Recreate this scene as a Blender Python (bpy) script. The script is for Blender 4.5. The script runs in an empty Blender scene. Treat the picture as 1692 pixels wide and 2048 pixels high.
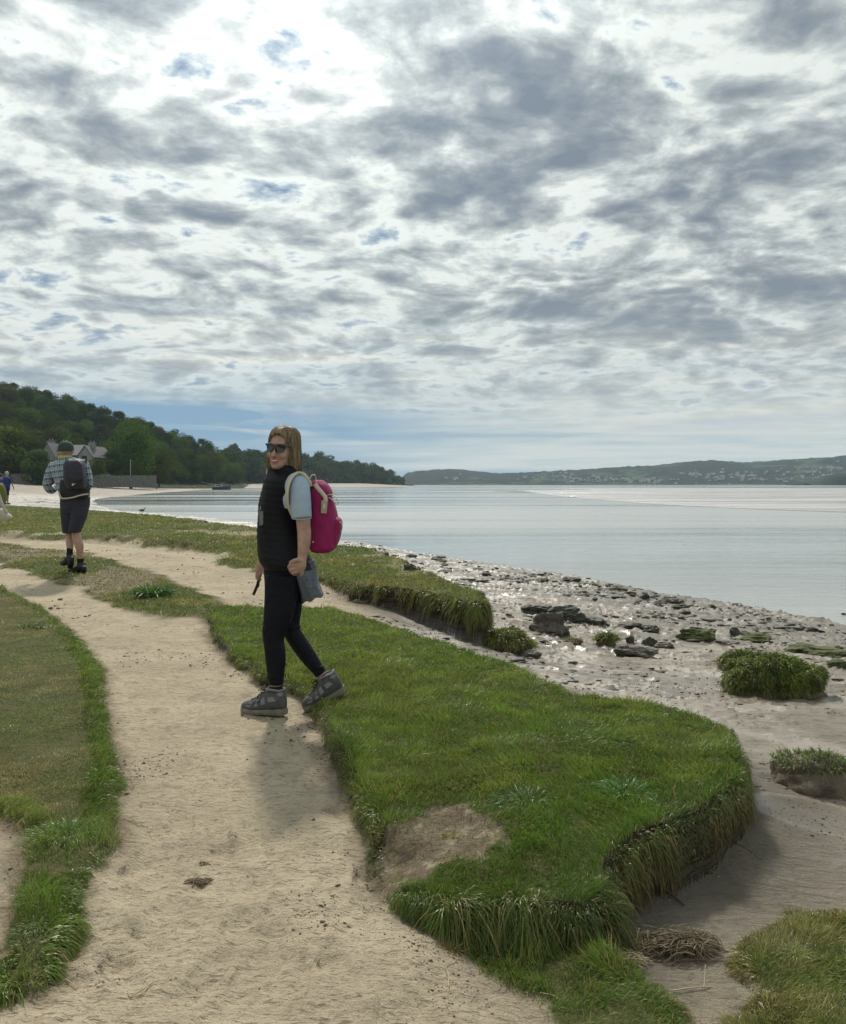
import bpy, bmesh, math, random
import numpy as np
from mathutils import Vector, Matrix, Euler

random.seed(7)
RNG = np.random.default_rng(11)
C = bpy.context.scene.collection
SC = bpy.context.scene
CH = 1.37          # camera height above the path, metres
FL = 1700.0        # focal length in photograph pixels
HZ = 968.0         # photograph row of the true horizon
CX = 846.0

# ------------------------------------------------------------------ camera
cam_d = bpy.data.cameras.new("camera")
cam = bpy.data.objects.new("camera", cam_d)
C.objects.link(cam)
cam.location = (0, 0, CH)
cam.rotation_euler = (math.radians(90), 0, 0)
cam_d.sensor_fit = 'VERTICAL'
cam_d.sensor_height = 24.0
cam_d.sensor_width = 24.0
cam_d.lens = 24.0 * FL / 2048.0
cam_d.shift_y = -(1024.0 - HZ) / 2048.0
cam_d.clip_start = 0.05
cam_d.clip_end = 30000
SC.camera = cam
SC.view_settings.view_transform = 'Standard'
SC.view_settings.look = 'None'
SC.view_settings.exposure = 0.0
SC.view_settings.gamma = 1.0

SUN_AZ = math.radians(-10)     # left of straight ahead
SUN_EL = math.radians(44)

# ------------------------------------------------------------------ node helper
class NT:
    def __init__(s, tree):
        s.t = tree
        s.t.nodes.clear()
    def n(s, typ, **kw):
        nd = s.t.nodes.new(typ)
        for k, v in kw.items():
            setattr(nd, k, v)
        return nd
    def put(s, sock, v):
        if v is None:
            return
        if isinstance(v, bpy.types.NodeSocket):
            s.t.links.new(v, sock)
        else:
            if hasattr(sock.default_value, '__len__'):
                if not hasattr(v, '__len__'):
                    v = [v] * len(sock.default_value)
                elif len(sock.default_value) == 4 and len(v) == 3:
                    v = (*v, 1)
            sock.default_value = v
    def m(s, op, a, b=None, c=None, clamp=False):
        nd = s.n('ShaderNodeMath', operation=op, use_clamp=clamp)
        for i, v in enumerate((a, b, c)):
            s.put(nd.inputs[i], v)
        return nd.outputs[0]
    def vm(s, op, a, b=None, out=0):
        nd = s.n('ShaderNodeVectorMath', operation=op)
        s.put(nd.inputs[0], a)
        s.put(nd.inputs[1], b)
        return nd.outputs['Value'] if out == 'v' else nd.outputs[0]
    def mix(s, f, a, b, blend='MIX'):
        nd = s.n('ShaderNodeMix', data_type='RGBA', blend_type=blend)
        s.put(nd.inputs[0], f)
        s.put(nd.inputs[6], a)
        s.put(nd.inputs[7], b)
        return nd.outputs[2]
    def ramp(s, f, stops, interp='LINEAR'):
        nd = s.n('ShaderNodeValToRGB')
        nd.color_ramp.interpolation = interp
        e = nd.color_ramp.elements
        while len(e) > 1:
            e.remove(e[-1])
        e[0].position = stops[0][0]
        e[0].color = (*stops[0][1], 1)
        for p, c in stops[1:]:
            x = e.new(p)
            x.color = (*c, 1)
        s.put(nd.inputs[0], f)
        return nd.outputs[0]
    def noise(s, vec, scale, detail=4, rough=0.5, dist=0.0, w=None):
        nd = s.n('ShaderNodeTexNoise')
        s.put(nd.inputs['Vector'], vec)
        s.put(nd.inputs['Scale'], scale)
        s.put(nd.inputs['Detail'], detail)
        s.put(nd.inputs['Roughness'], rough)
        s.put(nd.inputs['Distortion'], dist)
        return nd.outputs[0]
    def mr(s, v, a, b, c=0.0, d=1.0, smooth=True):
        nd = s.n('ShaderNodeMapRange', interpolation_type='SMOOTHSTEP' if smooth else 'LINEAR')
        for i, q in enumerate((v, a, b, c, d)):
            s.put(nd.inputs[i], q)
        return nd.outputs[0]
    def scale(s, vec, xyz):
        return s.vm('MULTIPLY', vec, xyz)

# ------------------------------------------------------------------ sky (world)
W = bpy.data.worlds.new("World")
SC.world = W
W.use_nodes = True
nt = NT(W.node_tree)
tc = nt.n('ShaderNodeTexCoord').outputs['Generated']
d = nt.vm('NORMALIZE', tc)
sp = nt.n('ShaderNodeSeparateXYZ')
nt.put(sp.inputs[0], d)
X, Y, Z = sp.outputs
zc = nt.m('ADD', nt.m('MAXIMUM', Z, 0.0), 0.20)
cb = nt.n('ShaderNodeCombineXYZ')
nt.put(cb.inputs[0], nt.m('DIVIDE', X, zc))
nt.put(cb.inputs[1], nt.m('DIVIDE', Y, zc))
nt.put(cb.inputs[2], nt.m('MULTIPLY', Z, 1.5))
pl = cb.outputs[0]
wob = nt.n('ShaderNodeTexNoise')
nt.put(wob.inputs['Vector'], pl); wob.inputs['Scale'].default_value = 1.7; wob.inputs['Detail'].default_value = 3
pl2 = nt.vm('ADD', pl, nt.scale(nt.vm('SUBTRACT', wob.outputs['Color'], (0.5, 0.5, 0.5)), (0.22, 0.22, 0.22)))
n1 = nt.noise(nt.vm('ADD', pl2, (3.1, 7.7, 0.4)), 2.3, 4, 0.5)
n2 = nt.noise(nt.vm('ADD', pl2, (13.1, 1.7, 2.4)), 6.2, 12, 0.55)
n3 = nt.noise(nt.vm('ADD', pl2, (5.3, 21.7, 1.4)), 20.0, 8, 0.6)
dens = nt.m('ADD', nt.m('MULTIPLY', nt.m('SUBTRACT', n1, 0.5), 0.60),
            nt.m('ADD', nt.m('MULTIPLY', nt.m('SUBTRACT', n2, 0.5), 1.25), nt.m('MULTIPLY', nt.m('SUBTRACT', n3, 0.5), 0.60)))
vo = nt.n('ShaderNodeTexVoronoi', feature='SMOOTH_F1')
nt.put(vo.inputs['Vector'], nt.vm('ADD', pl2, nt.scale(nt.vm('SUBTRACT', wob.outputs['Color'], (0.5, 0.5, 0.5)), (.28, .28, .28)))); vo.inputs['Scale'].default_value = 6.0
vo.inputs['Smoothness'].default_value = .8; vo.inputs['Randomness'].default_value = 1.0
vo2 = nt.n('ShaderNodeTexVoronoi', feature='SMOOTH_F1')
nt.put(vo2.inputs['Vector'], nt.vm('ADD', pl2, nt.scale(nt.vm('SUBTRACT', wob.outputs['Color'], (0.5, 0.5, 0.5)), (.4, .4, .4)))); vo2.inputs['Scale'].default_value = 13.0
vo2.inputs['Smoothness'].default_value = .7
dens = nt.m('ADD', dens, nt.m('ADD', nt.m('MULTIPLY', nt.m('SUBTRACT', .46, vo.outputs['Distance']), .55), nt.m('MULTIPLY', nt.m('SUBTRACT', .46, vo2.outputs['Distance']), .30)))
def skydir(px, py):
    v = Vector(((px - CX) / FL, 1.0, (HZ - py) / FL))
    return v.normalized()
def blob(px, py, sx, sy, soft=1.0):
    c = skydir(px, py)
    q = nt.vm('SUBTRACT', d, tuple(c))
    q = nt.vm('MULTIPLY', q, (FL / sx, FL / sx * 0.6, FL / sy))
    r = nt.vm('LENGTH', q, out='v')
    return nt.mr(r, 1.0, 0.0, 0.0, 1.0)
# thickness of the cloud deck (dark heavy parts) and gaps where blue shows
thick = [(1010, 280, 430, 190, .30), (900, 130, 230, 130, .20), (1350, 230, 340, 110, .15), (1620, 330, 420, 260, .13), (1140, 600, 260, 90, .26),
         (1420, 620, 420, 140, .16), (150, 250, 330, 90, .16), (360, 20, 420, 90, .14), (1200, 70, 250, 60, .10), (520, 150, 160, 70, .10), (1390, 90, 120, 60, .14), (100, 420, 260, 110, .10),
         (1600, 60, 200, 50, .10), (700, 420, 500, 150, .05), (320, 310, 200, 60, .07),
         (200, 120, 160, 40, -.16), (370, 150, 90, 50, -.14), (300, 375, 240, 34, -.26), (270, 447, 190, 26, -.30), (760, 412, 60, 24, -.30), (560, 760, 420, 36, -.0), (90, 650, 240, 50, -.28),
         (650, 110, 260, 130, -.16), (1380, 100, 240, 90, -.18), (1020, 30, 220, 60, -.14), (950, 205, 120, 40, -.16), (1150, 40, 150, 40, -.10)]
tsum = dens
for (a, b, c_, e_, w_) in thick:
    tsum = nt.m('ADD', tsum, nt.m('MULTIPLY', blob(a, b, c_, e_), w_))
t = nt.m('ADD', tsum, 0.52)
# near the horizon the deck opens to pale blue haze, with flat streaks
streak = nt.noise(nt.vm('MULTIPLY', d, (4.0, 4.0, 62.0)), 1.0, 7, 0.55, 0.3)
bsz = nt.m('MULTIPLY', blob(430, 835, 560, 70), nt.mr(nt.noise(nt.vm('MULTIPLY', d, (3.0, 3.0, 38.0)), 1.0, 6, .55, .4), .62, .44), clamp=True)
cloudcol = nt.ramp(t, [(0.0, (.12, .21, .35)), (0.10, (.22, .32, .45)), (0.20, (.46, .55, .62)), (0.31, (.84, .90, .88)), (0.40, (.84, .89, .85)),
                       (0.52, (.61, .665, .66)), (0.65, (.43, .48, .495)), (0.80, (.29, .335, .375)), (1.0, (.21, .26, .315))])
# Nishita sky behind the deck
sky = nt.n('ShaderNodeTexSky', sky_type='NISHITA')
sky.sun_disc = False
sky.sun_elevation = SUN_EL
sky.sun_rotation = SUN_AZ
bluefar = nt.mix(0.75, nt.vm('MULTIPLY', sky.outputs[0], (.055, .06, .065)), (.33, .47, .56))
hcol = nt.ramp(nt.m('ADD', streak, nt.m('ADD', nt.m('MULTIPLY', Z, 1.3), nt.m('ADD', nt.m('MULTIPLY', X, 0.42), 0.0))),
               [(0.35, (.27, .42, .54)), (0.47, (.40, .53, .60)), (0.58, (.60, .68, .68)), (0.70, (.78, .80, .74)), (0.85, (.60, .66, .68))])
hcol = nt.mix(0.12, hcol, bluefar)
bs = nt.m('MULTIPLY', nt.m('ADD', nt.m('MULTIPLY', blob(480, 856, 620, 95), 1.3), nt.m('MULTIPLY', blob(250, 800, 420, 34), .6)), nt.mr(nt.noise(nt.vm('MULTIPLY', d, (3.0, 3.0, 55.0)), 1.0, 6, .55, .4), .68, .46), clamp=True)
hcol = nt.mix(bs, hcol, (.23, .40, .56))
strk2 = nt.mr(nt.noise(nt.vm('MULTIPLY', d, (2.6, 2.6, 40.0)), 1.0, 6, 0.6, 0.4), 0.40, 0.64, 0.0, 1.0)
lowc = nt.mix(strk2, nt.mix(nt.mr(X, -.35, .25), (.40, .53, .62), (.47, .55, .58)), (.86, .86, .76))
cloudcol = nt.mix(nt.m('MULTIPLY', nt.mr(Z, 0.25, 0.09), 0.45), cloudcol, lowc)
hz = nt.m('SUBTRACT', nt.mr(Z, 0.045, 0.13, 0.0, 1.0), nt.m('MULTIPLY', bsz, .8), clamp=True)
col = nt.mix(hz, hcol, cloudcol)
# glow of the veiled sun above the frame, plus its forward scattering through thin cloud
sd = Vector((math.sin(SUN_AZ) * math.cos(SUN_EL), math.cos(SUN_AZ) * math.cos(SUN_EL), math.sin(SUN_EL)))
dt = nt.vm('DOT_PRODUCT', d, tuple(sd), out='v')
g1 = nt.m('POWER', nt.m('MAXIMUM', dt, 0.0), 14.0)
g2 = nt.m('POWER', nt.m('MAXIMUM', dt, 0.0), 120.0)
gain = nt.m('ADD', nt.m('ADD', 0.94, nt.m('MULTIPLY', g1, 0.70)), nt.m('MULTIPLY', g2, 5.0))
col = nt.vm('SCALE', col)
nt.put(col.node.inputs[3], gain)
# ground half of the sky sphere, never seen over the water
col = nt.mix(nt.mr(Z, -0.02, -0.002, 1.0, 0.0), col, (.30, .31, .30))
bg = nt.n('ShaderNodeBackground')
nt.put(bg.inputs[0], col)
bg.inputs[1].default_value = 1.0
out = nt.n('ShaderNodeOutputWorld')
nt.t.links.new(bg.outputs[0], out.inputs[0])
W.cycles.sampling_method = 'MANUAL'
W.cycles.sample_map_resolution = 512

# ------------------------------------------------------------------ sun
sl = bpy.data.lights.new("sun", 'SUN')
sl.energy = 3.1
sl.angle = math.radians(4.0)
sl.color = (1.0, .93, .82)
so = bpy.data.objects.new("sun", sl)
C.objects.link(so)
so.location = (0, 0, 60)
so.rotation_euler = (-sd).to_track_quat('-Z', 'Y').to_euler()

# ------------------------------------------------------------------ general helpers
def P(px, py, z=0.0):
    """where the sight line through a photograph pixel meets height z (below the eye)"""
    Yd = FL * (CH - z) / (py - HZ)
    return ((px - CX) / FL * Yd, Yd, z)
def PY(px, py, Yd):
    """world point at distance Yd on a sight line"""
    return Vector(((px - CX) / FL * Yd, Yd, CH - (py - HZ) / FL * Yd))
def tag(o, label=None, cat=None, group=None, kind=None):
    if label: o['label'] = label
    if cat: o['category'] = cat
    if group: o['group'] = group
    if kind: o['kind'] = kind
    return o
def empty(name, loc=(0, 0, 0), rz=0.0):
    o = bpy.data.objects.new(name, None)
    C.objects.link(o)
    o.location = loc
    o.rotation_euler = (0, 0, rz)
    o.empty_display_size = 0.1
    return o
def link_mesh(name, me, mat=None, parent=None, smooth=True):
    o = bpy.data.objects.new(name, me)
    C.objects.link(o)
    if mat is not None:
        me.materials.append(mat)
    if smooth:
        me.polygons.foreach_set('use_smooth', [True] * len(me.polygons))
    if parent is not None:
        o.parent = parent
    return o
def mesh_np(name, co, faces_flat, counts):
    """mesh from numpy arrays: co (n,3), flat loop vertex indices, per-face counts"""
    me = bpy.data.meshes.new(name)
    co = np.asarray(co, dtype=np.float32)
    faces_flat = np.asarray(faces_flat, dtype=np.int32)
    counts = np.asarray(counts, dtype=np.int32)
    me.vertices.add(len(co))
    me.vertices.foreach_set('co', co.ravel())
    me.loops.add(len(faces_flat))
    me.loops.foreach_set('vertex_index', faces_flat)
    me.polygons.add(len(counts))
    st = np.zeros(len(counts), dtype=np.int32)
    st[1:] = np.cumsum(counts)[:-1]
    me.polygons.foreach_set('loop_start', st)
    me.polygons.foreach_set('loop_total', counts)
    me.update(calc_edges=True)
    return me
def vcol(me, name, arr):
    a = me.attributes.new(name, 'FLOAT_COLOR', 'POINT')
    arr = np.asarray(arr, dtype=np.float32)
    if arr.shape[1] == 3:
        arr = np.concatenate([arr, np.ones((len(arr), 1), np.float32)], 1)
    a.data.foreach_set('color', arr.ravel())
def vfloat(me, name, arr):
    a = me.attributes.new(name, 'FLOAT', 'POINT')
    a.data.foreach_set('value', np.asarray(arr, dtype=np.float32).ravel())

# numpy noise
def _h(ix, iy, seed):
    n = (ix.astype(np.int64) * 374761393 + iy.astype(np.int64) * 668265263 + seed * 1442695041) & 0x7fffffff
    n = ((n ^ (n >> 13)) * 1274126177) & 0x7fffffff
    n = (n ^ (n >> 16)) & 0xffff
    return n.astype(np.float64) / 65535.0
def vnoise(x, y, seed=0):
    ix = np.floor(x); iy = np.floor(y)
    fx = x - ix; fy = y - iy
    fx = fx * fx * (3 - 2 * fx); fy = fy * fy * (3 - 2 * fy)
    ix = ix.astype(np.int64); iy = iy.astype(np.int64)
    a = _h(ix, iy, seed); b = _h(ix + 1, iy, seed); c = _h(ix, iy + 1, seed); d_ = _h(ix + 1, iy + 1, seed)
    return (a * (1 - fx) + b * fx) * (1 - fy) + (c * (1 - fx) + d_ * fx) * fy
def fbm(x, y, octv=4, seed=0, gain=0.5):
    s = 0; a = 1.0; t_ = 0
    for i in range(octv):
        s = s + a * (vnoise(x, y, seed + i * 17) * 2 - 1)
        t_ += a
        x = x * 2.03 + 5.1; y = y * 2.03 + 3.7; a *= gain
    return s / t_
def sstep(a, b, v):
    t_ = np.clip((v - a) / (b - a), 0, 1)
    return t_ * t_ * (3 - 2 * t_)
def poly_sd(px, py, poly, margin=2.0):
    """signed distance, positive inside; far outside the box it is just -margin"""
    poly = np.array(poly, dtype=np.float64)
    out_ = np.full(px.shape, -margin)
    lo = poly.min(0) - margin; hi = poly.max(0) + margin
    k = (px > lo[0]) & (px < hi[0]) & (py > lo[1]) & (py < hi[1])
    x = px[k]; y = py[k]
    dm = np.full(x.shape, 1e18); ins = np.zeros(x.shape, bool)
    n = len(poly)
    for i in range(n):
        x0, y0 = poly[i]; x1, y1 = poly[(i + 1) % n]
        dx, dy = x1 - x0, y1 - y0
        tt = np.clip(((x - x0) * dx + (y - y0) * dy) / (dx * dx + dy * dy + 1e-12), 0, 1)
        dm = np.minimum(dm, (x - x0 - tt * dx) ** 2 + (y - y0 - tt * dy) ** 2)
        if y0 != y1:
            c_ = ((y0 > y) != (y1 > y)) & (x < (x1 - x0) * (y - y0) / (y1 - y0) + x0)
            ins ^= c_
    dm = np.sqrt(dm)
    out_[k] = np.where(ins, dm, -dm)
    return out_
def rbf(ctrl, qx, qy):
    """biharmonic-ish interpolation of (x,y,z) control points in (x/d, ln d) space"""
    def uv(x, y):
        dd = np.maximum(y, 0.3) + 1.0
        return x / dd, np.log(dd) * 0.9
    cx, cy = uv(ctrl[:, 0], ctrl[:, 1])
    n = len(ctrl)
    A = np.hypot(cx[:, None] - cx[None], cy[:, None] - cy[None])
    A = np.sqrt(A * A + 0.0016)
    M = np.zeros((n + 3, n + 3)); M[:n, :n] = A
    M[:n, n] = 1; M[:n, n + 1] = cx; M[:n, n + 2] = cy; M[n:, :n] = M[:n, n:].T
    b = np.zeros(n + 3); b[:n] = ctrl[:, 2]
    w = np.linalg.solve(M, b)
    u, v = uv(qx, qy)
    r = w[n] + w[n + 1] * u + w[n + 2] * v
    for i in range(n):
        r = r + w[i] * np.sqrt((u - cx[i]) ** 2 + (v - cy[i]) ** 2 + 0.0016)
    return r

# ------------------------------------------------------------------ materials
def mat(name, col=(.5, .5, .5), rough=.7, metal=0.0, spec=0.5, bump=None, var=None, trans=0.0, attr=None, sheen=0.0, coat=0.0):
    """simple procedural material. bump=(scale, strength, dist); var=(scale, amount, detail)"""
    m_ = bpy.data.materials.new(name)
    m_.use_nodes = True
    q = NT(m_.node_tree)
    o = q.n('ShaderNodeOutputMaterial')
    b = q.n('ShaderNodeBsdfPrincipled')
    b.inputs['Roughness'].default_value = rough
    b.inputs['Metallic'].default_value = metal
    b.inputs['Specular IOR Level'].default_value = spec
    if sheen: b.inputs['Sheen Weight'].default_value = sheen
    if coat: b.inputs['Coat Weight'].default_value = coat
    tcn = q.n('ShaderNodeTexCoord').outputs['Object']
    base = col
    if attr:
        a = q.n('ShaderNodeAttribute'); a.attribute_name = attr
        base = a.outputs['Color']
    if var:
        nz = q.noise(tcn, var[0], var[2] if len(var) > 2 else 5, 0.6)
        f = q.mr(nz, 0.3, 0.7, 1 - var[1], 1 + var[1], smooth=False)
        v = q.vm('SCALE', base)
        q.put(v.node.inputs[3], f)
        base = v
    q.put(b.inputs['Base Color'], base)
    if bump:
        nz = q.noise(tcn, bump[0], 6, 0.6)
        bn = q.n('ShaderNodeBump')
        bn.inputs['Strength'].default_value = bump[1]
        bn.inputs['Distance'].default_value = bump[2]
        q.put(bn.inputs['Height'], nz)
        q.t.links.new(bn.outputs[0], b.inputs['Normal'])
    sh = b.outputs[0]
    if trans:
        tr = q.n('ShaderNodeBsdfTranslucent')
        q.put(tr.inputs[0], base)
        mx = q.n('ShaderNodeMixShader')
        mx.inputs[0].default_value = trans
        q.t.links.new(b.outputs[0], mx.inputs[1]); q.t.links.new(tr.outputs[0], mx.inputs[2])
        sh = mx.outputs[0]
    q.t.links.new(sh, o.inputs[0])
    return m_
# ================================================================== THE GROUND
WATER_Z = -1.40
def base_z(Yd):
    return 0.15 * sstep(6.0, 18.0, np.asarray(Yd, dtype=float))
def PT(px, py, dz):
    Yd = 5.0
    for _ in range(30):
        Yd = FL * (CH - (float(base_z(Yd)) + dz)) / (py - HZ)
    return ((px - CX) / FL * Yd, Yd, float(base_z(Yd)) + dz)

ctrl = []
for (px, py, z) in [
    (350, 1900, .0), (600, 1900, -.005), (400, 1700, -.01), (620, 1650, .0), (400, 1500, .0), (550, 1450, .0), (300, 1300, .02), (450, 1380, .0),
    (-200, 1900, .03), (0, 2040, .02), (500, 2250, .0), (100, 1700, .03),
    (780, 1750, -.035), (850, 1850, -.07), (880, 1960, -.05), (800, 2048, -.02), (900, 2300, -.03),
    (960, 1880, -.12), (1100, 1890, -.16), (1250, 1860, -.17), (1400, 1800, -.17), (1600, 1750, -.20), (1692, 1650, -.22), (1550, 1600, -.17), (1400, 1700, -.13), (1480, 1640, -.12),
    (1340, 1960, -.15), (1420, 2048, -.13), (1450, 1900, -.17), (1400, 2300, -.1), (2000, 1750, -.26), (2000, 2100, -.22),
    (1692, 1480, -.33), (1540, 1480, -.30), (1400, 1395, -.42), (1200, 1345, -.5), (1692, 1400, -.52), (1560, 1390, -.54), (1500, 1300, -.8), (1692, 1330, -.76),
    (1300, 1250, -.95), (1100, 1225, -.82), (1150, 1280, -.68), (1000, 1300, -.45), (1060, 1300, -.55), (950, 1285, -.36), (850, 1255, -.27),
    (760, 1220, -.14), (700, 1205, -.09), (640, 1190, -.03), (2100, 1400, -.8), (2300, 1600, -.5)]:
    ctrl.append(P(px, py, z))
for (px, py, dz) in [(560, 1170, .0), (500, 1150, -.02), (450, 1120, -.02), (300, 1100, -.01), (100, 1085, .0), (150, 1200, .0), (0, 1150, .0), (-300, 1150, .0),
                     (-300, 1080, .0), (250, 1230, .0), (480, 1170, -.05), (400, 1160, -.03), (-800, 1200, 0), (-600, 1400, 0), (-500, 1700, 0)]:
    ctrl.append(PT(px, py, dz))
# under and beyond the far turf: the drop to the bay
for (px, py, z) in [(1000, 1160, -1.15), (850, 1118, -1.25), (1100, 1190, -1.05), (900, 1190, -1.0), (700, 1095, -1.2), (820, 1140, -.9)]:
    ctrl.append(P(px, py, z))
for (x, y, z) in [(-4, 19, -.5), (-9, 30, -.6), (-16, 36, -.6), (-26, 52, -.9), (-30, 50, -.8), (-14, 22, -.1), (-8, 16, 0), (-25, 35, -.1), (-50, 60, -.8), (-60, 40, 0), (-8, 45, -1.2), (-20, 60, -1.25), (-40, 85, -1.2)]:
    ctrl.append((x, y, z))
shore = [(2600, 1440), (2100, 1330), (1692, 1248), (1500, 1213), (1340, 1190), (1150, 1152), (1000, 1132), (830, 1104), (680, 1079), (600, 1063), (540, 1052), (450, 1040), (380, 1033),
         (300, 1027), (240, 1021), (200, 1012), (183, 1004), (200, 996), (300, 987), (400, 979.5), (470, 976.5), (560, 975), (700, 974), (800, 973.4), (838, 972.3), (850, 971.6)]
for (px, py) in shore[:14]:
    x, y, z = P(px, py, WATER_Z)
    ctrl.append((x, y, z))
ctrl = np.array(ctrl)
water_poly = [P(a, b, WATER_Z)[:2] for a, b in shore]
water_poly += [(60, 2000), (3000, 3000), (4000, 0), (200, -40), (60, 4)]

turf = {  # name: (polygon in photograph pixels, height over base, edge softness)
 'A': ([(425, 1212), (415, 1232), (425, 1262), (470, 1305), (540, 1345), (600, 1368), (640, 1400), (655, 1440), (668, 1490), (700, 1550), (745, 1610), (758, 1655), (748, 1690), (790, 1745),
        (835, 1750), (900, 1772), (1000, 1772), (1100, 1778), (1190, 1772), (1218, 1745), (1222, 1708), (1270, 1682), (1330, 1658), (1410, 1622), (1465, 1580),
        (1488, 1545), (1484, 1500), (1465, 1462), (1400, 1430), (1300, 1407), (1150, 1387), (1090, 1362), (1000, 1322), (900, 1287), (800, 1259), (700, 1226), (650, 1213), (520, 1213)], .07, .035),
 'B': ([(-500, 1088), (0, 1085), (100, 1095), (190, 1108), (235, 1130), (320, 1145), (380, 1175), (430, 1205), (470, 1212), (430, 1232), (330, 1230), (260, 1215), (205, 1194), (180, 1172),
        (100, 1162), (60, 1137), (0, 1120), (-500, 1112)], .035, .06),
 'C': ([(-900, 1005), (0, 1009.5), (60, 1013), (200, 1021), (290, 1028), (400, 1040), (520, 1056), (600, 1070), (680, 1088), (760, 1098), (815, 1120), (860, 1145), (910, 1162), (940, 1171), (966, 1184), (976, 1198),
        (960, 1207), (920, 1203), (880, 1190), (830, 1180), (740, 1172), (660, 1162), (620, 1150), (560, 1142), (515, 1138), (460, 1130), (448, 1110), (400, 1088), (300, 1080),
        (200, 1070), (100, 1074), (0, 1064), (-900, 1058)], .05, .05),
 'D': ([(-900, 1172), (0, 1172), (22, 1186), (75, 1210), (130, 1255), (160, 1290), (195, 1340), (205, 1400), (212, 1460), (225, 1520), (215, 1600), (228, 1680), (190, 1712), (150, 1730),
        (142, 1770), (128, 1808), (118, 1850), (100, 1900), (60, 1950), (15, 1965), (22, 1900), (42, 1830), (40, 1770), (58, 1705), (55, 1655), (0, 1618), (-900, 1610)], .055, .05),
 'E': ([(935, 1905), (1000, 1890), (1100, 1893), (1200, 1903), (1285, 1922), (1295, 1960), (1330, 1990), (1352, 2048), (1350, 2300), (1130, 2300), (1135, 2048), (1080, 1990), (980, 1950)], -.085, .05),
 'F': ([(1492, 1890), (1530, 1855), (1600, 1832), (1692, 1822), (2100, 1800), (2300, 2400), (1440, 2400), (1470, 2048), (1540, 1985), (1500, 1935)], -.13, .05),
}
turf_w = {}
for k, (pl_, dz, w) in turf.items():
    turf_w[k] = [PT(a, b, dz) for a, b in pl_]

bare_poly = [PT(a_, b_, .05)[:2] for a_, b_ in [(735, 1668), (800, 1656), (845, 1628), (925, 1622), (985, 1645), (1005, 1685), (965, 1712), (885, 1718), (842, 1738), (800, 1752), (735, 1725)]]
scuffs = [(*P(205, 1925, 0)[:2], .09, .04, .016), (*P(160, 1975, 0)[:2], .05, .03, .014), (*P(225, 1965, 0)[:2], .06, .03, .010), (*P(205, 1195, 0)[:2], .22, .12, .05), (*P(650, 1500, 0)[:2], .10, .12, .012)]
NR, NC = 1400, 960
vv = np.linspace(math.log(2.2), math.log(1100), NR)
uu = np.linspace(-1.05, 1.05, NC)
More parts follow.
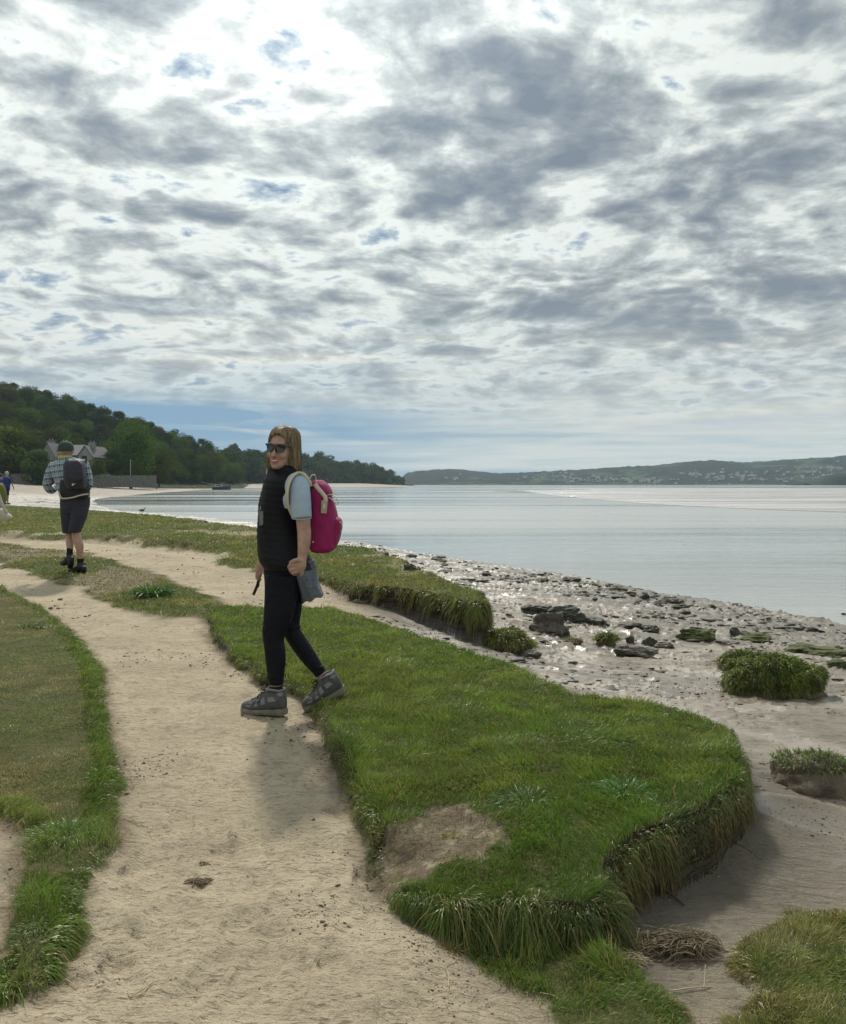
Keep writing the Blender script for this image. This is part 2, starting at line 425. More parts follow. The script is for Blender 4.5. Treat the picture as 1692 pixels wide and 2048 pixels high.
# a little extra resolution in the middle of the view
uu = uu * (0.62 + 0.38 * np.abs(uu / 1.05) ** 1.5)
Dg = np.exp(vv)[:, None] * np.ones((1, NC))
GY = Dg - 2.6
GX = uu[None, :] * (Dg + 0.6)
def build_height(X_, Y_):
    G = rbf(ctrl, X_, np.minimum(Y_, 140))
    wob_ = 0.35 * fbm(X_ * 0.35, Y_ * 0.35, 4, 3) * sstep(8, 20, Y_) + 0.06 * fbm(X_ * 2.2, Y_ * 2.2, 3, 9)
    sdw = poly_sd(X_, Y_, water_poly, 60.0) + wob_ * np.clip(Y_ / 30, 0.5, 4)
    farm = sstep(60, 120, Y_)
    rise = WATER_Z + np.minimum(-sdw * 0.05, 3.3) + 0.25 * fbm(X_ * 0.05, Y_ * 0.05, 3, 41) * sstep(8, 30, -sdw)
    G = G * (1 - farm) + rise * farm
    # meet the water line
    near = np.maximum(G, WATER_Z + np.clip(-sdw, 0, 0.5) * 0.06)
    G = np.where(sdw > 0, WATER_Z - np.minimum(0.5, sdw * 0.07), near)
    # mud texture: low ledges and wavelets, rougher lower down the beach
    low = sstep(-.10, -.40, G) * (sdw < 0)
    led = fbm(X_ * 1.1 + 0.6 * fbm(X_ * .7, Y_ * .7, 2, 5), Y_ * 3.0, 4, 21)
    stepn = np.abs((led * 3.0) % 1.0 - .5) * 2
    G = G + low * (0.017 * fbm(X_ * 3, Y_ * 7, 5, 77, .6) + 0.018 * sstep(.55, 1.0, stepn)) * np.clip(Y_ / 6, .5, 2.2) * (Y_ < 90)
    rocky = low * sstep(3.2, 0.2, -sdw) * (Y_ < 80)
    G = G + rocky * 0.045 * np.maximum(0, fbm(X_ * 2.2, Y_ * 2.2, 5, 99, .6) + .05) * 1.6
    dry = sstep(-.3, -.05, G) * (Y_ < 60)
    G = G + dry * (0.018 * fbm(X_ * 2.4, Y_ * 2.4, 3, 31) + 0.007 * fbm(X_ * 6, Y_ * 6, 3, 35) + 0.006 * fbm(X_ * 14, Y_ * 14, 3, 32))
    # hoof and boot dents in the path
    dents = vnoise(X_ * 5.3, Y_ * 5.3, 64)
    G = G - dry * 0.012 * sstep(.72, .9, dents)
    for (sx_, sy_, ra, rb_, dp_) in scuffs:
        G = G - dp_ * np.exp(-(((X_ - sx_) + .4 * (Y_ - sy_)) / ra) ** 2 - ((Y_ - sy_) / rb_) ** 2) * (1 + .6 * fbm(X_ * 30, Y_ * 30, 2, 7))
    fr_ = random.Random(21)
    for i in range(70):
        v_ = fr_.random() ** .8; py_ = 1230 + 800 * v_
        xl_ = np.interp(py_, [1230, 1400, 1700, 1900, 2030], [170, 230, 260, 170, 60]); xr_ = np.interp(py_, [1230, 1400, 1700, 1900, 2030], [380, 620, 720, 800, 880])
        fx_, fy_, _ = P(fr_.uniform(xl_, xr_), py_, 0); an_ = fr_.gauss(.15, .35)
        win = (np.abs(X_ - fx_) < .3) & (np.abs(Y_ - fy_) < .3)
        dx_ = X_[win] - fx_; dy_ = Y_[win] - fy_
        a_ = dx_ * math.cos(an_) + dy_ * math.sin(an_); b_ = -dx_ * math.sin(an_) + dy_ * math.cos(an_)
        rr2 = (a_ / .045) ** 2 + (b_ / .12) ** 2
        G[win] = G[win] - fr_.uniform(.004, .011) * np.exp(-rr2 ** 2) * (1 + .35 * np.sin(b_ * 230)) + .004 * np.exp(-(rr2 - 1.9) ** 2 * 2)
    top_mask = np.zeros_like(G)
    H_ = G.copy()
    sds = {}
    for k, (pl_, dz, w) in turf.items():
        wobk = 0.035 * fbm(X_ * 6, Y_ * 6, 3, 51) * np.clip(Y_ / 5, .8, 4)
        if k in 'BC':
            wobk = wobk + (0.10 * fbm(X_ * 1.7, Y_ * 1.7, 3, 52) + .35 * fbm(X_ * .8, Y_ * 1.6, 4, 53, .6) * sstep(8, 13, Y_) * sstep(1.5, .5, X_ + .1 * Y_))
        s_ = poly_sd(X_, Y_, [(a, b) for a, b, c in turf_w[k]], 3.0) + wobk
        sds[k] = s_
        if k in 'BC': w = w + .35 * sstep(-.5, -2.5, X_) * (Y_ < 22)
        m_ = sstep(-w, w, s_)
        top = base_z(Y_) + dz + 0.022 * fbm(X_ * 1.5, Y_ * 1.5, 3, 55) + 0.012 * fbm(X_ * 6, Y_ * 6, 2, 56)
        if k == 'A':   # dips to the path on the left and to the lower lump in front
            top = top - 0.05 * sstep(3.3, 2.85, Y_) + 0.035 * sstep(.1, .9, s_)
            bare_ = poly_sd(X_, Y_, bare_poly, 1.0) + .07 * fbm(X_ * 9, Y_ * 9, 4, 58, .6)
            top = top - 0.035 * sstep(-.03, .08, bare_) + .02 * fbm(X_ * 11, Y_ * 11, 3, 59) * sstep(-.02, .03, bare_)
        H_ = H_ + (top - H_) * m_
        top_mask = np.maximum(top_mask, m_)
    # trampled hollow in the bank
    hx, hy, _ = P(770, 1725, .0)
    hol = np.hypot((X_ - hx) / .13, (Y_ - hy) / .16) + .3 * fbm(X_ * 9, Y_ * 9, 3, 88)
    H_ = H_ - 0.055 * sstep(1.15, .1, hol)
    return H_, top_mask, sdw, sds, low
GH, GT, GSDW, GSD, GLOW = build_height(GX, GY)
def ground_at(x, y, arr=None):
    """bilinear lookup on the ground sheet"""
    x = np.asarray(x, float); y = np.asarray(y, float)
    arr = GH if arr is None else arr
    fv = (np.log(np.maximum(y + 2.6, 2.2)) - vv[0]) / (vv[1] - vv[0])
    uq = x / (y + 2.6 + 0.6)
    fu = np.interp(uq, uu, np.arange(NC))
    i = np.clip(np.floor(fv).astype(int), 0, NR - 2); j = np.clip(np.floor(fu).astype(int), 0, NC - 2)
    a = np.clip(fv - i, 0, 1); b = np.clip(fu - j, 0, 1)
    return (arr[i, j] * (1 - b) + arr[i, j + 1] * b) * (1 - a) + (arr[i + 1, j] * (1 - b) + arr[i + 1, j + 1] * b) * a
def gz(x, y):
    return float(ground_at(np.array([x]), np.array([y]))[0])
def hit(px, py):
    """where a sight line first meets the ground sheet"""
    ys = np.exp(np.linspace(math.log(1.6), math.log(600), 3000))
    xs = (px - CX) / FL * ys
    zs = CH - (py - HZ) / FL * ys
    h = ground_at(xs, ys)
    k = np.nonzero(h >= zs)[0]
    k = k[0] if len(k) else len(ys) - 1
    return xs[k], ys[k], h[k]

idx = np.arange(NR * NC).reshape(NR, NC)
f4 = np.stack([idx[:-1, :-1], idx[:-1, 1:], idx[1:, 1:], idx[1:, :-1]], -1).reshape(-1, 4)
me = mesh_np('ground', np.stack([GX, GY, GH], -1).reshape(-1, 3), f4.ravel(), np.full(len(f4), 4))
wet = np.maximum(sstep(-.07, -.28, GH) * 0.85, sstep(-.5, -1.2, GH) * .95)
wet = np.maximum(wet, .75 * sstep(55, 75, GY))
wet = wet * (1 - .45 * sstep(150, 190, GY))
# silty film of standing water near the shore and in the channels
film = sstep(.05, .45, fbm(GX * .55, GY * 1.3, 4, 71) + 0.5 * sstep(-.6, -1.2, GH)) * sstep(-.2, -.5, GH)
film = np.maximum(film, sstep(-.9, -1.3, GH) * .7)
for px_, py_, z_, ra, rb_ in [(1330, 1285, -.88, 1.6, .9), (1290, 1362, -.5, 1.3, .55), (1450, 1400, -.5, 1.0, .5), (1640, 1640, -.22, .35, .25), (1640, 1350, -.74, .8, .5), (1180, 1300, -.7, 1.0, .6)]:
    cx_, cy_, _ = P(px_, py_, z_)
    film = np.maximum(film, sstep(1.2, .6, np.hypot((GX - cx_) / ra, (GY - cy_) / rb_) + .5 * fbm(GX * 1.2, GY * 2.5, 4, 73)))
bareA = sstep(-.015, .02, poly_sd(GX, GY, bare_poly, 1.0) + .07 * fbm(GX * 9, GY * 9, 4, 58, .6))
def worn(x, y):
    a = .9 * sstep(.02, .22, fbm(x * .75, y * .55, 4, 61, .6)) * sstep(26, 18, y) * sstep(7.5, 9, y)
    return a * sstep(.9, -.6, x + .12 * (y - 9))
strip = sstep(.25, .6, GT + .35 * fbm(GX * 5, GY * 5, 3, 62)) * (1 - bareA) * (1 - .9 * worn(GX, GY))
damp_shade_a = sstep(-.75, -.05, GSD['A'] + .12 * fbm(GX * 3, GY * 3, 3, 83)) * sstep(-.03, -.12, GH) * sstep(6, 4.5, GY)
damp_shade_c = sstep(-.9, -.1, GSD['C']) * sstep(-.02, -.12, GH) * (GY < 14)
vfloat(me, 'damp', np.maximum(np.maximum(damp_shade_a, damp_shade_c), .55 * sstep(140, 190, GY)))  # moist mud plus bank-foot shade put into the colour; far sand only darker
earth = np.maximum.reduce([sstep(-.14, .0, GSD[k_] + .03 * fbm(GX * 8, GY * 8, 3, 85)) * .8 for k_ in 'ABD'])
vfloat(me, 'earth', np.maximum(earth * (GH > -.12), bareA * .9))
film = film * (1 - sstep(140, 180, GY))
vcol(me, 'masks', np.stack([strip.ravel(), wet.ravel(), film.ravel()], -1))
o = link_mesh('ground', me)
tag(o, kind='structure')
gm = bpy.data.materials.new('sand_mud_turf_soil')
gm.use_nodes = True
q = NT(gm.node_tree)
geo = q.n('ShaderNodeNewGeometry')
pos = geo.outputs['Position']
att = q.n('ShaderNodeAttribute'); att.attribute_name = 'masks'
sx = q.n('ShaderNodeSeparateColor'); q.put(sx.inputs[0], att.outputs['Color'])
mT, mW, mF = sx.outputs[0], sx.outputs[1], sx.outputs[2]
big = q.noise(pos, 1.3, 5, .6)
med = q.noise(pos, 9.0, 6, .65)
fine = q.noise(pos, 55.0, 5, .7)
grit = q.noise(pos, 260.0, 3, .6)
stretch = q.noise(q.scale(pos, (6.0, 26.0, 10.0)), 1.0, 7, .65, .6)
stretch2 = q.noise(q.scale(pos, (25.0, 90.0, 30.0)), 1.0, 5, .65, .8)
sand = q.mix(q.mr(big, .35, .65), (.43, .36, .255), (.52, .44, .315))
sand = q.mix(q.m('MULTIPLY', q.mr(med, .50, .68), .5), sand, (.27, .22, .155))
sand = q.mix(q.m('MULTIPLY', q.mr(fine, .53, .68), .5), sand, (.20, .16, .115))
sand = q.mix(q.m('MULTIPLY', q.mr(stretch2, .59, .68), .6), sand, (.12, .095, .07))
mud = q.mix(q.mr(big, .35, .65), (.225, .192, .15), (.14, .12, .094))
mud = q.mix(q.m('MULTIPLY', q.mr(stretch, .53, .70), .8), mud, (.085, .08, .068))
mud = q.mix(q.m('MULTIPLY', q.mr(stretch2, .57, .70), .5), mud, (.08, .075, .065))
c_ = q.mix(q.m('MAXIMUM', mW, q.m('MULTIPLY', mF, .6)), sand, mud)
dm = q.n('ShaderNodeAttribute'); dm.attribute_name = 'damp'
ea = q.n('ShaderNodeAttribute'); ea.attribute_name = 'earth'
c_ = q.mix(q.m('MULTIPLY', ea.outputs['Fac'], q.mr(med, .25, .52)), c_, (.15, .115, .075))
c_ = q.mix(q.m('MULTIPLY', dm.outputs['Fac'], .85), c_, (.070, .058, .045))  # moist tone with the bank's shade painted in
soil = q.mix(q.mr(med, .35, .65), (.075, .09, .025), (.12, .11, .045))
c_ = q.mix(mT, c_, soil)
# steep cut faces: dark layered earth, the bank's shade deepened into the colour
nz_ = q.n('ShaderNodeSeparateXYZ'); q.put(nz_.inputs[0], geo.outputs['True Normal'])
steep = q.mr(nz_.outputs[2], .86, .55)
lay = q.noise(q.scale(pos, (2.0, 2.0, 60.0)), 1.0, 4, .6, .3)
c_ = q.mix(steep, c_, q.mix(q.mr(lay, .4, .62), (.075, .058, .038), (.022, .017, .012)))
b = q.n('ShaderNodeBsdfPrincipled')
q.put(b.inputs['Base Color'], c_)
wetf = q.m('MULTIPLY', q.m('MAXIMUM', mF, q.m('MULTIPLY', mW, q.mr(big, .6, .4, .45, .85))), q.m('SUBTRACT', 1.0, mT))
q.put(b.inputs['Roughness'], q.m('SUBTRACT', .92, q.m('MULTIPLY', wetf, .66)))
q.put(b.inputs['Specular IOR Level'], q.m('ADD', .2, q.m('MULTIPLY', wetf, .9)))
hgt = q.m('ADD', q.m('ADD', q.m('MULTIPLY', med, .55), q.m('MULTIPLY', fine, .25)), q.m('ADD', q.m('MULTIPLY', grit, .06), q.m('MULTIPLY', stretch, q.m('ADD', .25, q.m('MULTIPLY', mW, .9)))))
hgt = q.m('SUBTRACT', hgt, q.m('MULTIPLY', q.mr(stretch2, .57, .66), .13))
bn = q.n('ShaderNodeBump'); q.put(bn.inputs['Strength'], q.m('SUBTRACT', .85, q.m('MULTIPLY', wetf, .62))); bn.inputs['Distance'].default_value = .07
q.put(bn.inputs['Height'], hgt)
q.t.links.new(bn.outputs[0], b.inputs['Normal'])
o_ = q.n('ShaderNodeOutputMaterial'); q.t.links.new(b.outputs[0], o_.inputs[0])
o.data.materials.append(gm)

# ------------------------------------------------------------------ water
bm = bmesh.new()
for v in [(-5200, -100, WATER_Z), (5200, -100, WATER_Z), (5200, 3600, WATER_Z), (-5200, 3600, WATER_Z)]:
    bm.verts.new(v)
bm.faces.new(bm.verts)
me = bpy.data.meshes.new('water'); bm.to_mesh(me); bm.free()
wm = bpy.data.materials.new('estuary_water'); wm.use_nodes = True
q = NT(wm.node_tree)
pos = q.n('ShaderNodeNewGeometry').outputs['Position']
sp_ = q.n('ShaderNodeSeparateXYZ'); q.put(sp_.inputs[0], pos)
b = q.n('ShaderNodeBsdfPrincipled')
patch = q.noise(q.scale(pos, (.006, .045, 1)), 1.0, 5, .6, .5)     # wind lanes against slick water
lane = q.mr(patch, .42, .60)
q.put(b.inputs['Base Color'], q.mix(lane, (.30, .325, .32), (.42, .43, .41)))
b.inputs['IOR'].default_value = 1.33
q.put(b.inputs['Roughness'], q.m('ADD', .05, q.m('MULTIPLY', lane, .14)))
w1 = q.noise(q.scale(pos, (1.6, 4.2, 1)), 1.0, 5, .6, .3)
w2 = q.noise(q.scale(pos, (.25, .9, 1)), 1.0, 4, .6, .3)
w3 = q.noise(q.scale(pos, (.03, .16, 1)), 1.0, 3, .5, .3)
hgt = q.m('ADD', q.m('ADD', q.m('MULTIPLY', w1, .035), q.m('MULTIPLY', w2, .09)), q.m('MULTIPLY', w3, .4))
bn = q.n('ShaderNodeBump'); bn.inputs['Distance'].default_value = 1.0
q.put(bn.inputs['Strength'], q.m('ADD', .25, q.m('MULTIPLY', lane, .9)))
q.put(bn.inputs['Height'], hgt); q.t.links.new(bn.outputs[0], b.inputs['Normal'])
o_ = q.n('ShaderNodeOutputMaterial'); q.t.links.new(b.outputs[0], o_.inputs[0])
o = link_mesh('water', me, wm, smooth=False); tag(o, kind='structure')

# ------------------------------------------------------------------ thin dark mud bars
def bar(pxs_, name):
    top_ = [P(a, b_, WATER_Z + .03) for a, b_ in pxs_]
    vs_ = top_ + [(a, b_, c - .3) for a, b_, c in top_]; n_ = len(top_)
    me_ = bpy.data.meshes.new(name); me_.from_pydata(vs_, [], [tuple(range(n_)), tuple(range(n_, 2 * n_))[::-1]] + [(k, n_ + k, n_ + (k + 1) % n_, (k + 1) % n_) for k in range(n_)])
    o = link_mesh(name, me_, BARM, smooth=False); tag(o, kind='structure')
BARM = mat('bar_mud', (.10, .09, .08), .6)
bar([(1140, 975.2), (1300, 974.6), (1500, 974.4), (1800, 974.4), (2200, 974.8), (2200, 975.6), (1692, 975.4), (1400, 975.3), (1250, 975.6)], 'mud_bar')
bar([(930, 978.6), (990, 979.2), (1050, 982.2), (1072, 984.6), (1040, 985.2), (1010, 983.2), (960, 980)], 'mud_bar')
# ------------------------------------------------------------------ tidal sandbank out in the estuary
sb = [(1040, 981), (1100, 990), (1180, 998), (1290, 1007), (1400, 1013), (1540, 1019), (1692, 1024), (2600, 1052), (2900, 980), (1692, 976), (1300, 975.6), (1100, 976.2), (1180, 979), (1100, 980.5)]
pts = [P(a, b_, WATER_Z + .04) for a, b_ in sb]
bm = bmesh.new()
vs = [bm.verts.new(p) for p in pts]
f = bm.faces.new(vs)
if f.normal.z < 0: f.normal_flip()
bmesh.ops.triangulate(bm, faces=bm.faces[:])
r_ = bmesh.ops.extrude_face_region(bm, geom=bm.faces[:])
for v in [g for g in r_['geom'] if isinstance(g, bmesh.types.BMVert)]:
    v.co.z -= .4
bmesh.ops.recalc_face_normals(bm, faces=bm.faces[:])
me = bpy.data.meshes.new('sandbank'); bm.to_mesh(me); bm.free()
sm = bpy.data.materials.new('wet_rippled_sand'); sm.use_nodes = True
q = NT(sm.node_tree)
pos = q.n('ShaderNodeNewGeometry').outputs['Position']
b = q.n('ShaderNodeBsdfPrincipled')
n_ = q.noise(q.scale(pos, (.02, .12, 1)), 1.0, 5, .6)
q.put(b.inputs['Base Color'], q.mix(q.mr(n_, .35, .65), (.50, .46, .43), (.60, .56, .53)))  # pale base colour stands in for glitter on the flat
q.put(b.inputs['Roughness'], q.mr(n_, .35, .65, .08, .22))
b.inputs['Specular IOR Level'].default_value = .9
r1 = q.noise(q.scale(pos, (.8, 1.2, 1)), 1.0, 4, .6, .4)
bn = q.n('ShaderNodeBump'); bn.inputs['Distance'].default_value = 1.0; bn.inputs['Strength'].default_value = .9
q.put(bn.inputs['Height'], q.m('MULTIPLY', r1, .5)); q.t.links.new(bn.outputs[0], b.inputs['Normal'])
o_ = q.n('ShaderNodeOutputMaterial'); q.t.links.new(b.outputs[0], o_.inputs[0])
o = link_mesh('sandbank', me, sm, smooth=False); tag(o, kind='structure')
# ================================================================== WOODED HILL ON THE LEFT
KS = 1.7
hc = []
def H3(px, Yd, z):
    Yd *= KS
    hc.append(((px - CX) / FL * Yd, Yd, z))
# foot of the slope
for px, Yd in [(-500, 170), (-200, 180), (-60, 192), (60, 206), (180, 215), (300, 238), (400, 285), (455, 340)]:
    H3(px, Yd, 2.0)
for px, Yd in [(-500, 130), (-60, 160), (60, 170), (200, 180), (330, 200), (480, 300), (560, 360)]:
    H3(px, Yd, 1.2)
for px, top, Yd in [(-700, 640, 300), (-400, 680, 300), (-200, 720, 300), (-60, 748, 300), (0, 765, 300), (100, 783, 305), (200, 813, 315), (300, 848, 330), (380, 872, 345), (430, 893, 355), (465, 920, 360)]:
    z = CH + (HZ - top) / FL * Yd * KS
    H3(px, Yd, max(1.5, z - 14.5))
    H3(px - 40, Yd + 160, max(1.5, z * 1.2 - 6))
for px, Yd in [(560, 480), (620, 560), (720, 640), (800, 700)]:
    H3(px, Yd, 1.5)
for px, top, Yd in [(500, 905, 520), (560, 905, 600), (640, 918, 700), (700, 925, 740), (750, 934, 780), (790, 948, 800)]:
    z = CH + (HZ - top) / FL * Yd * KS
    H3(px, Yd, max(1.2, z - 15))
H3(815, 790, .5); H3(850, 850, -1.4); H3(900, 800, -2.0)

hc = np.array(hc)
def rbf2(ctrl_, qx, qy, eps=400.0):
    n = len(ctrl_)
    A = np.sqrt((ctrl_[:, 0][:, None] - ctrl_[:, 0]) ** 2 + (ctrl_[:, 1][:, None] - ctrl_[:, 1]) ** 2 + eps)
    M = np.zeros((n + 1, n + 1)); M[:n, :n] = A; M[:n, n] = 1; M[n, :n] = 1
    w = np.linalg.solve(M, np.append(ctrl_[:, 2], 0))
    r = np.full(np.shape(qx), w[n], float)
    for i in range(n):
        r = r + w[i] * np.sqrt((qx - ctrl_[i, 0]) ** 2 + (qy - ctrl_[i, 1]) ** 2 + eps)
    return r
foot = [(-400, 160)] + [((px - CX) / FL * Yd, Yd) for px, Yd in [(-200, 172), (-60, 184), (60, 196), (180, 206), (300, 228), (400, 275), (462, 332), (480, 400), (540, 465), (600, 540), (700, 620), (780, 690), (816, 730), (818, 790), (790, 860)]] + [(-60, 1000), (-900, 1000), (-900, 160)]
foot = [(a * KS, b_ * KS) for a, b_ in foot]
hx = np.linspace(-520 * KS, 20 * KS, 240); hy = np.linspace(150 * KS, 960 * KS, 280)
HX, HY = np.meshgrid(hx, hy)
hs = poly_sd(HX, HY, foot, 60)
HH = rbf2(hc, HX, HY) + 1.0 * fbm(HX * .02, HY * .02, 4, 8)
HHz = np.where(hs > 0, np.maximum(HH * sstep(0, 25, hs) + 1.0 * (1 - sstep(0, 25, hs)), .2), -3.0 + 0 * HH)
HHz = np.where((hs <= 0) & (hs > -6), .6, HHz)
ii = np.arange(HX.size).reshape(HX.shape)
ff = np.stack([ii[:-1, :-1], ii[:-1, 1:], ii[1:, 1:], ii[1:, :-1]], -1).reshape(-1, 4)
keep = (hs.ravel()[ff] > -8).any(1)
ff = ff[keep]
me = mesh_np('wooded_hill', np.stack([HX, HY, HHz], -1).reshape(-1, 3), ff.ravel(), np.full(len(ff), 4))
hill_m = mat('woodland_floor', (.035, .045, .018), .95, var=(.15, .4), spec=.1)
o = link_mesh('wooded_hill', me, hill_m); tag(o, kind='structure')
def hill_z(x, y):
    j = np.clip((x - hx[0]) / (hx[1] - hx[0]), 0, len(hx) - 1.001); i = np.clip((y - hy[0]) / (hy[1] - hy[0]), 0, len(hy) - 1.001)
    i0, j0 = int(i), int(j); a, b_ = i - i0, j - j0
    return (HHz[i0, j0] * (1 - b_) + HHz[i0, j0 + 1] * b_) * (1 - a) + (HHz[i0 + 1, j0] * (1 - b_) + HHz[i0 + 1, j0 + 1] * b_) * a

# ------------------------------------------------------------------ trees
def leaf_mat(name):
    m_ = bpy.data.materials.new(name); m_.use_nodes = True
    q = NT(m_.node_tree)
    a = q.n('ShaderNodeAttribute'); a.attribute_name = 'tone'
    oi = q.n('ShaderNodeObjectInfo')
    tint = q.ramp(oi.outputs['Random'], [(0, (.8, .92, .85)), (.25, (1.0, 1.0, .85)), (.5, (1.12, 1.05, .8)), (.7, (.85, .9, .9)), (.85, (1.2, 1.2, .85)), (1, (.95, .95, .75))])
    col_ = q.mix(1.0, a.outputs['Color'], tint, 'MULTIPLY')
    b = q.n('ShaderNodeBsdfDiffuse'); q.put(b.inputs[0], col_)
    t_ = q.n('ShaderNodeBsdfTranslucent'); q.put(t_.inputs[0], col_)
    mx = q.n('ShaderNodeMixShader'); mx.inputs[0].default_value = .38
    q.t.links.new(b.outputs[0], mx.inputs[1]); q.t.links.new(t_.outputs[0], mx.inputs[2])
    o_ = q.n('ShaderNodeOutputMaterial'); q.t.links.new(mx.outputs[0], o_.inputs[0])
    return m_
LEAF = leaf_mat('tree_leaves')
BARK = mat('bark', (.09, .075, .055), .9, bump=(6, .6, .1), var=(3, .3))
def tube_np(pts, rad, seg=8, cap=True):
    """tube along a list of points, returns verts, faces(list)"""
    vs, fs = [], []
    n = len(pts)
    up = Vector((0, 0, 1))
    prev = None
    for i, p in enumerate(pts):
        p = Vector(p)
        a = Vector(pts[min(i + 1, n - 1)]) - Vector(pts[max(i - 1, 0)])
        a.normalize()
        if prev is None:
            s = a.cross(up)
            if s.length < .1: s = a.cross(Vector((1, 0, 0)))
        else:
            s = prev - a * prev.dot(a)
        s.normalize(); prev = s
        t_ = a.cross(s)
        r = rad[i] if hasattr(rad, '__len__') else rad
        ra, rb = (r if hasattr(r, '__len__') else (r, r))
        for k in range(seg):
            an = 2 * math.pi * k / seg
            vs.append(p + s * math.cos(an) * ra + t_ * math.sin(an) * rb)
        if i:
            for k in range(seg):
                fs.append(((i - 1) * seg + k, (i - 1) * seg + (k + 1) % seg, i * seg + (k + 1) % seg, i * seg + k))
    if cap:
        fs.append(tuple(range(seg))[::-1]); fs.append(tuple((n - 1) * seg + k for k in range(seg)))
    return vs, fs
class MB:
    """collects shapes and links them as one mesh object"""
    def __init__(s): s.v = []; s.f = []
    def add(s, vf):
        o = len(s.v); s.v += [tuple(p) for p in vf[0]]; s.f += [tuple(i + o for i in f) for f in vf[1]]; return s
    def tube(s, pts, rad, seg=8, cap=True): return s.add(tube_np(pts, rad, seg, cap))
    def box(s, c, sz, rz=0.0):
        hx_, hy_, hz_ = [k / 2 for k in sz]; R = Matrix.Rotation(rz, 3, 'Z'); c = Vector(c)
        vs = [c + R @ Vector((a * hx_, b * hy_, d_ * hz_)) for a in (-1, 1) for b in (-1, 1) for d_ in (-1, 1)]
        return s.add((vs, [(0, 1, 3, 2), (4, 6, 7, 5), (0, 4, 5, 1), (2, 3, 7, 6), (0, 2, 6, 4), (1, 5, 7, 3)]))
    def build(s, name, m_=None, parent=None, smooth=True):
        me = bpy.data.meshes.new(name); me.from_pydata(s.v, [], s.f); me.validate(); me.update()
        return link_mesh(name, me, m_, parent, smooth)
def crown_np(seed, h, w, nleaf, lsz, col, base=.12, open_=.0, shape='round'):
    r = np.random.default_rng(seed)
    nl = 16 + int(r.integers(0, 8))
    cen = []; rad = []
    for i in range(nl):
        t_ = r.random()
        zz = h * (base + (1 - base) * (.12 + .80 * t_))
        prof = math.sin(math.pi * (0.18 + .72 * t_)) if shape == 'round' else (1.02 - t_)
        an = r.random() * 2 * math.pi; rr = w * .5 * prof * r.uniform(.35, .78)
        cen.append((math.cos(an) * rr, math.sin(an) * rr, zz)); rad.append(w * r.uniform(.15, .27) * (1 if shape == 'round' else .8))
    cen.append((0, 0, h * (base + (1 - base) * .5))); rad.append(w * .3)
    cen = np.array(cen); rad = np.array(rad)
    k = r.choice(len(cen), nleaf, p=rad ** 2 / (rad ** 2).sum())
    dv = r.normal(size=(nleaf, 3)); dv /= np.linalg.norm(dv, axis=1)[:, None]
    sh = r.uniform(.55, 1.10, nleaf) ** .7
    p = cen[k] + dv * (rad[k] * sh)[:, None] * np.array([1, 1, .82])
    # leaf sprays: small quads, tilted at random about the outward direction
    nrm = dv + r.normal(size=(nleaf, 3)) * .7 + np.array([0, 0, .4]); nrm /= np.linalg.norm(nrm, axis=1)[:, None]
    t1 = np.cross(nrm, r.normal(size=(nleaf, 3))); t1 /= np.linalg.norm(t1, axis=1)[:, None]
    t2 = np.cross(nrm, t1)
    s = lsz * r.uniform(.5, 1.25, nleaf)[:, None]
    v = np.stack([p - t1 * s, p + t2 * s * .7, p + t1 * s * 1.1, p - t2 * s * .7], 1).reshape(-1, 3)
    v[:, 2] = np.maximum(v[:, 2], .2)
    lob = r.uniform(.62, 1.35, len(cen))[k]
    tone = np.array(col) * np.array([1.2, 1.38, 1.1]) * (lob * r.uniform(.7, 1.3, nleaf))[:, None]
    tone = tone * (1 + r.normal(size=(nleaf, 1)) * np.array([.14, .05, .0]))
    return v, np.repeat(np.clip(tone, .004, 1), 4, 0)
def limbs(seed, h, w, base):
    r = random.Random(seed); mb = MB()
    mb.tube([(0, 0, -1.0), (0, 0, h * .15), (r.uniform(-.03, .03) * w, 0, h * .45), (r.uniform(-.05, .05) * w, 0, h * .8)], [h * .032, h * .026, h * .018, h * .006], 7)
    for i in range(6):
        an = r.uniform(0, 6.28); z0 = h * r.uniform(.25, .55)
        mb.tube([(0, 0, z0), (math.cos(an) * w * .15, math.sin(an) * w * .15, z0 + h * .1), (math.cos(an) * w * .32, math.sin(an) * w * .32, z0 + h * .22)], [h * .012, h * .008, h * .003], 5)
    return mb
protos = []
specs = [(11, 10, 9, (.045, .065, .016), .05), (12, 11, 8, (.055, .062, .014), .08), (10, 8, 7.5, (.065, .09, .022), .04), (13, 9, 10, (.038, .055, .02), .05),
         (9, 9, 9, (.075, .072, .02), .06), (12, 12, 8, (.05, .085, .018), .1), (14, 7.5, 7.5, (.03, .048, .018), .05), (8, 8, 9, (.08, .10, .03), .02)]
for i, (h, w, _, col_, base) in enumerate(specs):
    v, tone = crown_np(100 + i, h, w, 5200, .26, col_, base, shape='round')
    me = mesh_np('crown', v, np.arange(len(v)), np.full(len(v) // 4, 4)); vcol(me, 'tone', tone); me.materials.append(LEAF)
    tmb = limbs(i, h, w, base)
    tm = bpy.data.meshes.new('trunk'); tm.from_pydata(tmb.v, [], tmb.f); tm.materials.append(BARK)
    protos.append((me, tm, h, w))
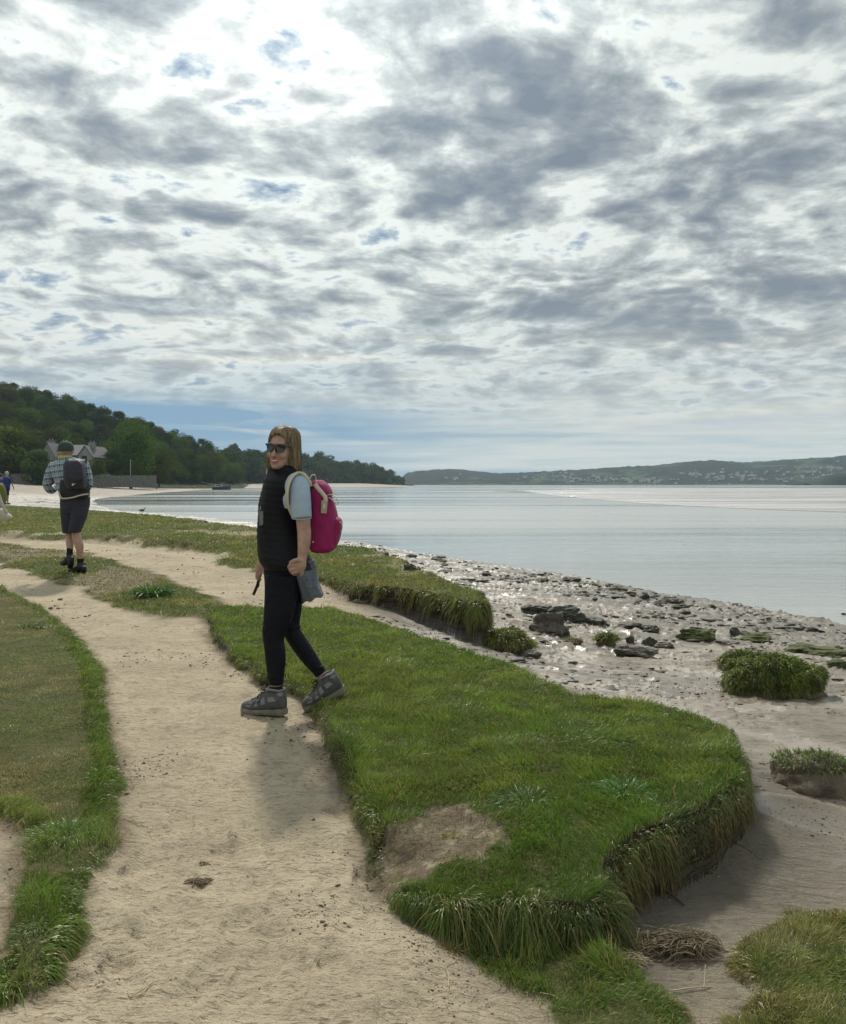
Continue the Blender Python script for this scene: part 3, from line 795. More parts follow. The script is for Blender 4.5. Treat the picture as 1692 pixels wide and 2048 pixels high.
# distant crowns (a few pixels each): lighter meshes, trunk in the same mesh
fprotos = []
for i in range(6):
    h = 11 + (i % 3); w = 9 + (i % 4)
    v, tone = crown_np(300 + i, h, w, 1500, .5, [(.04, .062, .022), (.052, .072, .024), (.035, .052, .024)][i % 3], .03)
    tv, tf = tube_np([(0, 0, -1.0), (0, 0, h * .4), (0, 0, h * .75)], [.4, .3, .1], 6)
    tv = np.array([tuple(p) for p in tv])
    flat = list(range(len(v))); cnt = [4] * (len(v) // 4)
    for f_ in tf:
        flat += [k + len(v) for k in f_]; cnt.append(len(f_))
    me = mesh_np('pine', np.concatenate([v, tv]), flat, cnt)
    vcol(me, 'tone', np.concatenate([tone, np.tile([.05, .04, .03], (len(tv), 1))])); me.materials.append(LEAF)
    fprotos.append(me)

tr = random.Random(5)
placed = []
def tree(x, y, z, proto, s, label=None, name='broadleaf_tree', group='woodland trees on the hillside', sz=None):
    e = empty(name, (x, y, z), tr.uniform(0, 6.28)); e.scale = (s, s, (sz or s))
    tag(e, label or 'dark green broadleaf tree in the dense wood covering the left hillside', 'tree', group)
    me, tm, h, w = protos[proto]
    for nm, m_ in (('crown', me), ('trunk', tm)):
        c = bpy.data.objects.new(nm, m_); C.objects.link(c); c.parent = e
    placed.append((x, y, w * s * .5))
    return e
# named trees that stand out
def tree_at(px, Yd, toppx, proto, label, s=None, name='broadleaf_tree'):
    Yd *= KS; s = s * KS if s else None
    x = (px - CX) / FL * Yd; z = max(hill_z(x, Yd), 1.2) - .2
    ht = CH + (HZ - toppx) / FL * Yd - z
    h = protos[proto][2]
    sc = s or ht / h
    return tree(x, Yd, z, proto, sc, label, name, group=None, sz=ht / h)
tree_at(262, 196, 850, 5, 'big rounded green tree standing just right of the white house')
tree_at(74, 178, 902, 7, 'pale green bushy tree in front of the white gabled house', .95, 'garden_tree')
tree_at(12, 185, 858, 7, 'yellow green tree by the left edge above the low outbuilding', None, 'garden_tree')
tree_at(150, 200, 872, 2, 'small green tree rising just behind the white house', .8)
tree_at(222, 190, 905, 3, 'dark rounded bush tree between the house and the big tree', .6, 'garden_tree')
tree_at(318, 215, 905, 1, 'low dark tree at the end of the stone sea wall', .75)
tree_at(496, 470, 903, 6, 'pointed dark tree above the beach at the end of the wooded hill')
for (pxa, tp, ds_) in [(28, 930, 'left'), (112, 922, 'middle'), (150, 914, 'right'), (196, 918, 'far right')]:
    tree_at(pxa, 182.5, tp, 7 if pxa < 150 else 2, 'low leafy shrub tree behind the sea wall, %s one of four' % ds_, None, 'shrub_tree')
for row, (yoff, npx) in enumerate([(6, 20), (22, 22), (42, 26), (64, 28), (90, 30), (120, 30)]):
    for i in range(npx):
        px = -60 + (540) * (i + tr.uniform(.15, .85)) / npx
        yf = np.interp(px, [-200, -60, 60, 180, 300, 400, 455, 520], [180, 192, 206, 215, 238, 285, 340, 400])
        Yd = yf + yoff * (1.0 - .45 * max(0, px - 200) / 300) + tr.uniform(-6, 6)
        Yd *= KS
        x = (px - CX) / FL * Yd
        z = hill_z(x, Yd)
        if z < .4: continue
        k = tr.choice([0, 1, 3, 6, 4, 5, 0, 1, 2])
        s = tr.uniform(1.05, 1.6) * (1.0 if row > 0 else .85)
        if 60 < px < 200 and row == 0: s *= .7
        sz_ = s * tr.uniform(.9, 1.12); hp = protos[k][2]
        lim = CH + (HZ - np.interp(px, [-200, -60, 0, 100, 200, 300, 380, 430, 465, 520, 600], [720, 748, 765, 785, 815, 850, 872, 893, 906, 912, 916]) + tr.uniform(-1, 6)) / FL * Yd
        top_ = z + hp * sz_
        if top_ > lim: z -= min(top_ - lim, hp * sz_ * .75)
        tree(x, Yd, z - .3, k, s * 1.12, sz=sz_)
# headland wood, farther off
fl = [(470, 420), (520, 455), (580, 520), (640, 580), (700, 630), (750, 665), (785, 690), (812, 728)]
def far_tree(px, Yd, sc):
    Yd *= KS; sc *= 1.55
    x = (px - CX) / FL * Yd
    z = max(hill_z(x, Yd), .2) - .4
    o = bpy.data.objects.new('far_tree', tr.choice(fprotos)); C.objects.link(o)
    o.location = (x, Yd, z); o.rotation_euler = (0, 0, tr.uniform(0, 6.28)); s = sc * tr.uniform(.8, 1.1); o.scale = (s * 1.35, s * 1.35, s * tr.uniform(.9, 1.1))
    tag(o, 'distant dark green tree in the wood on the headland behind the woman', 'tree', 'trees on the distant headland')
for row, yoff in enumerate([4, 22, 44, 70, 100]):
    for i in range(24):
        px = 455 + 362 * (i + tr.uniform(.1, .9)) / 24
        if px > 812 - row * 9: continue
        Yd = np.interp(px, [a for a, b_ in fl], [b_ for a, b_ in fl]) + yoff + tr.uniform(-8, 8)
        far_tree(px, Yd, np.interp(px, [455, 520, 640, 760, 800, 818], [1.15, 1.1, 1.1, .95, .7, .42]))

# ------------------------------------------------------------------ far hill across the estuary
prof = [(-900, 930), (400, 955), (700, 962), (800, 955), (815, 945), (850, 941), (910, 938), (960, 943), (1010, 947), (1100, 943), (1190, 939), (1260, 934), (1330, 931), (1400, 923), (1440, 921), (1520, 925), (1600, 921), (1692, 914), (1850, 905), (2100, 900), (3200, 915)]
FY0, FY1 = 2600.0, 3500.0
nx_, ny_ = 900, 60
pxs = np.linspace(-600, 3000, nx_)
co = []
for j in range(ny_):
    t_ = j / (ny_ - 1)
    Yd = FY0 + (FY1 - FY0) * t_ + 60 * fbm(pxs * .01, pxs * 0 + 3, 3, 4) * (1 - t_)
    x = (pxs - CX) / FL * FY0 * (1 + .3 * t_)
    crest = np.interp(pxs * 1.0, [a for a, b_ in prof], [HZ - b_ for a, b_ in prof]) / FL * FY1 * 1.0
    shp = sstep(-.05, 1.0, t_) * .95 + .05 * t_
    z = -1.6 + crest * shp + 14 * fbm(x * .004, Yd * .006 + 3, 4, 12) * math.sin(math.pi * min(1, t_ * 1.0)) * np.clip(crest / 60, 0, 1)
    z += 9.0 * np.abs(fbm(x * .03, Yd * .03, 3, 15)) * min(1, t_ * 6) * np.clip(crest / 40, 0, 1)
    co.append(np.stack([x, Yd, z], -1))
co = np.array(co)
ii = np.arange(nx_ * ny_).reshape(ny_, nx_)
ff = np.stack([ii[:-1, :-1], ii[:-1, 1:], ii[1:, 1:], ii[1:, :-1]], -1).reshape(-1, 4)
me = mesh_np('far_hills', co.reshape(-1, 3), ff.ravel(), np.full(len(ff), 4))
fm = bpy.data.materials.new('far_woods_and_fields'); fm.use_nodes = True
q = NT(fm.node_tree)
pos = q.n('ShaderNodeNewGeometry').outputs['Position']
b = q.n('ShaderNodeBsdfPrincipled'); b.inputs['Roughness'].default_value = 1; b.inputs['Specular IOR Level'].default_value = .05
v_ = q.n('ShaderNodeTexVoronoi'); q.put(v_.inputs['Vector'], pos); v_.inputs['Scale'].default_value = .006
v2 = q.n('ShaderNodeTexVoronoi'); q.put(v2.inputs['Vector'], pos); v2.inputs['Scale'].default_value = .06
sv = q.n('ShaderNodeSeparateColor'); q.put(sv.inputs[0], v_.outputs['Color'])
fld = q.mix(q.mr(sv.outputs[0], .60, .63), (.012, .022, .012), (.06, .09, .04))
fld = q.mix(q.mr(q.noise(pos, .012, 4, .6), .45, .56), (.012, .022, .012), fld)
q.put(b.inputs['Base Color'], q.mix(q.m('MULTIPLY', v2.outputs['Distance'], .05), fld, (.01, .016, .008)))
o_ = q.n('ShaderNodeOutputMaterial'); q.t.links.new(b.outputs[0], o_.inputs[0])
o = link_mesh('far_hills', me, fm); tag(o, kind='structure')

# ------------------------------------------------------------------ houses of the far town
WHITE = mat('white_render', (.50, .50, .48), .8)
SLATE = mat('slate_roof', (.10, .10, .115), .7, var=(1.2, .3))
def house_mesh(w, dp, h, rh, i):
    v = [(-w/2, -dp/2, -3), (w/2, -dp/2, -3), (w/2, dp/2, -3), (-w/2, dp/2, -3), (-w/2, -dp/2, h), (w/2, -dp/2, h), (w/2, dp/2, h), (-w/2, dp/2, h), (-w/2, 0, h + rh), (w/2, 0, h + rh)]
    e = .4
    v += [(-w/2-e, -dp/2-e, h-.25), (w/2+e, -dp/2-e, h-.25), (w/2+e, 0, h+rh+.15), (-w/2-e, 0, h+rh+.15), (w/2+e, dp/2+e, h-.25), (-w/2-e, dp/2+e, h-.25)]
    f = [(0, 1, 5, 4), (1, 2, 6, 9, 5), (2, 3, 7, 6), (3, 0, 4, 8, 7), (10, 11, 12, 13), (13, 12, 14, 15)]
    me = bpy.data.meshes.new('house'); me.from_pydata(v, [], f)
    cols = [WHITE, mat('town_wall_%s' % 'abc'[i % 3], [(.42, .40, .36), (.30, .28, .25), (.6, .56, .48)][i % 3], .85)]
    me.materials.append(cols[0] if i % 2 == 0 else cols[1]); me.materials.append(SLATE)
    for p_ in me.polygons:
        p_.material_index = 1 if p_.index >= 4 else 0
    return me
hm = [house_mesh(9 + i * 2.2, 8, 5.5 + (i % 3), 2.6, i) for i in range(6)]
hr = random.Random(9)
clusters = [(915, 957, 18, 5, 8), (1135, 955, 38, 7, 30), (1190, 960, 60, 5, 34), (1260, 962, 60, 5, 26), (1320, 961, 40, 6, 20), (1385, 948, 45, 5, 26), (1430, 957, 45, 8, 28), (1480, 950, 45, 8, 26),
            (1540, 958, 60, 8, 26), (1580, 945, 50, 8, 20), (1640, 950, 50, 12, 28), (1670, 940, 30, 12, 14), (1050, 957, 30, 4, 8)]
def far_z_for(px, py):
    """distance at which the sight line meets the far hill"""
    u_ = np.interp(0, [0, 1], [0, 1])
    for j in range(ny_):
        Yd = FY0 + (FY1 - FY0) * j / (ny_ - 1)
        x = (px - CX) / FL * Yd
        jj = np.argmin(np.abs(co[j, :, 0] - x))
        z = co[j, jj, 2]
        if z >= CH + (HZ - py) / FL * co[j, jj, 1]:
            return x, co[j, jj, 1], z
    return None
nh = 0
for (cx_, cy_, sx_, sy_, n_) in clusters:
    for _ in range(n_):
        px = hr.gauss(cx_, sx_ * .55); py = min(969, hr.gauss(cy_, sy_ * .6))
        r_ = far_z_for(px, py)
        if r_ is None: continue
        o = bpy.data.objects.new('town_house', hr.choice(hm)); C.objects.link(o)
        o.location = (r_[0], r_[1] - 2, r_[2] + .5); o.rotation_euler = (0, 0, hr.uniform(-.6, .6)); s = hr.uniform(.28, .62); o.scale = (s, s, s)
        tag(o, 'tiny pale house with slate roof in the town on the far hillside', 'house', 'houses of the town across the estuary')
        nh += 1
# dark wooded point at the far right edge, in front of the town
bm = bmesh.new()
seg = 60
for i in range(seg + 1):
    px = 1612 + 320 * i / seg
    Yd = 2100
    hh_ = (2 + 22 * sstep(0, .22, i / seg)) * (1 + .25 * float(fbm(np.array([i * .4]), np.array([1.0]), 3, 2)[0]))
    for (dy, zz) in [(-40, -2), (-25, hh_ * .6), (0, hh_), (60, hh_ * .8), (120, -2)]:
        bm.verts.new(((px - CX) / FL * Yd, Yd + dy + hr.uniform(-5, 5), zz + hr.uniform(-1, 1.4)))
bm.verts.ensure_lookup_table()
for i in range(seg):
    for k in range(4):
        bm.faces.new([bm.verts[i * 5 + k], bm.verts[(i + 1) * 5 + k], bm.verts[(i + 1) * 5 + k + 1], bm.verts[i * 5 + k + 1]])
me = bpy.data.meshes.new('wooded_point'); bm.to_mesh(me); bm.free()
o = link_mesh('wooded_point', me, mat('point_woods', (.02, .03, .015), .95, var=(.05, .5), spec=.1)); tag(o, kind='structure')

# ------------------------------------------------------------------ white house, outbuilding, stone wall
STONE = mat('wall_stone', (.15, .145, .13), .9, bump=(3, .8, .15), var=(1.6, .35))
HWHITE = mat('house_render', (.27, .27, .25), .85, var=(.8, .12))
GLASS = mat('window_glass', (.02, .025, .03), .15, spec=.8)
def gable(mb, x0, x1, y0, y1, z0, ze, zr, axis='x'):
    if axis == 'x':   # ridge along y, gable faces the viewer
        xm = (x0 + x1) / 2
        v = [(x0, y0, z0), (x1, y0, z0), (x1, y0, ze), (xm, y0, zr), (x0, y0, ze), (x0, y1, z0), (x1, y1, z0), (x1, y1, ze), (xm, y1, zr), (x0, y1, ze)]
    else:
        ym = (y0 + y1) / 2
        v = [(x0, y1, z0), (x0, y0, z0), (x0, y0, ze), (x0, ym, zr), (x0, y1, ze), (x1, y1, z0), (x1, y0, z0), (x1, y0, ze), (x1, ym, zr), (x1, y1, ze)]
    return mb.add((v, [(0, 1, 2, 3, 4), (9, 8, 7, 6, 5), (0, 5, 6, 1), (1, 6, 7, 2), (4, 9, 5, 0)]))
def roofp(mb, x0, x1, y0, y1, ze, zr, axis, e=.45, t_=.22):
    def slab(a, b_, c, d_):
        v = [a, b_, c, d_] + [(p[0], p[1], p[2] + t_) for p in (a, b_, c, d_)]
        mb.add((v, [(0, 1, 2, 3), (7, 6, 5, 4), (0, 4, 5, 1), (1, 5, 6, 2), (2, 6, 7, 3), (3, 7, 4, 0)]))
    if axis == 'x':
        xm = (x0 + x1) / 2; k = (zr - ze) / (xm - x0) * e
        slab((x0 - e, y0 - e, ze - k + .02), (xm, y0 - e, zr + .02), (xm, y1 + e, zr + .02), (x0 - e, y1 + e, ze - k + .02))
        slab((xm + .003, y0 - e, zr + .02), (x1 + e, y0 - e, ze - k + .02), (x1 + e, y1 + e, ze - k + .02), (xm + .003, y1 + e, zr + .02))
    else:
        ym = (y0 + y1) / 2; k = (zr - ze) / (ym - y0) * e
        slab((x0 - e, y0 - e, ze - k + .02), (x1 + e, y0 - e, ze - k + .02), (x1 + e, ym, zr + .02), (x0 - e, ym, zr + .02))
        slab((x0 - e, ym + .003, zr + .02), (x1 + e, ym + .003, zr + .02), (x1 + e, y1 + e, ze - k + .02), (x0 - e, y1 + e, ze - k + .02))
HY0 = 188.0 * KS
def hxz(px, py, Yd=HY0):
    v = PY(px, py, Yd); return v.x, v.z
hs_ = empty('gabled_house', (hxz(120, 960)[0], HY0, 1.5)); tag(hs_, 'white gabled house with slate roof and chimneys below the wooded hill', 'house')
def hpart(mb, name, m_): 
    o = mb.build(name, m_, hs_, smooth=False); o.matrix_parent_inverse = Matrix.Translation(-hs_.location); return o
def windows(parent_, m_list, Yd, ctr):
    for (px, py, w, h) in m_list:
        w *= KS; h *= KS
        x, z = hxz(px, py, Yd)
        fr = MB().box((x, Yd - .04, z), (w + .2, .1, h + .2)); f_ = fr.build('window', HWHITE, parent_, False)
        f_.matrix_parent_inverse = Matrix.Translation(-ctr)
        g_ = MB().box((x, Yd - .10, z), (w, .04, h)); g_.build('pane', GLASS, f_, False)
m1 = MB(); x0, x1 = hxz(78, 0)[0], hxz(112, 0)[0]
gable(m1, x0, x1, HY0, HY0 + 20, 1.0, hxz(0, 916)[1], hxz(0, 893)[1] + 1.3, 'x')
x2, x3 = hxz(154, 0)[0], hxz(184, 0)[0]
gable(m1, x2, x3, HY0 + .5, HY0 + 20, 1.0, hxz(0, 912)[1], hxz(0, 893)[1] + .3, 'x')
gable(m1, x1, x2, HY0 + 2, HY0 + 16, 1.0, hxz(0, 910)[1], hxz(0, 892)[1] + .6, 'y')
hpart(m1, 'wall', HWHITE)
m2 = MB()
roofp(m2, x0, x1, HY0, HY0 + 20, hxz(0, 916)[1], hxz(0, 893)[1] + 1.3, 'x')
roofp(m2, x2, x3, HY0 + .5, HY0 + 20, hxz(0, 912)[1], hxz(0, 893)[1] + .3, 'x')
roofp(m2, x1 + .5, x2 - .5, HY0 + 2, HY0 + 16, hxz(0, 910)[1], hxz(0, 892)[1] + .6, 'y')
hpart(m2, 'roof', SLATE)
for (px, py) in [(86, 884), (114, 886), (170, 888)]:
    x, z = hxz(px, py)
    mb = MB(); mb.box((x, HY0 + 7, z - 2.2), (2.4, 1.6, 5.4)); mb.box((x, HY0 + 7, z + .62), (2.8, 2.0, .3))
    for k in (-.6, .6): mb.tube([(x + k, HY0 + 7, z + .7), (x + k, HY0 + 7, z + 1.5)], .25, 8)
    hpart(mb, 'chimney', HWHITE)
windows(hs_, [(95, 925, 1.1, 1.4), (104, 945, 1.1, 1.4), (86, 945, 1.1, 1.4)], HY0, hs_.location)
windows(hs_, [(169, 918, 1.1, 1.4), (175, 940, 1.2, 1.5), (162, 940, 1.2, 1.5)], HY0 + .5, hs_.location)
windows(hs_, [(124, 925, 1.1, 1.4), (138, 925, 1.1, 1.4), (124, 943, 1.1, 1.4), (140, 943, 1.1, 1.4)], HY0 + 2, hs_.location)
ob = empty('outbuilding', (hxz(22, 960)[0], HY0 + 3, 1.5)); tag(ob, 'low stone outbuilding with white window frames at the left edge', 'outbuilding')
mb = MB(); xa, xb = hxz(2, 0)[0], hxz(52, 0)[0]; gable(mb, xa, xb, HY0 + 3, HY0 + 13, 1.0, hxz(0, 917)[1], hxz(0, 906)[1], 'y')
o = mb.build('wall', STONE, ob, False); o.matrix_parent_inverse = Matrix.Translation(-ob.location)
mb = MB(); roofp(mb, xa, xb, HY0 + 3, HY0 + 13, hxz(0, 917)[1], hxz(0, 906)[1], 'y'); o = mb.build('roof', SLATE, ob, False); o.matrix_parent_inverse = Matrix.Translation(-ob.location)
windows(ob, [(9, 924, 1.5, 1.2), (20, 927, 1.4, 1.3), (30, 924, 1.2, 1.0), (14, 938, 1.3, 1.0), (26, 938, 1.3, 1.0)], HY0 + 3, ob.location)
wy = 181.0 * KS
bm = bmesh.new()
for k, (px0, px1, yt, nm) in enumerate([(-300, 312, 948.0, 'sea_wall')]):
    mb = MB()
    n_ = 60
    for i in range(n_):
        a = px0 + (px1 - px0) * i / n_; b_ = px0 + (px1 - px0) * (i + 1) / n_
        xa, xb = hxz(a, 0, wy)[0], hxz(b_, 0, wy)[0]
        top = hxz(0, yt + hr.uniform(-.4, .4) + (3 if a > 210 else 0), wy)[1]
        mb.box(((xa + xb) / 2, wy + hr.uniform(-.05, .05), top / 2 + .1), (xb - xa - .01, .8 + hr.uniform(-.05, .05), top - .2))
    o = mb.build('sea_wall', STONE, None, False); tag(o, 'long grey stone sea wall below the house and wood', 'wall')
bm.free()
# flagpole, posts, figures, boat far off
mb = MB(); fy = 184 * KS; x, z = hxz(261, 921, fy); mb.tube([(x, fy, 1.0), (x, fy, z)], [.10, .07], 8); mb.add(tube_np([(x, fy, z - .02), (x, fy, z + .25)], .2, 8))
tag(mb.build('flagpole', WHITE, None), 'thin white flagpole in front of the wood behind the sea wall', 'flagpole')
# ================================================================== GRASS
def grass_mat(name, trans=.35):
    m_ = bpy.data.materials.new(name); m_.use_nodes = True
    q = NT(m_.node_tree)
    a = q.n('ShaderNodeAttribute'); a.attribute_name = 'tone'
    b = q.n('ShaderNodeBsdfPrincipled'); q.put(b.inputs['Base Color'], a.outputs['Color'])
    b.inputs['Roughness'].default_value = .42; b.inputs['Specular IOR Level'].default_value = .45
    t_ = q.n('ShaderNodeBsdfTranslucent'); q.put(t_.inputs[0], a.outputs['Color'])
    mx = q.n('ShaderNodeMixShader'); mx.inputs[0].default_value = trans
    q.t.links.new(b.outputs[0], mx.inputs[1]); q.t.links.new(t_.outputs[0], mx.inputs[2])
    o_ = q.n('ShaderNodeOutputMaterial'); q.t.links.new(mx.outputs[0], o_.inputs[0])
    return m_
GRASS = grass_mat('grass_blades')
def blades(root, dr, L, wd, droop, tone, nseg=2, tipk=1.15, rng=RNG):
    """vectorised blades: returns verts, flat faces, counts, colours"""
    n = len(root)
    side = np.cross(dr, rng.normal(size=(n, 3))); side /= np.linalg.norm(side, axis=1)[:, None] + 1e-9
    V = []; T = []
    for k in range(nseg + 1):
        t_ = k / nseg
        p = root + dr * (L * t_)[:, None]
        p[:, 2] -= droop * L * t_ ** 2
        # keep the length roughly when it bends over
        wk = wd * (1 - t_ ** 1.6) * .5
        if k < nseg:
            V += [p - side * wk[:, None], p + side * wk[:, None]]; T += [tone * (1 + (tipk - 1) * t_)] * 2
        else:
            V += [p]; T += [tone * tipk]
    m_ = 2 * nseg + 1
    V = np.stack(V, 1).reshape(-1, 3); T = np.stack(T, 1).reshape(-1, 3)
    base = (np.arange(n) * m_)[:, None]
    fl, ct = [], []
    quads = []
    for k in range(nseg - 1):
        quads.append(base + np.array([2 * k, 2 * k + 1, 2 * k + 3, 2 * k + 2]))
    q_ = np.stack(quads, 1).reshape(-1) if quads else np.zeros(0, int)
    tri = (base + np.array([2 * nseg - 2, 2 * nseg - 1, 2 * nseg])).reshape(-1)
    T = T * np.array([1.62, 1.55, 1.35])
    return V, np.concatenate([q_, tri]), np.concatenate([np.full(n * (nseg - 1), 4), np.full(n, 3)]), np.clip(T, .003, .8)
def blades_mesh(name, sets, mat_=None):
    vs, fs, cs, ts = [], [], [], []; off = 0
    for V, F, Cn, T in sets:
        vs.append(V); fs.append(F + off); cs.append(Cn); ts.append(T); off += len(V)
    me = mesh_np(name, np.concatenate(vs), np.concatenate(fs), np.concatenate(cs))
    vcol(me, 'tone', np.concatenate(ts)); me.materials.append(mat_ or GRASS)
    return me
def unit(v): return v / (np.linalg.norm(v, axis=1)[:, None] + 1e-9)
def turf_samples(key, k=430000.0, ymax=70.0, y0=2.0):
    """random points on one turf region, thinner with distance as blades get wider"""
    pts = np.array([(a, b) for a, b, c in turf_w[key]])
    xs, ys = [], []
    lo = max(y0, pts[:, 1].min() - .3); hi = min(ymax, pts[:, 1].max() + .3)
    edges = np.exp(np.linspace(math.log(lo), math.log(hi), 26))
    for a, b in zip(edges[:-1], edges[1:]):
        ym = (a + b) / 2
        xa = max(pts[:, 0].min() - .3, -.62 * ym - .6); xb = min(pts[:, 0].max() + .3, .62 * ym + .6)
        if xb <= xa: continue
        n = int((xb - xa) * (b - a) * k / ym ** 2.3)
        n = min(n, 400000)
        xs.append(RNG.uniform(xa, xb, n)); ys.append(RNG.uniform(a, b, n))
    x = np.concatenate(xs); y = np.concatenate(ys)
    s = ground_at(x, y, GSD[key])
    jag = .02 * RNG.normal(size=len(x))
    kp = s + jag > .005
    return x[kp], y[kp], s[kp]
def lawn(key, name, label, k, Lr, cols, edgeL=None, edge_w=.12, lean=(0, 0), bare=None, ymax=70, patch=.5, wk=.00085, straw=.07, droop=(.15, .6)):
    x, y, s = turf_samples(key, k, ymax)
    n1 = fbm(x * 1.6, y * 1.6, 3, 11); n2 = fbm(x * 7, y * 7, 3, 12); n3 = fbm(x * .8 + 9, y * .8, 3, 13)
    keepp = np.ones(len(x), bool)
    if bare is not None: keepp &= bare(x, y, n2) < RNG.random(len(x))
    x, y, s, n1, n2, n3 = [q_[keepp] for q_ in (x, y, s, n1, n2, n3)]
    n = len(x)
    z = ground_at(x, y) - .004
    L = RNG.uniform(*Lr, n) * (1 + .55 * n2 + .35 * n1)
    if edgeL:
        e = sstep(edge_w, 0.0, s)
        L = L * (1 + (edgeL - 1) * e)
    nx = fbm(x * 5, y * 5, 2, 14); ny = fbm(x * 5, y * 5, 2, 15)
    dr = np.stack([nx * 1.2 + lean[0] + RNG.normal(size=n) * .38, ny * 1.2 + lean[1] + RNG.normal(size=n) * .38, np.ones(n) * 1.0], -1)
    dr = unit(dr)
    wd = np.clip(wk * y, .0022, .05) * RNG.uniform(.7, 1.25, n)
    c0, c1, c2 = [np.array(c) for c in cols]
    m1 = sstep(-.35, .35, n3 + .25 * n1)[:, None]
    tone = c0 * (1 - m1) + c1 * m1
    p2 = (sstep(patch, patch + .25, n1 + .4 * n2 + .3))[:, None] * RNG.uniform(.3, 1, (n, 1))
    tone = tone * (1 - p2) + c2 * p2
    tone = tone * RNG.uniform(.6, 1.45, (n, 1)) * (1 + .5 * n2[:, None])
    st = RNG.random(n) < straw
    tone[st] = np.array([.24, .21, .10]) * RNG.uniform(.6, 1.1, (st.sum(), 1))
    B = blades(np.stack([x, y, z], -1), dr, L, wd, RNG.uniform(*droop, n), tone, 2)
    return B
def make_stuff(name, label, sets):
    o = link_mesh(name, blades_mesh(name, sets), None, None, smooth=False)
    tag(o, label, 'grass', None, 'stuff'); return o
def lip(key, i0, i1, n, Lr, cols, inset=(-.03, .04), drop=(0, .05), droop=(1.0, 1.8), wd=.0028, out_=.5, upk=.35):
    """grass hanging over the edge of a bank, between two corners of the outline"""
    pts = [np.array(p) for p in turf_w[key]]
    N = len(pts); seq = []
    i = i0; i1 = i1 % N
    while i != i1:
        seq.append((pts[i], pts[(i + 1) % N])); i = (i + 1) % N
    ln = np.array([np.hypot(*(b - a)[:2]) for a, b in seq])
    k = RNG.choice(len(seq), n, p=ln / ln.sum()); t_ = RNG.random(n)
    A = np.array([a for a, b in seq])[k]; Bq = np.array([b for a, b in seq])[k]
    p = A + (Bq - A) * t_[:, None]
    # gradient of the signed distance gives the way out
    e = .02
    def gr(px_, py_):
        gx = ground_at(px_ + e, py_, GSD[key]) - ground_at(px_ - e, py_, GSD[key])
        gy = ground_at(px_, py_ + e, GSD[key]) - ground_at(px_, py_ - e, GSD[key])
        l = np.hypot(gx, gy) + 1e-9
        return -gx / l, -gy / l
    ox, oy = gr(p[:, 0], p[:, 1])
    cur = ground_at(p[:, 0], p[:, 1], GSD[key])
    ins = RNG.uniform(*inset, n)     # how far outside the outline the root sits
    px_ = p[:, 0] + ox * (cur + ins); py_ = p[:, 1] + oy * (cur + ins)
    pz = ground_at(px_ - ox * .05, py_ - oy * .05)
    dd = RNG.uniform(*drop, n)
    cl = vnoise(px_ * 9, py_ * 9, 5); c2_ = vnoise(px_ * 23, py_ * 23, 6)
    gap = sstep(.30, .58, .6 * cl + .4 * c2_ + .1 * RNG.normal(size=n))
    dr = unit(np.stack([ox * out_ + RNG.normal(size=n) * .2 + (c2_ - .5) * 1.1, oy * out_ + RNG.normal(size=n) * .2 + (cl - .5) * .8, np.full(n, upk) - dd * 12 + (c2_ - .5)], -1))
    L = RNG.uniform(*Lr, n) * (.25 + 1.35 * cl ** 1.4) * (.25 + .75 * gap)
    c0, c1, c2 = [np.array(c) for c in cols]
    u_ = RNG.random((n, 1))
    m2 = np.clip(dd[:, None] / max(drop[1], 1e-3) * 1.2 - .35 + .4 * (u_ - .5), 0, 1)
    tone = (c0 * (1 - u_) + c1 * u_) * (1 - m2) + c2 * m2
    dead = RNG.random(n) < .14
    tone[dead] = np.array([.20, .15, .075])
    tone = tone * RNG.uniform(.6, 1.35, (n, 1)) * (.7 + .6 * cl[:, None])
    return blades(np.stack([px_, py_, pz - dd], -1), dr, L, np.full(n, wd) * RNG.uniform(.7, 1.3, n), RNG.uniform(*droop, n), tone, 5, 1.1)

LUSH = [(.062, .115, .016), (.085, .135, .022), (.115, .15, .035)]
axb, ayb, _ = P(880, 1690, .05)
def bareA_f(x, y, n2):
    return .93 * sstep(-.03, .01, poly_sd(x, y, bare_poly, 1.0) + .07 * fbm(x * 9, y * 9, 4, 58, .6) + .02 * n2)
setA = [lawn('A', 'g', '', 560000, (.032, .060), LUSH, 1.5, .10, (.12, -.10), bareA_f, patch=.42)]
setA.append(lip('A', 14, 20, 9000, (.08, .22), [(.045, .08, .014), (.07, .10, .022), (.11, .09, .04)], drop=(0, .12)))  # front fringe: shade of its backlit near side put into darker blade colours
setA.append(lip('A', 20, 27, 4600, (.03, .075), [(.06, .105, .018), (.08, .12, .025), (.12, .095, .045)], drop=(0, .10)))
setA.append(lip('A', 19, 25, 2600, (.035, .09), [(.085, .085, .03), (.12, .095, .04), (.13, .10, .045)], drop=(.02, .13), inset=(-.01, .04)))
setA.append(lip('A', 13, 15, 1500, (.06, .11), [(.07, .13, .018), (.09, .15, .03), (.12, .12, .05)]))
setA.append(lip('A', 3, 12, 9000, (.025, .06), [(.065, .10, .02), (.08, .12, .03), (.13, .12, .06)], drop=(0, .03)))
setA.append(lip('A', 27, 36, 8000, (.05, .10), [(.07, .12, .018), (.09, .14, .025), (.12, .13, .05)], wd=.006))
make_stuff('turf_grass', 'lush green grass covering the cut bank right of the sandy path', setA)
MIX = [(.07, .11, .022), (.105, .13, .03), (.17, .155, .065)]
setB = [lawn('B', 'g', '', 420000, (.03, .07), MIX, 1.2, bare=lambda x, y, n2: .75 * worn(x, y), patch=.30, straw=.12), lip('B', 8, 16, 4500, (.05, .10), MIX, drop=(0, .03), wd=.009)]
make_stuff('turf_grass', 'strip of mixed green grass under the walking man', setB)
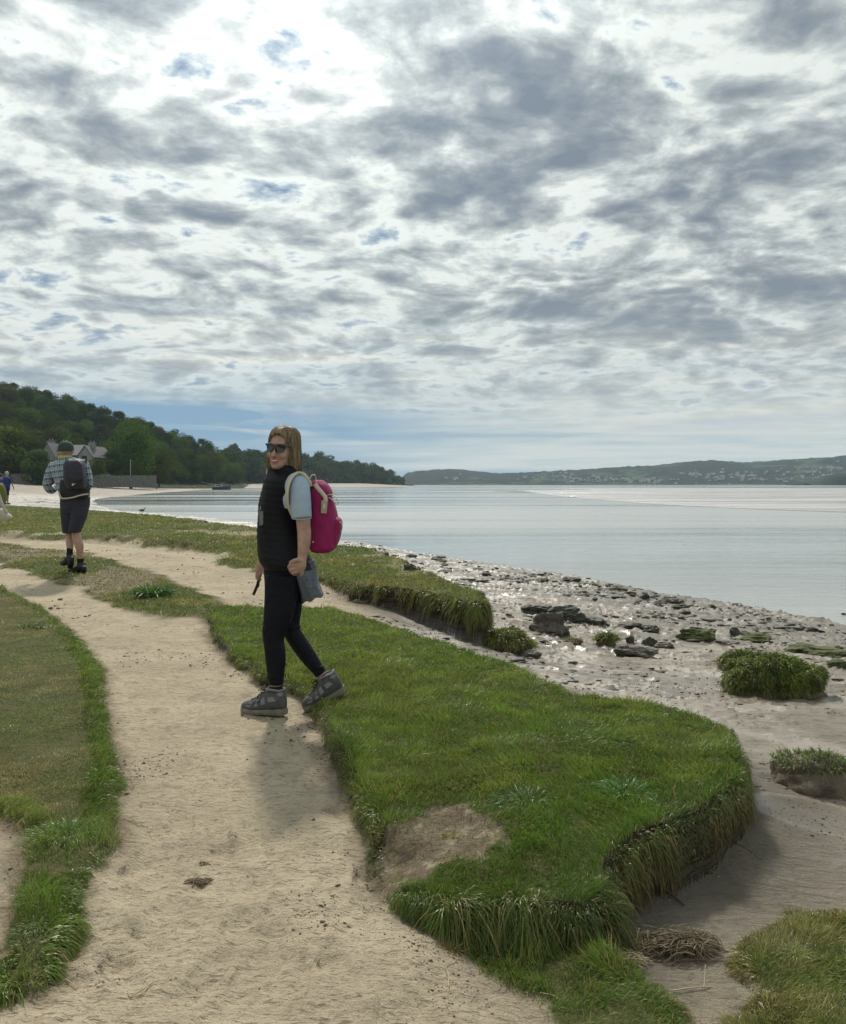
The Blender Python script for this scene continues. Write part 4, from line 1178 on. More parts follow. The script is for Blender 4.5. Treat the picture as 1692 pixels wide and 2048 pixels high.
def patchy_c(x, y, n2): return np.maximum(worn(x, y), .6 * sstep(.3, .5, fbm(x * .45, y * .3, 3, 61)))
setC = [lawn('C', 'g', '', 420000, (.045, .085), [(.068, .105, .02), (.10, .13, .028), (.16, .15, .05)], 1.2, bare=patchy_c, patch=.35, straw=.06)]
setC.append(lip('C', 13, 17, 6000, (.06, .13), [(.07, .11, .02), (.09, .12, .025), (.15, .12, .05)], wd=.009, drop=(0, .09)))
setC.append(lip('C', 17, 24, 3500, (.04, .11), [(.07, .11, .02), (.09, .12, .025), (.15, .12, .05)], wd=.011, drop=(0, .05)))
make_stuff('turf_grass', 'green turf shelf behind the woman running back to the bay', setC)
DRY = [(.095, .13, .05), (.12, .145, .06), (.20, .18, .10)]
def bare_d(x, y, n2): return .9 * sstep(3.35, 3.05, y) * sstep(-.3, .05, fbm(x * 6, y * 6, 3, 68)) + (y > 3.2) * .85 * sstep(.2, .5, fbm(x * 1.1 + 3, y * 1.4, 3, 66))
setD = [lawn('D', 'g', '', 620000, (.014, .030), DRY, 1.6, .10, patch=.15, bare=bare_d, straw=.14),
        lawn('D', 'g', '', 330000, (.045, .085), LUSH, 1.1, .12, (.25, -.1), bare=lambda x, y, n2: np.maximum(sstep(.05, .14, ground_at(x, y, GSD['D']) + .05 * n2), .93 * sstep(3.35, 3.05, y) * sstep(-.15, .15, fbm(x * 6, y * 6, 3, 68))), patch=.5),
        lip('D', 2, 15, 9000, (.05, .12), LUSH, drop=(0, .03), inset=(-.06, .02), wd=.003), lip('D', 13, 20, 4500, (.07, .14), LUSH, drop=(0, .03), wd=.003)]
make_stuff('verge_grass', 'short worn grass along the left side of the sandy path', setD)
setE = [lawn('E', 'g', '', 430000, (.03, .075), [(.06, .11, .018), (.085, .13, .03), (.20, .17, .08)], 1.0, .1, (.1, .0), patch=.30, straw=.16,
             bare=lambda x, y, n2: .85 * sstep(.0, .45, fbm(x * 4, y * 4, 3, 33) + .25)),
        lip('E', 0, 5, 2500, (.06, .11), LUSH, drop=(0, .01), droop=(.2, .6), out_=.1, upk=1.0, inset=(-.12, .0)), lip('E', 5, 8, 1500, (.06, .12), LUSH, drop=(0, .02))]
make_stuff('turf_grass', 'ragged green grass patch at the bottom edge below the bank', setE)
setF = [lawn('F', 'g', '', 430000, (.02, .055), [(.085, .13, .026), (.10, .14, .03), (.18, .165, .075)], 1.5, .1, (-.1, .05), patch=.28, straw=.14,
             bare=lambda x, y, n2: .8 * sstep(.15, .5, fbm(x * 3, y * 3, 3, 34))),
        lip('F', 0, 3, 2500, (.04, .09), [(.10, .12, .03), (.12, .13, .04), (.2, .15, .07)], drop=(0, .02)), lip('F', 6, 10, 3000, (.05, .10), [(.10, .12, .03), (.12, .13, .04), (.2, .15, .07)], drop=(0, .02))]
make_stuff('turf_grass', 'yellowish green turf in the bottom right corner', setF)

# ------------------------------------------------------------------ single tufts and plants
def tuft_sets(c, n, L, rad, cols, wd=.003, flat=.9, droop=(.4, 1.1), dome=0.0, nseg=5, rng=RNG):
    an = rng.uniform(0, 2 * math.pi, n); rr = np.sqrt(rng.random(n)) * rad
    x = c[0] + np.cos(an) * rr; y = c[1] + np.sin(an) * rr * .8
    z = ground_at(x, y) - .004 + dome * (1 - (rr / rad) ** 2)
    dr = unit(np.stack([np.cos(an) * flat * (rr / rad) + rng.normal(size=n) * .3, np.sin(an) * flat * (rr / rad) + rng.normal(size=n) * .3, np.ones(n)], -1))
    u_ = rng.random((n, 1)); c0, c1 = np.array(cols[0]), np.array(cols[1])
    tone = (c0 * (1 - u_) + c1 * u_) * rng.uniform(.65, 1.4, (n, 1))
    return blades(np.stack([x, y, z], -1), dr, rng.uniform(.55, 1.1, n) * L, np.full(n, wd) * rng.uniform(.7, 1.2, n), rng.uniform(*droop, n), tone, nseg)
def local_mesh(name, sets, loc):
    sets = [(V - np.array(loc), F, Cn, T) for V, F, Cn, T in sets]
    return blades_mesh(name, sets)
def tuft(px, py, n, L, rad, cols, name, label, cat, **kw):
    x, y, z = hit(px, py)
    e = link_mesh(name, local_mesh(name, [tuft_sets((x, y), n, L, rad, cols, **kw)], (x, y, z)), smooth=False); e.location = (x, y, z)
    tag(e, label, cat); return e
tuft(307, 1192, 420, .30, .16, [(.035, .08, .022), (.05, .11, .03)], 'leafy_plant', 'dark green strap leaved plant clump beside the path behind the man', 'plant', wd=.014, droop=(.3, .9))
tuft(130, 1672, 900, .13, .10, [(.075, .14, .03), (.13, .19, .07)], 'grass_tussock', 'bright bushy tussock at the foot of the left verge', 'tussock', wd=.0036, flat=1.2)
tuft(95, 1792, 800, .085, .075, [(.06, .12, .018), (.09, .14, .03)], 'grass_tussock', 'small green tussock on bare sand below the left verge', 'tussock', wd=.003, flat=1.3)
tuft(75, 1850, 420, .05, .075, [(.12, .16, .08), (.075, .12, .035)], 'grass_tussock', 'low grey green tussock with short curly blades lowest on the left', 'tussock', wd=.004, flat=1.3)
tuft(60, 1895, 260, .045, .06, [(.10, .13, .05), (.14, .14, .07)], 'grass_tussock', 'thin flattened tussock at the lower left edge of the sand', 'tussock', wd=.003, flat=1.3)
tuft(210, 1560, 500, .10, .07, [(.07, .13, .02), (.10, .15, .03)], 'grass_tussock', 'tall green tussock leaning onto the path from the left verge', 'tussock', wd=.003)
tuft(65, 1255, 200, .12, .12, [(.05, .09, .018), (.07, .10, .03)], 'grass_tussock', 'dark tussock on the far end of the left verge', 'tussock', wd=.007)
tuft(1600, 1835, 260, .08, .05, [(.10, .13, .05), (.14, .16, .07)], 'grass_tussock', 'pale tussock on the rim of the lower right turf', 'tussock', wd=.0028)
tuft(1590, 1910, 120, .09, .03, [(.14, .19, .08), (.18, .2, .09)], 'grass_tussock', 'small spiky pale tuft in the lower right turf', 'tussock', wd=.0032)
tuft(1250, 1452 + 130, 260, .12, .10, [(.06, .13, .04), (.11, .19, .09)], 'grass_tussock', 'bluish broad bladed clump near the lip of the bank', 'tussock', wd=.005, flat=1.3)
tuft(1050, 1600, 260, .10, .10, [(.06, .13, .04), (.12, .20, .10)], 'grass_tussock', 'glossy broad bladed clump above the bare patch of the bank', 'tussock', wd=.005, flat=1.5)
tuft(905, 1898, 330, .055, .035, [(.22, .16, .08), (.14, .13, .05)], 'dead_grass_clump', 'small brown clump of dead grass on the sand under the bank', 'dead grass', wd=.0025, flat=1.4)
tuft(905, 1672, 170, .045, .035, [(.13, .14, .03), (.16, .15, .06)], 'grass_tussock', 'tiny yellowish tuft alone in the bare soil on the bank', 'tussock', wd=.0022)

# ------------------------------------------------------------------ turf hummocks left standing on the mud
EARTH = mat('damp_earth', (.13, .10, .07), .9, bump=(18, .8, .05), var=(9, .45))
def vdisp(v, sc, amp, seed):
    return v * (1 + amp * float(fbm(np.array([v.x * sc + 7.1]), np.array([v.y * sc + v.z * sc * 1.7]), 3, seed)[0]))
def hummock(px, py, wpx, hpx, name, label, nb, L, cols, seed, depth=.75, top=.62, wd=.006, skirt=.5):
    x, y, z = hit(px, py)
    w = wpx / FL * y / 2; h = hpx / FL * y; y = y + w * depth
    z = gz(x, y - w * depth * .6)
    e = empty(name, (x, y, z)); tag(e, label, 'turf hummock', None)
    bm = bmesh.new(); bmesh.ops.create_icosphere(bm, subdivisions=4, radius=1)
    for v in bm.verts:
        d_ = vdisp(v.co, 1.7, .28, seed); d_ = vdisp(d_, 5.0, .10, seed + 1)
        zz = d_.z
        if zz > 0: zz = zz ** .78 if zz < 1 else zz
        v.co = (d_.x * w * (1 - .12 * max(0, -zz)), d_.y * w * depth, zz * h * .78 if zz > 0 else zz * .25)
    me = bpy.data.meshes.new('soil'); bm.to_mesh(me)
    o = link_mesh('soil', me, EARTH, e)
    bm.faces.ensure_lookup_table()
    r = np.random.default_rng(seed)
    vv_ = np.array([v.co[:] for v in bm.verts]); nn_ = np.array([v.normal[:] for v in bm.verts])
    ok = (vv_[:, 2] > h * .78 * (top - .35 * skirt))
    cand = np.nonzero(ok)[0]
    k = cand[r.integers(0, len(cand), nb)]
    p = vv_[k] + r.normal(size=(nb, 3)) * np.array([w, w * depth, h]) * .03; nr = nn_[k]
    dr = unit(nr * np.array([.9, .9, .5]) + np.array([.05, 0, .55]) + r.normal(size=(nb, 3)) * .3)
    u_ = r.random((nb, 1)); lowf = np.clip(1 - vv_[k][:, 2:3] / (h * .78), 0, 1)
    cl = vnoise(p[:, 0] * 6 / w, p[:, 1] * 6 / w, seed)[:, None]
    tone = (np.array(cols[0]) * (1 - u_) + np.array(cols[1]) * u_); tone = tone * (1 - lowf * .55) + np.array(cols[2]) * lowf * .55
    tone = tone * r.uniform(.6, 1.4, (nb, 1)) * (.65 + .7 * cl)
    Bs = blades(p, dr, r.uniform(.5, 1.1, nb) * L * (.6 + .9 * cl[:, 0]), np.full(nb, wd) * r.uniform(.7, 1.3, nb), r.uniform(.5, 1.3, nb), tone, 4, rng=r)
    g = link_mesh('grass', blades_mesh('grass', [Bs]), None, e, smooth=False)
    bm.free()
    return e
hummock(1572, 1400, 205, 100, 'turf_hummock', 'large shaggy green hummock standing alone on the mud at the right', 30000, .062, [(.06, .10, .015), (.09, .13, .022), (.12, .10, .04)], 3, top=.25, wd=.007)
hummock(1490, 1345, 90, 45, 'turf_hummock', 'low grassy shoulder joined to the large hummock on its left side', 4000, .07, [(.07, .11, .018), (.10, .13, .022), (.12, .11, .04)], 33, top=.5, wd=.008)
hummock(1016, 1304, 104, 46, 'turf_hummock', 'small olive hummock on the mud beside the rock ledge', 3200, .10, [(.075, .10, .02), (.11, .125, .03), (.15, .13, .05)], 4, top=.35, wd=.009)
hummock(1216, 1292, 40, 26, 'turf_hummock', 'tiny tufted hummock between the flat rocks', 900, .13, [(.07, .10, .02), (.10, .12, .03), (.13, .11, .05)], 5, wd=.01)
hummock(1150, 1290, 30, 10, 'turf_hummock', 'flat reddish green tuft behind the small olive hummock', 500, .08, [(.10, .10, .03), (.14, .11, .05), (.14, .10, .05)], 6, wd=.01)
hummock(1680, 1600, 215, 75, 'turf_hummock', 'eroded earth hummock with sparse dark tufts cut by the right edge', 1500, .07, [(.06, .11, .03), (.10, .12, .04), (.13, .11, .05)], 7, top=.9, wd=.0045)
tuft(1585, 1520, 260, .07, .04, [(.10, .09, .05), (.08, .12, .05)], 'grass_tussock', 'dark spiky tuft on the left rim of the eroded hummock', 'tussock', wd=.004)

# ------------------------------------------------------------------ rocks
def rock_mat(name, c0, c1, wetk):
    m_ = bpy.data.materials.new(name); m_.use_nodes = True; q = NT(m_.node_tree)
    pos = q.n('ShaderNodeTexCoord').outputs['Object']
    b = q.n('ShaderNodeBsdfPrincipled')
    n1 = q.noise(pos, 7, 6, .65); n2 = q.noise(pos, 40, 4, .6)
    q.put(b.inputs['Base Color'], q.mix(q.mr(q.m('ADD', q.m('MULTIPLY', n1, .6), q.m('MULTIPLY', n2, .4)), .38, .62), c0, c1))
    b.inputs['Roughness'].default_value = wetk
    bn = q.n('ShaderNodeBump'); bn.inputs['Strength'].default_value = 1; bn.inputs['Distance'].default_value = .04
    q.put(bn.inputs['Height'], q.m('ADD', n1, q.m('MULTIPLY', n2, .5))); q.t.links.new(bn.outputs[0], b.inputs['Normal'])
    o_ = q.n('ShaderNodeOutputMaterial'); q.t.links.new(b.outputs[0], o_.inputs[0]); return m_
RDARK = rock_mat('dark_weedy_rock', (.025, .027, .020), (.075, .072, .055), .6)
RGREY = rock_mat('muddy_rock', (.07, .062, .048), (.16, .14, .115), .65)
RMOSS = rock_mat('mossy_rock', (.045, .06, .018), (.13, .14, .045), .85)
def rock_mesh(seed, ax, ay, az, sub=4, jag=.35):
    bm = bmesh.new(); bmesh.ops.create_icosphere(bm, subdivisions=sub, radius=1)
    r = random.Random(seed)
    planes = [(Vector((r.gauss(0, 1), r.gauss(0, 1), r.gauss(.2, .8))).normalized(), r.uniform(.55, .85)) for _ in range(9)]
    P_ = np.array([v.co[:] for v in bm.verts])
    q1 = fbm(P_[:, 0] * 2.2 + seed, P_[:, 1] * 2.2 + P_[:, 2] * 3.1, 4, seed); q2 = fbm(P_[:, 0] * 7 + seed, P_[:, 1] * 7 + P_[:, 2] * 9, 3, seed + 5)
    for i, v in enumerate(bm.verts):
        c = v.co.copy()
        for nn, dd in planes:
            k = c.dot(nn)
            if k > dd: c -= nn * (k - dd) * .85
        c *= 1 + jag * q1[i] + .12 * q2[i]
        # bedding: terraces
        c.z = c.z * .7 + .3 * round(c.z * 4) / 4
        v.co = (c.x * ax, c.y * ay, c.z * az)
    me = bpy.data.meshes.new('rock'); bm.to_mesh(me); bm.free()
    return me
def rock(px, py, wpx, hpx, m_, label, seed, group=None, dk=.7, sub=4, name='rock'):
    wpx *= .95; hpx *= 1.0
    x, y, z = hit(px, py)
    w = wpx / FL * y / 2; h = hpx / FL * y
    me = rock_mesh(seed, w, w * dk, h * .75, sub)
    o = link_mesh(name, me, m_, None, smooth=False); o.location = (x, y + w * dk * .5, z + h * .15); o.rotation_euler = (0, 0, random.Random(seed).uniform(-.3, .3))
    tag(o, label, 'rock', group); return o
rock(1085, 1232, 90, 26, RDARK, 'dark weedy rock slab left of the tallest boulders', 1)
rock(1128, 1240, 86, 30, RDARK, 'black wet rock ledge behind the rounded grey boulder', 2)
rock(1100, 1266, 88, 44, RGREY, 'rounded grey boulder with deep cracks in front of the black ledge', 3, dk=.8)
rock(1160, 1247, 36, 22, RDARK, 'steep black block at the right end of the ledge', 4)
rock(1192, 1250, 66, 18, RDARK, 'flat dark rock right of the steep black block', 5)
rock(1262, 1258, 84, 12, RDARK, 'long thin dark slab running out over the mud', 6)
rock(1306, 1266, 40, 16, RDARK, 'squarish dark stone at the end of the long thin slab', 7)
rock(1278, 1314, 92, 26, RGREY, 'broad low grey rock beside the tufted hummock', 8)
rock(1298, 1290, 36, 18, RDARK, 'small upright dark stone behind the broad low rock', 9)
rock(1262, 1284, 22, 14, RDARK, 'small dark cube of stone beside the tufted hummock', 10)
rock(1330, 1296, 40, 12, RGREY, 'low muddy rock right of the small upright stone', 34)
rock(1400, 1278, 98, 24, RMOSS, 'mossy green flat rock in the pale mud channel', 11)
rock(1472, 1270, 30, 16, RDARK, 'small dark pointed rock right of the mossy flat rock', 12)
rock(1518, 1286, 88, 18, RMOSS, 'long mossy rock above the large hummock', 13)
rock(1640, 1312, 130, 20, RMOSS, 'yellow green weedy rock platform at the right edge', 14)
rock(1690, 1338, 70, 16, RMOSS, 'weedy rock below the platform at the right edge', 15)
rock(1455, 1290, 60, 8, RGREY, 'sunken grey rock above the low grassy shoulder', 16)
rock(1060, 1312, 60, 12, RGREY, 'low grey rock right of the small olive hummock', 17)
rock(1700, 1238, 34, 14, RDARK, 'dark stone at the water edge by the right side', 18)
rock(820, 1140, 30, 14, RDARK, 'dark stone at the corner of the far turf shelf', 19)
rock(1350, 1184 + 22, 60, 13, RGREY, 'flat stone awash where the shoreline bends', 20)
rr_ = random.Random(77)
small_me = [rock_mesh(50 + i, 1, .8, .55, 2) for i in range(5)]
for m_ in small_me: m_.materials.append(RDARK)
gr_me = [m_.copy() for m_ in small_me[:3]]
for m_ in gr_me: m_.materials.clear(); m_.materials.append(RMOSS)
shn = [(690, 1084), (830, 1108), (1000, 1136), (1150, 1158), (1340, 1196), (1500, 1218), (1692, 1252)]
for i in range(210):
    px = rr_.uniform(690, 1400) if i < 165 else rr_.uniform(1350, 1700)
    py0 = np.interp(px, [a for a, b in shn], [b for a, b in shn])
    py = py0 + abs(rr_.gauss(0, 1)) * (16 if px < 1350 else 26) + rr_.uniform(-4, 3)
    x, y, z = hit(px, py)
    if float(ground_at(np.array([x]), np.array([y]), GT)[0]) > .05: continue
    o = bpy.data.objects.new('stone', rr_.choice(gr_me if rr_.random() < .25 else small_me)); C.objects.link(o)
    s = rr_.choice([3, 4, 5, 6, 8, 11]) / FL * y * rr_.uniform(.6, 1.3)
    o.location = (x, y, max(z, WATER_Z - .03) + s * .1); o.rotation_euler = (rr_.uniform(-.2, .2), 0, rr_.uniform(0, 6.3)); o.scale = (s * rr_.uniform(.8, 1.5), s, s * rr_.uniform(.4, .8))
    tag(o, 'small dark stone on the glistening mud by the water line', 'stone', 'stones along the water line')

for i in range(46):
    px = rr_.uniform(15, 150); py = 985 + rr_.random() ** 1.5 * 26; 
    if rr_.random() < .5: py = 1003 + (px - 20) * .03 + rr_.gauss(0, 1.2)
    x, y, z = hit(px, py)
    if float(ground_at(np.array([x]), np.array([y]), GT)[0]) > .05 or y < 50: continue
    o = bpy.data.objects.new('stone', rr_.choice(small_me)); C.objects.link(o)
    s = rr_.choice([1.5, 2, 3, 4]) / FL * y * rr_.uniform(.6, 1.2); o.location = (x, y, max(z, WATER_Z)); o.rotation_euler = (0, 0, rr_.uniform(0, 6.3)); o.scale = (s * rr_.uniform(1, 3), s, s * .5)
    tag(o, 'dark weedy stone on the bright wet mud in the bay left of the walking man', 'stone', 'stones in the bay on the left')
# ------------------------------------------------------------------ clods, straw and stalks on the sand
def scatter_pts(n, ymax=16, maxsz=None):
    y = 2.05 * (ymax / 2.05) ** (RNG.random(n) ** 1.25); x = RNG.uniform(-.62, .62, n) * (y + .3)
    t_ = ground_at(x, y, GT); w_ = ground_at(x, y, GSDW)
    k = (t_ < .05) & (w_ < -.5)
    return x[k], y[k]
x, y = scatter_pts(200000)
z = ground_at(x, y)
cln = fbm(x * 1.5, y * 1.5, 4, 91) + .5 * fbm(x * 6, y * 6, 2, 92)
edge = np.maximum.reduce([sstep(-.35, -.02, ground_at(x, y, GSD[k])) for k in 'AD'])
# loose crumbs gather below the banks and in scattered trails
kp = RNG.random(len(x)) < np.clip(sstep(-.15, .6, cln) * .5 + .6 * edge * sstep(-.2, .4, cln), 0, 1) * .42
x, y, z = x[kp], y[kp], z[kp]; n = len(x)
ico = bmesh.new(); bmesh.ops.create_icosphere(ico, subdivisions=1, radius=1)
iv = np.array([v.co[:] for v in ico.verts]); inf = np.array([[v.index for v in f.verts] for f in ico.faces]); ico.free()
s = RNG.lognormal(math.log(.0017), .5, n) * np.clip(y / 3, .8, 4)
V = iv[None] * (1 + .35 * RNG.normal(size=(n, len(iv), 1))) * s[:, None, None] * np.array([1.25, 1, .7]) + np.stack([x, y, z + s * .3], -1)[:, None]
F = (inf[None] + (np.arange(n) * len(iv))[:, None, None]).reshape(-1)
me = mesh_np('crumbs', V.reshape(-1, 3), F, np.full(n * len(inf), 3))
o = link_mesh('soil_crumbs', me, mat('dry_soil_crumbs', (.15, .115, .08), .95, var=(30, .4)), smooth=False); tag(o, 'crumbs of soil and grit scattered over the sandy path', 'crumbs', None, 'stuff')
xq = RNG.uniform(-1, 12, 30000); yq = RNG.uniform(3, 26, 30000)
zq = ground_at(xq, yq); kq = (ground_at(xq, yq, GT) < .03) & (zq < -.14) & (zq > -1.36) & (np.abs(xq / yq) < .6)
kq &= RNG.random(len(xq)) < sstep(.0, .45, fbm(xq * .9, yq * 1.8, 4, 101)) * .9
xq, yq, zq = xq[kq], yq[kq], zq[kq]; n = len(xq)
s = RNG.lognormal(math.log(.010), .6, n) * np.clip(yq / 7, .6, 2.2)
V = iv[None] * (1 + .4 * RNG.normal(size=(n, len(iv), 1))) * s[:, None, None] * np.array([1.7, 1, .28]) + np.stack([xq, yq, zq + s * .05], -1)[:, None]
F = (inf[None] + (np.arange(n) * len(iv))[:, None, None]).reshape(-1)
o = link_mesh('weed_scraps', mesh_np('weed_scraps', V.reshape(-1, 3), F, np.full(n * len(inf), 3)), mat('dark_weed', (.05, .045, .032), .6, var=(20, .5)), smooth=False); tag(o, 'dark scraps of weed and mud strewn over the wet shore', 'seaweed', None, 'stuff')
x, y = scatter_pts(15000, 12)
kp = RNG.random(len(x)) < sstep(.0, .5, fbm(x * 2, y * 2, 3, 96)) * .5 + .03
x, y = x[kp], y[kp]; n = len(x); an = RNG.normal(size=n) * .6 + RNG.integers(0, 2, n) * math.pi
dr = unit(np.stack([np.cos(an), np.sin(an), RNG.normal(size=n) * .05 + .04], -1))
L = RNG.uniform(.01, .04, n) * np.clip(y / 4, .7, 2)
tone = np.where(RNG.random((n, 1)) < .45, np.array([[.42, .34, .22]]), np.array([[.10, .075, .05]])) * RNG.uniform(.7, 1.2, (n, 1))
B = blades(np.stack([x, y, ground_at(x, y) + .003], -1), dr, L, np.clip(.0005 * y, .0013, .01), np.full(n, .05), tone, 2)
o = link_mesh('straw_litter', blades_mesh('straw_litter', [B]), smooth=False); tag(o, 'bits of dry straw and root lying over the sand', 'litter', None, 'stuff')
STRAW = mat('dry_stalk', (.42, .34, .21), .7, var=(30, .25)); TWIG = mat('dark_twig', (.07, .052, .038), .85, var=(30, .3))
def stalk(pts, r, label, m_=STRAW, name='dry_stalk'):
    W3 = []
    for (px, py, up) in pts:
        x, y, z = hit(px, py); W3.append(Vector((x, y, z + up)))
    # smooth the polyline
    out = []
    for i in range(len(W3) - 1):
        p0, p1, p2, p3 = W3[max(i - 1, 0)], W3[i], W3[i + 1], W3[min(i + 2, len(W3) - 1)]
        for k in range(6):
            t_ = k / 6
            out.append(.5 * ((2 * p1) + (p2 - p0) * t_ + (2 * p0 - 5 * p1 + 4 * p2 - p3) * t_ ** 2 + (3 * p1 - p0 - 3 * p2 + p3) * t_ ** 3))
    out.append(W3[-1])
    o = MB().tube(out, [r * (1 - .4 * i / len(out)) for i in range(len(out))], 6).build(name, m_)
    tag(o, label, 'twig' if m_ is TWIG else 'stalk'); return o
stalk([(898, 1978, .004), (896, 1955, .01), (890, 1935, .012), (905, 1922, .02)], .0018, 'pale bent stalk standing out of the sand under the brown clump')
stalk([(1080, 1991, .006), (1105, 1996, .008), (1122, 2004, .004)], .0015, 'pale stalk lying across the dead grass at the bottom')
stalk([(82, 1891, .004), (108, 1878, .012), (125, 1862, .02), (127, 1853, .012)], .0019, 'curved pale stalk curling round the lowest left tussock')
stalk([(0, 1984, .004), (40, 1976, .006), (72, 1969, .004)], .0019, 'pale stalk reaching in from the left edge low down')
stalk([(262, 1996, .003), (290, 1980, .005), (312, 1968, .006), (338, 1962, .003)], .0018, 'long forked stalk on the sand near the bottom', )
stalk([(256, 1985, .003), (262, 1998, .004), (285, 1990, .005), (303, 1968, .004)], .0017, 'short stalk crossing the long forked stalk')
stalk([(228, 1676, .004), (255, 1684, .006), (288, 1690, .003)], .0018, 'pale stalk lying on the path beside the bright tussock')
stalk([(255, 1642, .004), (276, 1651, .006), (296, 1658, .003)], .0018, 'straight pale stalk higher up beside the left verge')
stalk([(275, 1594, .003), (300, 1583, .01), (320, 1583, .01), (338, 1588, .004)], .0012, 'thin bowed stalk with a dark seed head on the path')
stalk([(130, 1962, .003), (145, 1972, .006), (155, 1982, .003)], .0016, 'short stalk beside the scuffed hollow at lower left')
stalk([(1335, 1713, .02), (1332, 1740, .03), (1330, 1775, .004)], .0035, 'pale root hanging down from the bank to the mud', STRAW, 'root')
stalk([(1318, 1782, .01), (1340, 1795, .012), (1368, 1815, .008)], .006, 'dark driftwood branch on the mud below the bank', TWIG, 'branch')
stalk([(1470, 1700, .03), (1500, 1712, .02), (1522, 1724, .01), (1530, 1712, .03)], .002, 'thin forked twig on the mud under the bank tip', TWIG, 'twig')
stalk([(1475, 1625, .03), (1468, 1645, .05), (1462, 1660, .02)], .0022, 'dark curled root sticking out at the bank tip', TWIG, 'root')
stalk([(1345, 1985, .004), (1380, 1982, .008), (1420, 1978, .004)], .0022, 'pale stalk on the small sandy gap at the bottom right')
stalk([(1408, 1980, .004), (1410, 1970, .03), (1411, 1962, .05)], .0022, 'short upright stalk stub in the small sandy gap')
def nest(px, py, rad, hgt, n, label, name, seed, cols):
    """a tangle of dead stems"""
    r = np.random.default_rng(seed); x, y, z = hit(px, py)
    mb = MB(); rad_ = rad / FL * y; hg = hgt / FL * y
    for i in range(n):
        a = r.uniform(0, 6.28); b_ = r.normal(-.3, .9) + math.pi * (r.random() < .4)
        r0, r1 = r.uniform(0, 1.0) * rad_, r.uniform(.2, 1.2) * rad_
        p0 = Vector((math.cos(a) * r0, math.sin(a) * r0 * .6, hg * r.uniform(.1, 1.0))); p2 = Vector((math.cos(b_) * r1, math.sin(b_) * r1 * .6, hg * r.uniform(-.2, .4)))
        pm = (p0 + p2) * .5 + Vector((0, 0, hg * r.uniform(0, .6)))
        mb.tube([p0, (p0 + pm) * .5 + Vector((0, 0, hg * .1)), pm, (pm + p2) * .5, p2], .0007 * y * r.uniform(.5, 1.2), 4, False)
    o = mb.build(name, cols); o.location = (x, y, z); tag(o, label, 'dead stems'); return o
nest(1352, 1900, 88, 34, 260, 'grey brown tangle of dead stems on the edge of the hollow', 'dead_stem_tangle', 4, mat('dead_stems', (.18, .14, .085), .8, var=(20, .4)))
nest(1250, 1925, 48, 18, 120, 'low mat of dead straw between the two green patches', 'dead_stem_tangle', 5, STRAW)
nest(400, 1765, 30, 6, 60, 'small flat whorl of dead roots in the middle of the path', 'dead_stem_tangle', 6, mat('dead_roots', (.16, .12, .075), .85))
nest(408, 1728, 14, 6, 20, 'tiny knot of straw above the whorl of roots on the path', 'dead_stem_tangle', 7, STRAW)
# ================================================================== PEOPLE
def fuse(mb, name, voxel, smooth_it=4, mat_=None, parent=None, factor=.5):
    """union overlapping closed shapes into one continuous smooth surface"""
    me = bpy.data.meshes.new(name); me.from_pydata(mb.v, [], mb.f); me.update()
    ob = bpy.data.objects.new('tmp', me); C.objects.link(ob)
    bm = bmesh.new(); bm.from_mesh(me); bmesh.ops.recalc_face_normals(bm, faces=bm.faces[:]); bm.to_mesh(me); bm.free()
    r = ob.modifiers.new('r', 'REMESH'); r.mode = 'VOXEL'; r.voxel_size = voxel
    s = ob.modifiers.new('s', 'SMOOTH'); s.iterations = smooth_it; s.factor = factor
    dg = bpy.context.evaluated_depsgraph_get(); dg.update()
    new = bpy.data.meshes.new_from_object(ob.evaluated_get(dg))
    bpy.data.objects.remove(ob); bpy.data.meshes.remove(me)
    new.name = name
    return link_mesh(name, new, mat_, parent)
def cr(arr, n):
    """Catmull-Rom resample of rows"""
    a = np.array(arr, float); N = len(a); out_ = []
    for i in range(N - 1):
        p0, p1, p2, p3 = a[max(i - 1, 0)], a[i], a[i + 1], a[min(i + 2, N - 1)]
        for k in range(n):
            t_ = k / n
            out_.append(.5 * (2 * p1 + (p2 - p0) * t_ + (2 * p0 - 5 * p1 + 4 * p2 - p3) * t_ ** 2 + (3 * p1 - p0 - 3 * p2 + p3) * t_ ** 3))
    out_.append(a[-1]); return np.array(out_)
def slices(rings, Y0, sub=4, seg=28, ex=2.2, mod=None, org=(0, 0, 0)):
    """loft through horizontal slices: row, left edge, right edge (photograph pixels at distance Y0), depth offset, half depth"""
    R = cr(rings, sub); vs, fs = [], []; k_ = Y0 / FL
    for i, (py, xl, xr, dy, hy_) in enumerate(R):
        k_ = (Y0 + dy) / FL; z = CH - (py - HZ) * k_; cx = ((xl + xr) / 2 - CX) * k_; hx_ = max((xr - xl) / 2 * k_, .001)
        for k in range(seg):
            an = 2 * math.pi * k / seg; c, s = math.cos(an), math.sin(an)
            f_ = 1.0 if mod is None else mod(py, an)
            vs.append((cx + hx_ * f_ * math.copysign(abs(c) ** (2 / ex), c) - org[0], Y0 + dy + hy_ * f_ * math.copysign(abs(s) ** (2 / ex), s) - org[1], z - org[2]))
        if i:
            for k in range(seg):
                fs.append(((i - 1) * seg + k, i * seg + k, i * seg + (k + 1) % seg, (i - 1) * seg + (k + 1) % seg))
    fs.append(tuple(range(seg))); fs.append(tuple((len(R) - 1) * seg + k for k in range(seg))[::-1])
    return vs, fs
def limb(pts, rad, Y0, org, sub=4, seg=14):
    """tube through photograph points (px, py, distance)"""
    A = cr([(*p, r) for p, r in zip(pts, rad)], sub)
    W3 = [PY(a, b, c) - Vector(org) for a, b, c, r in A]
    return tube_np(W3, [r for *_, r in A], seg)
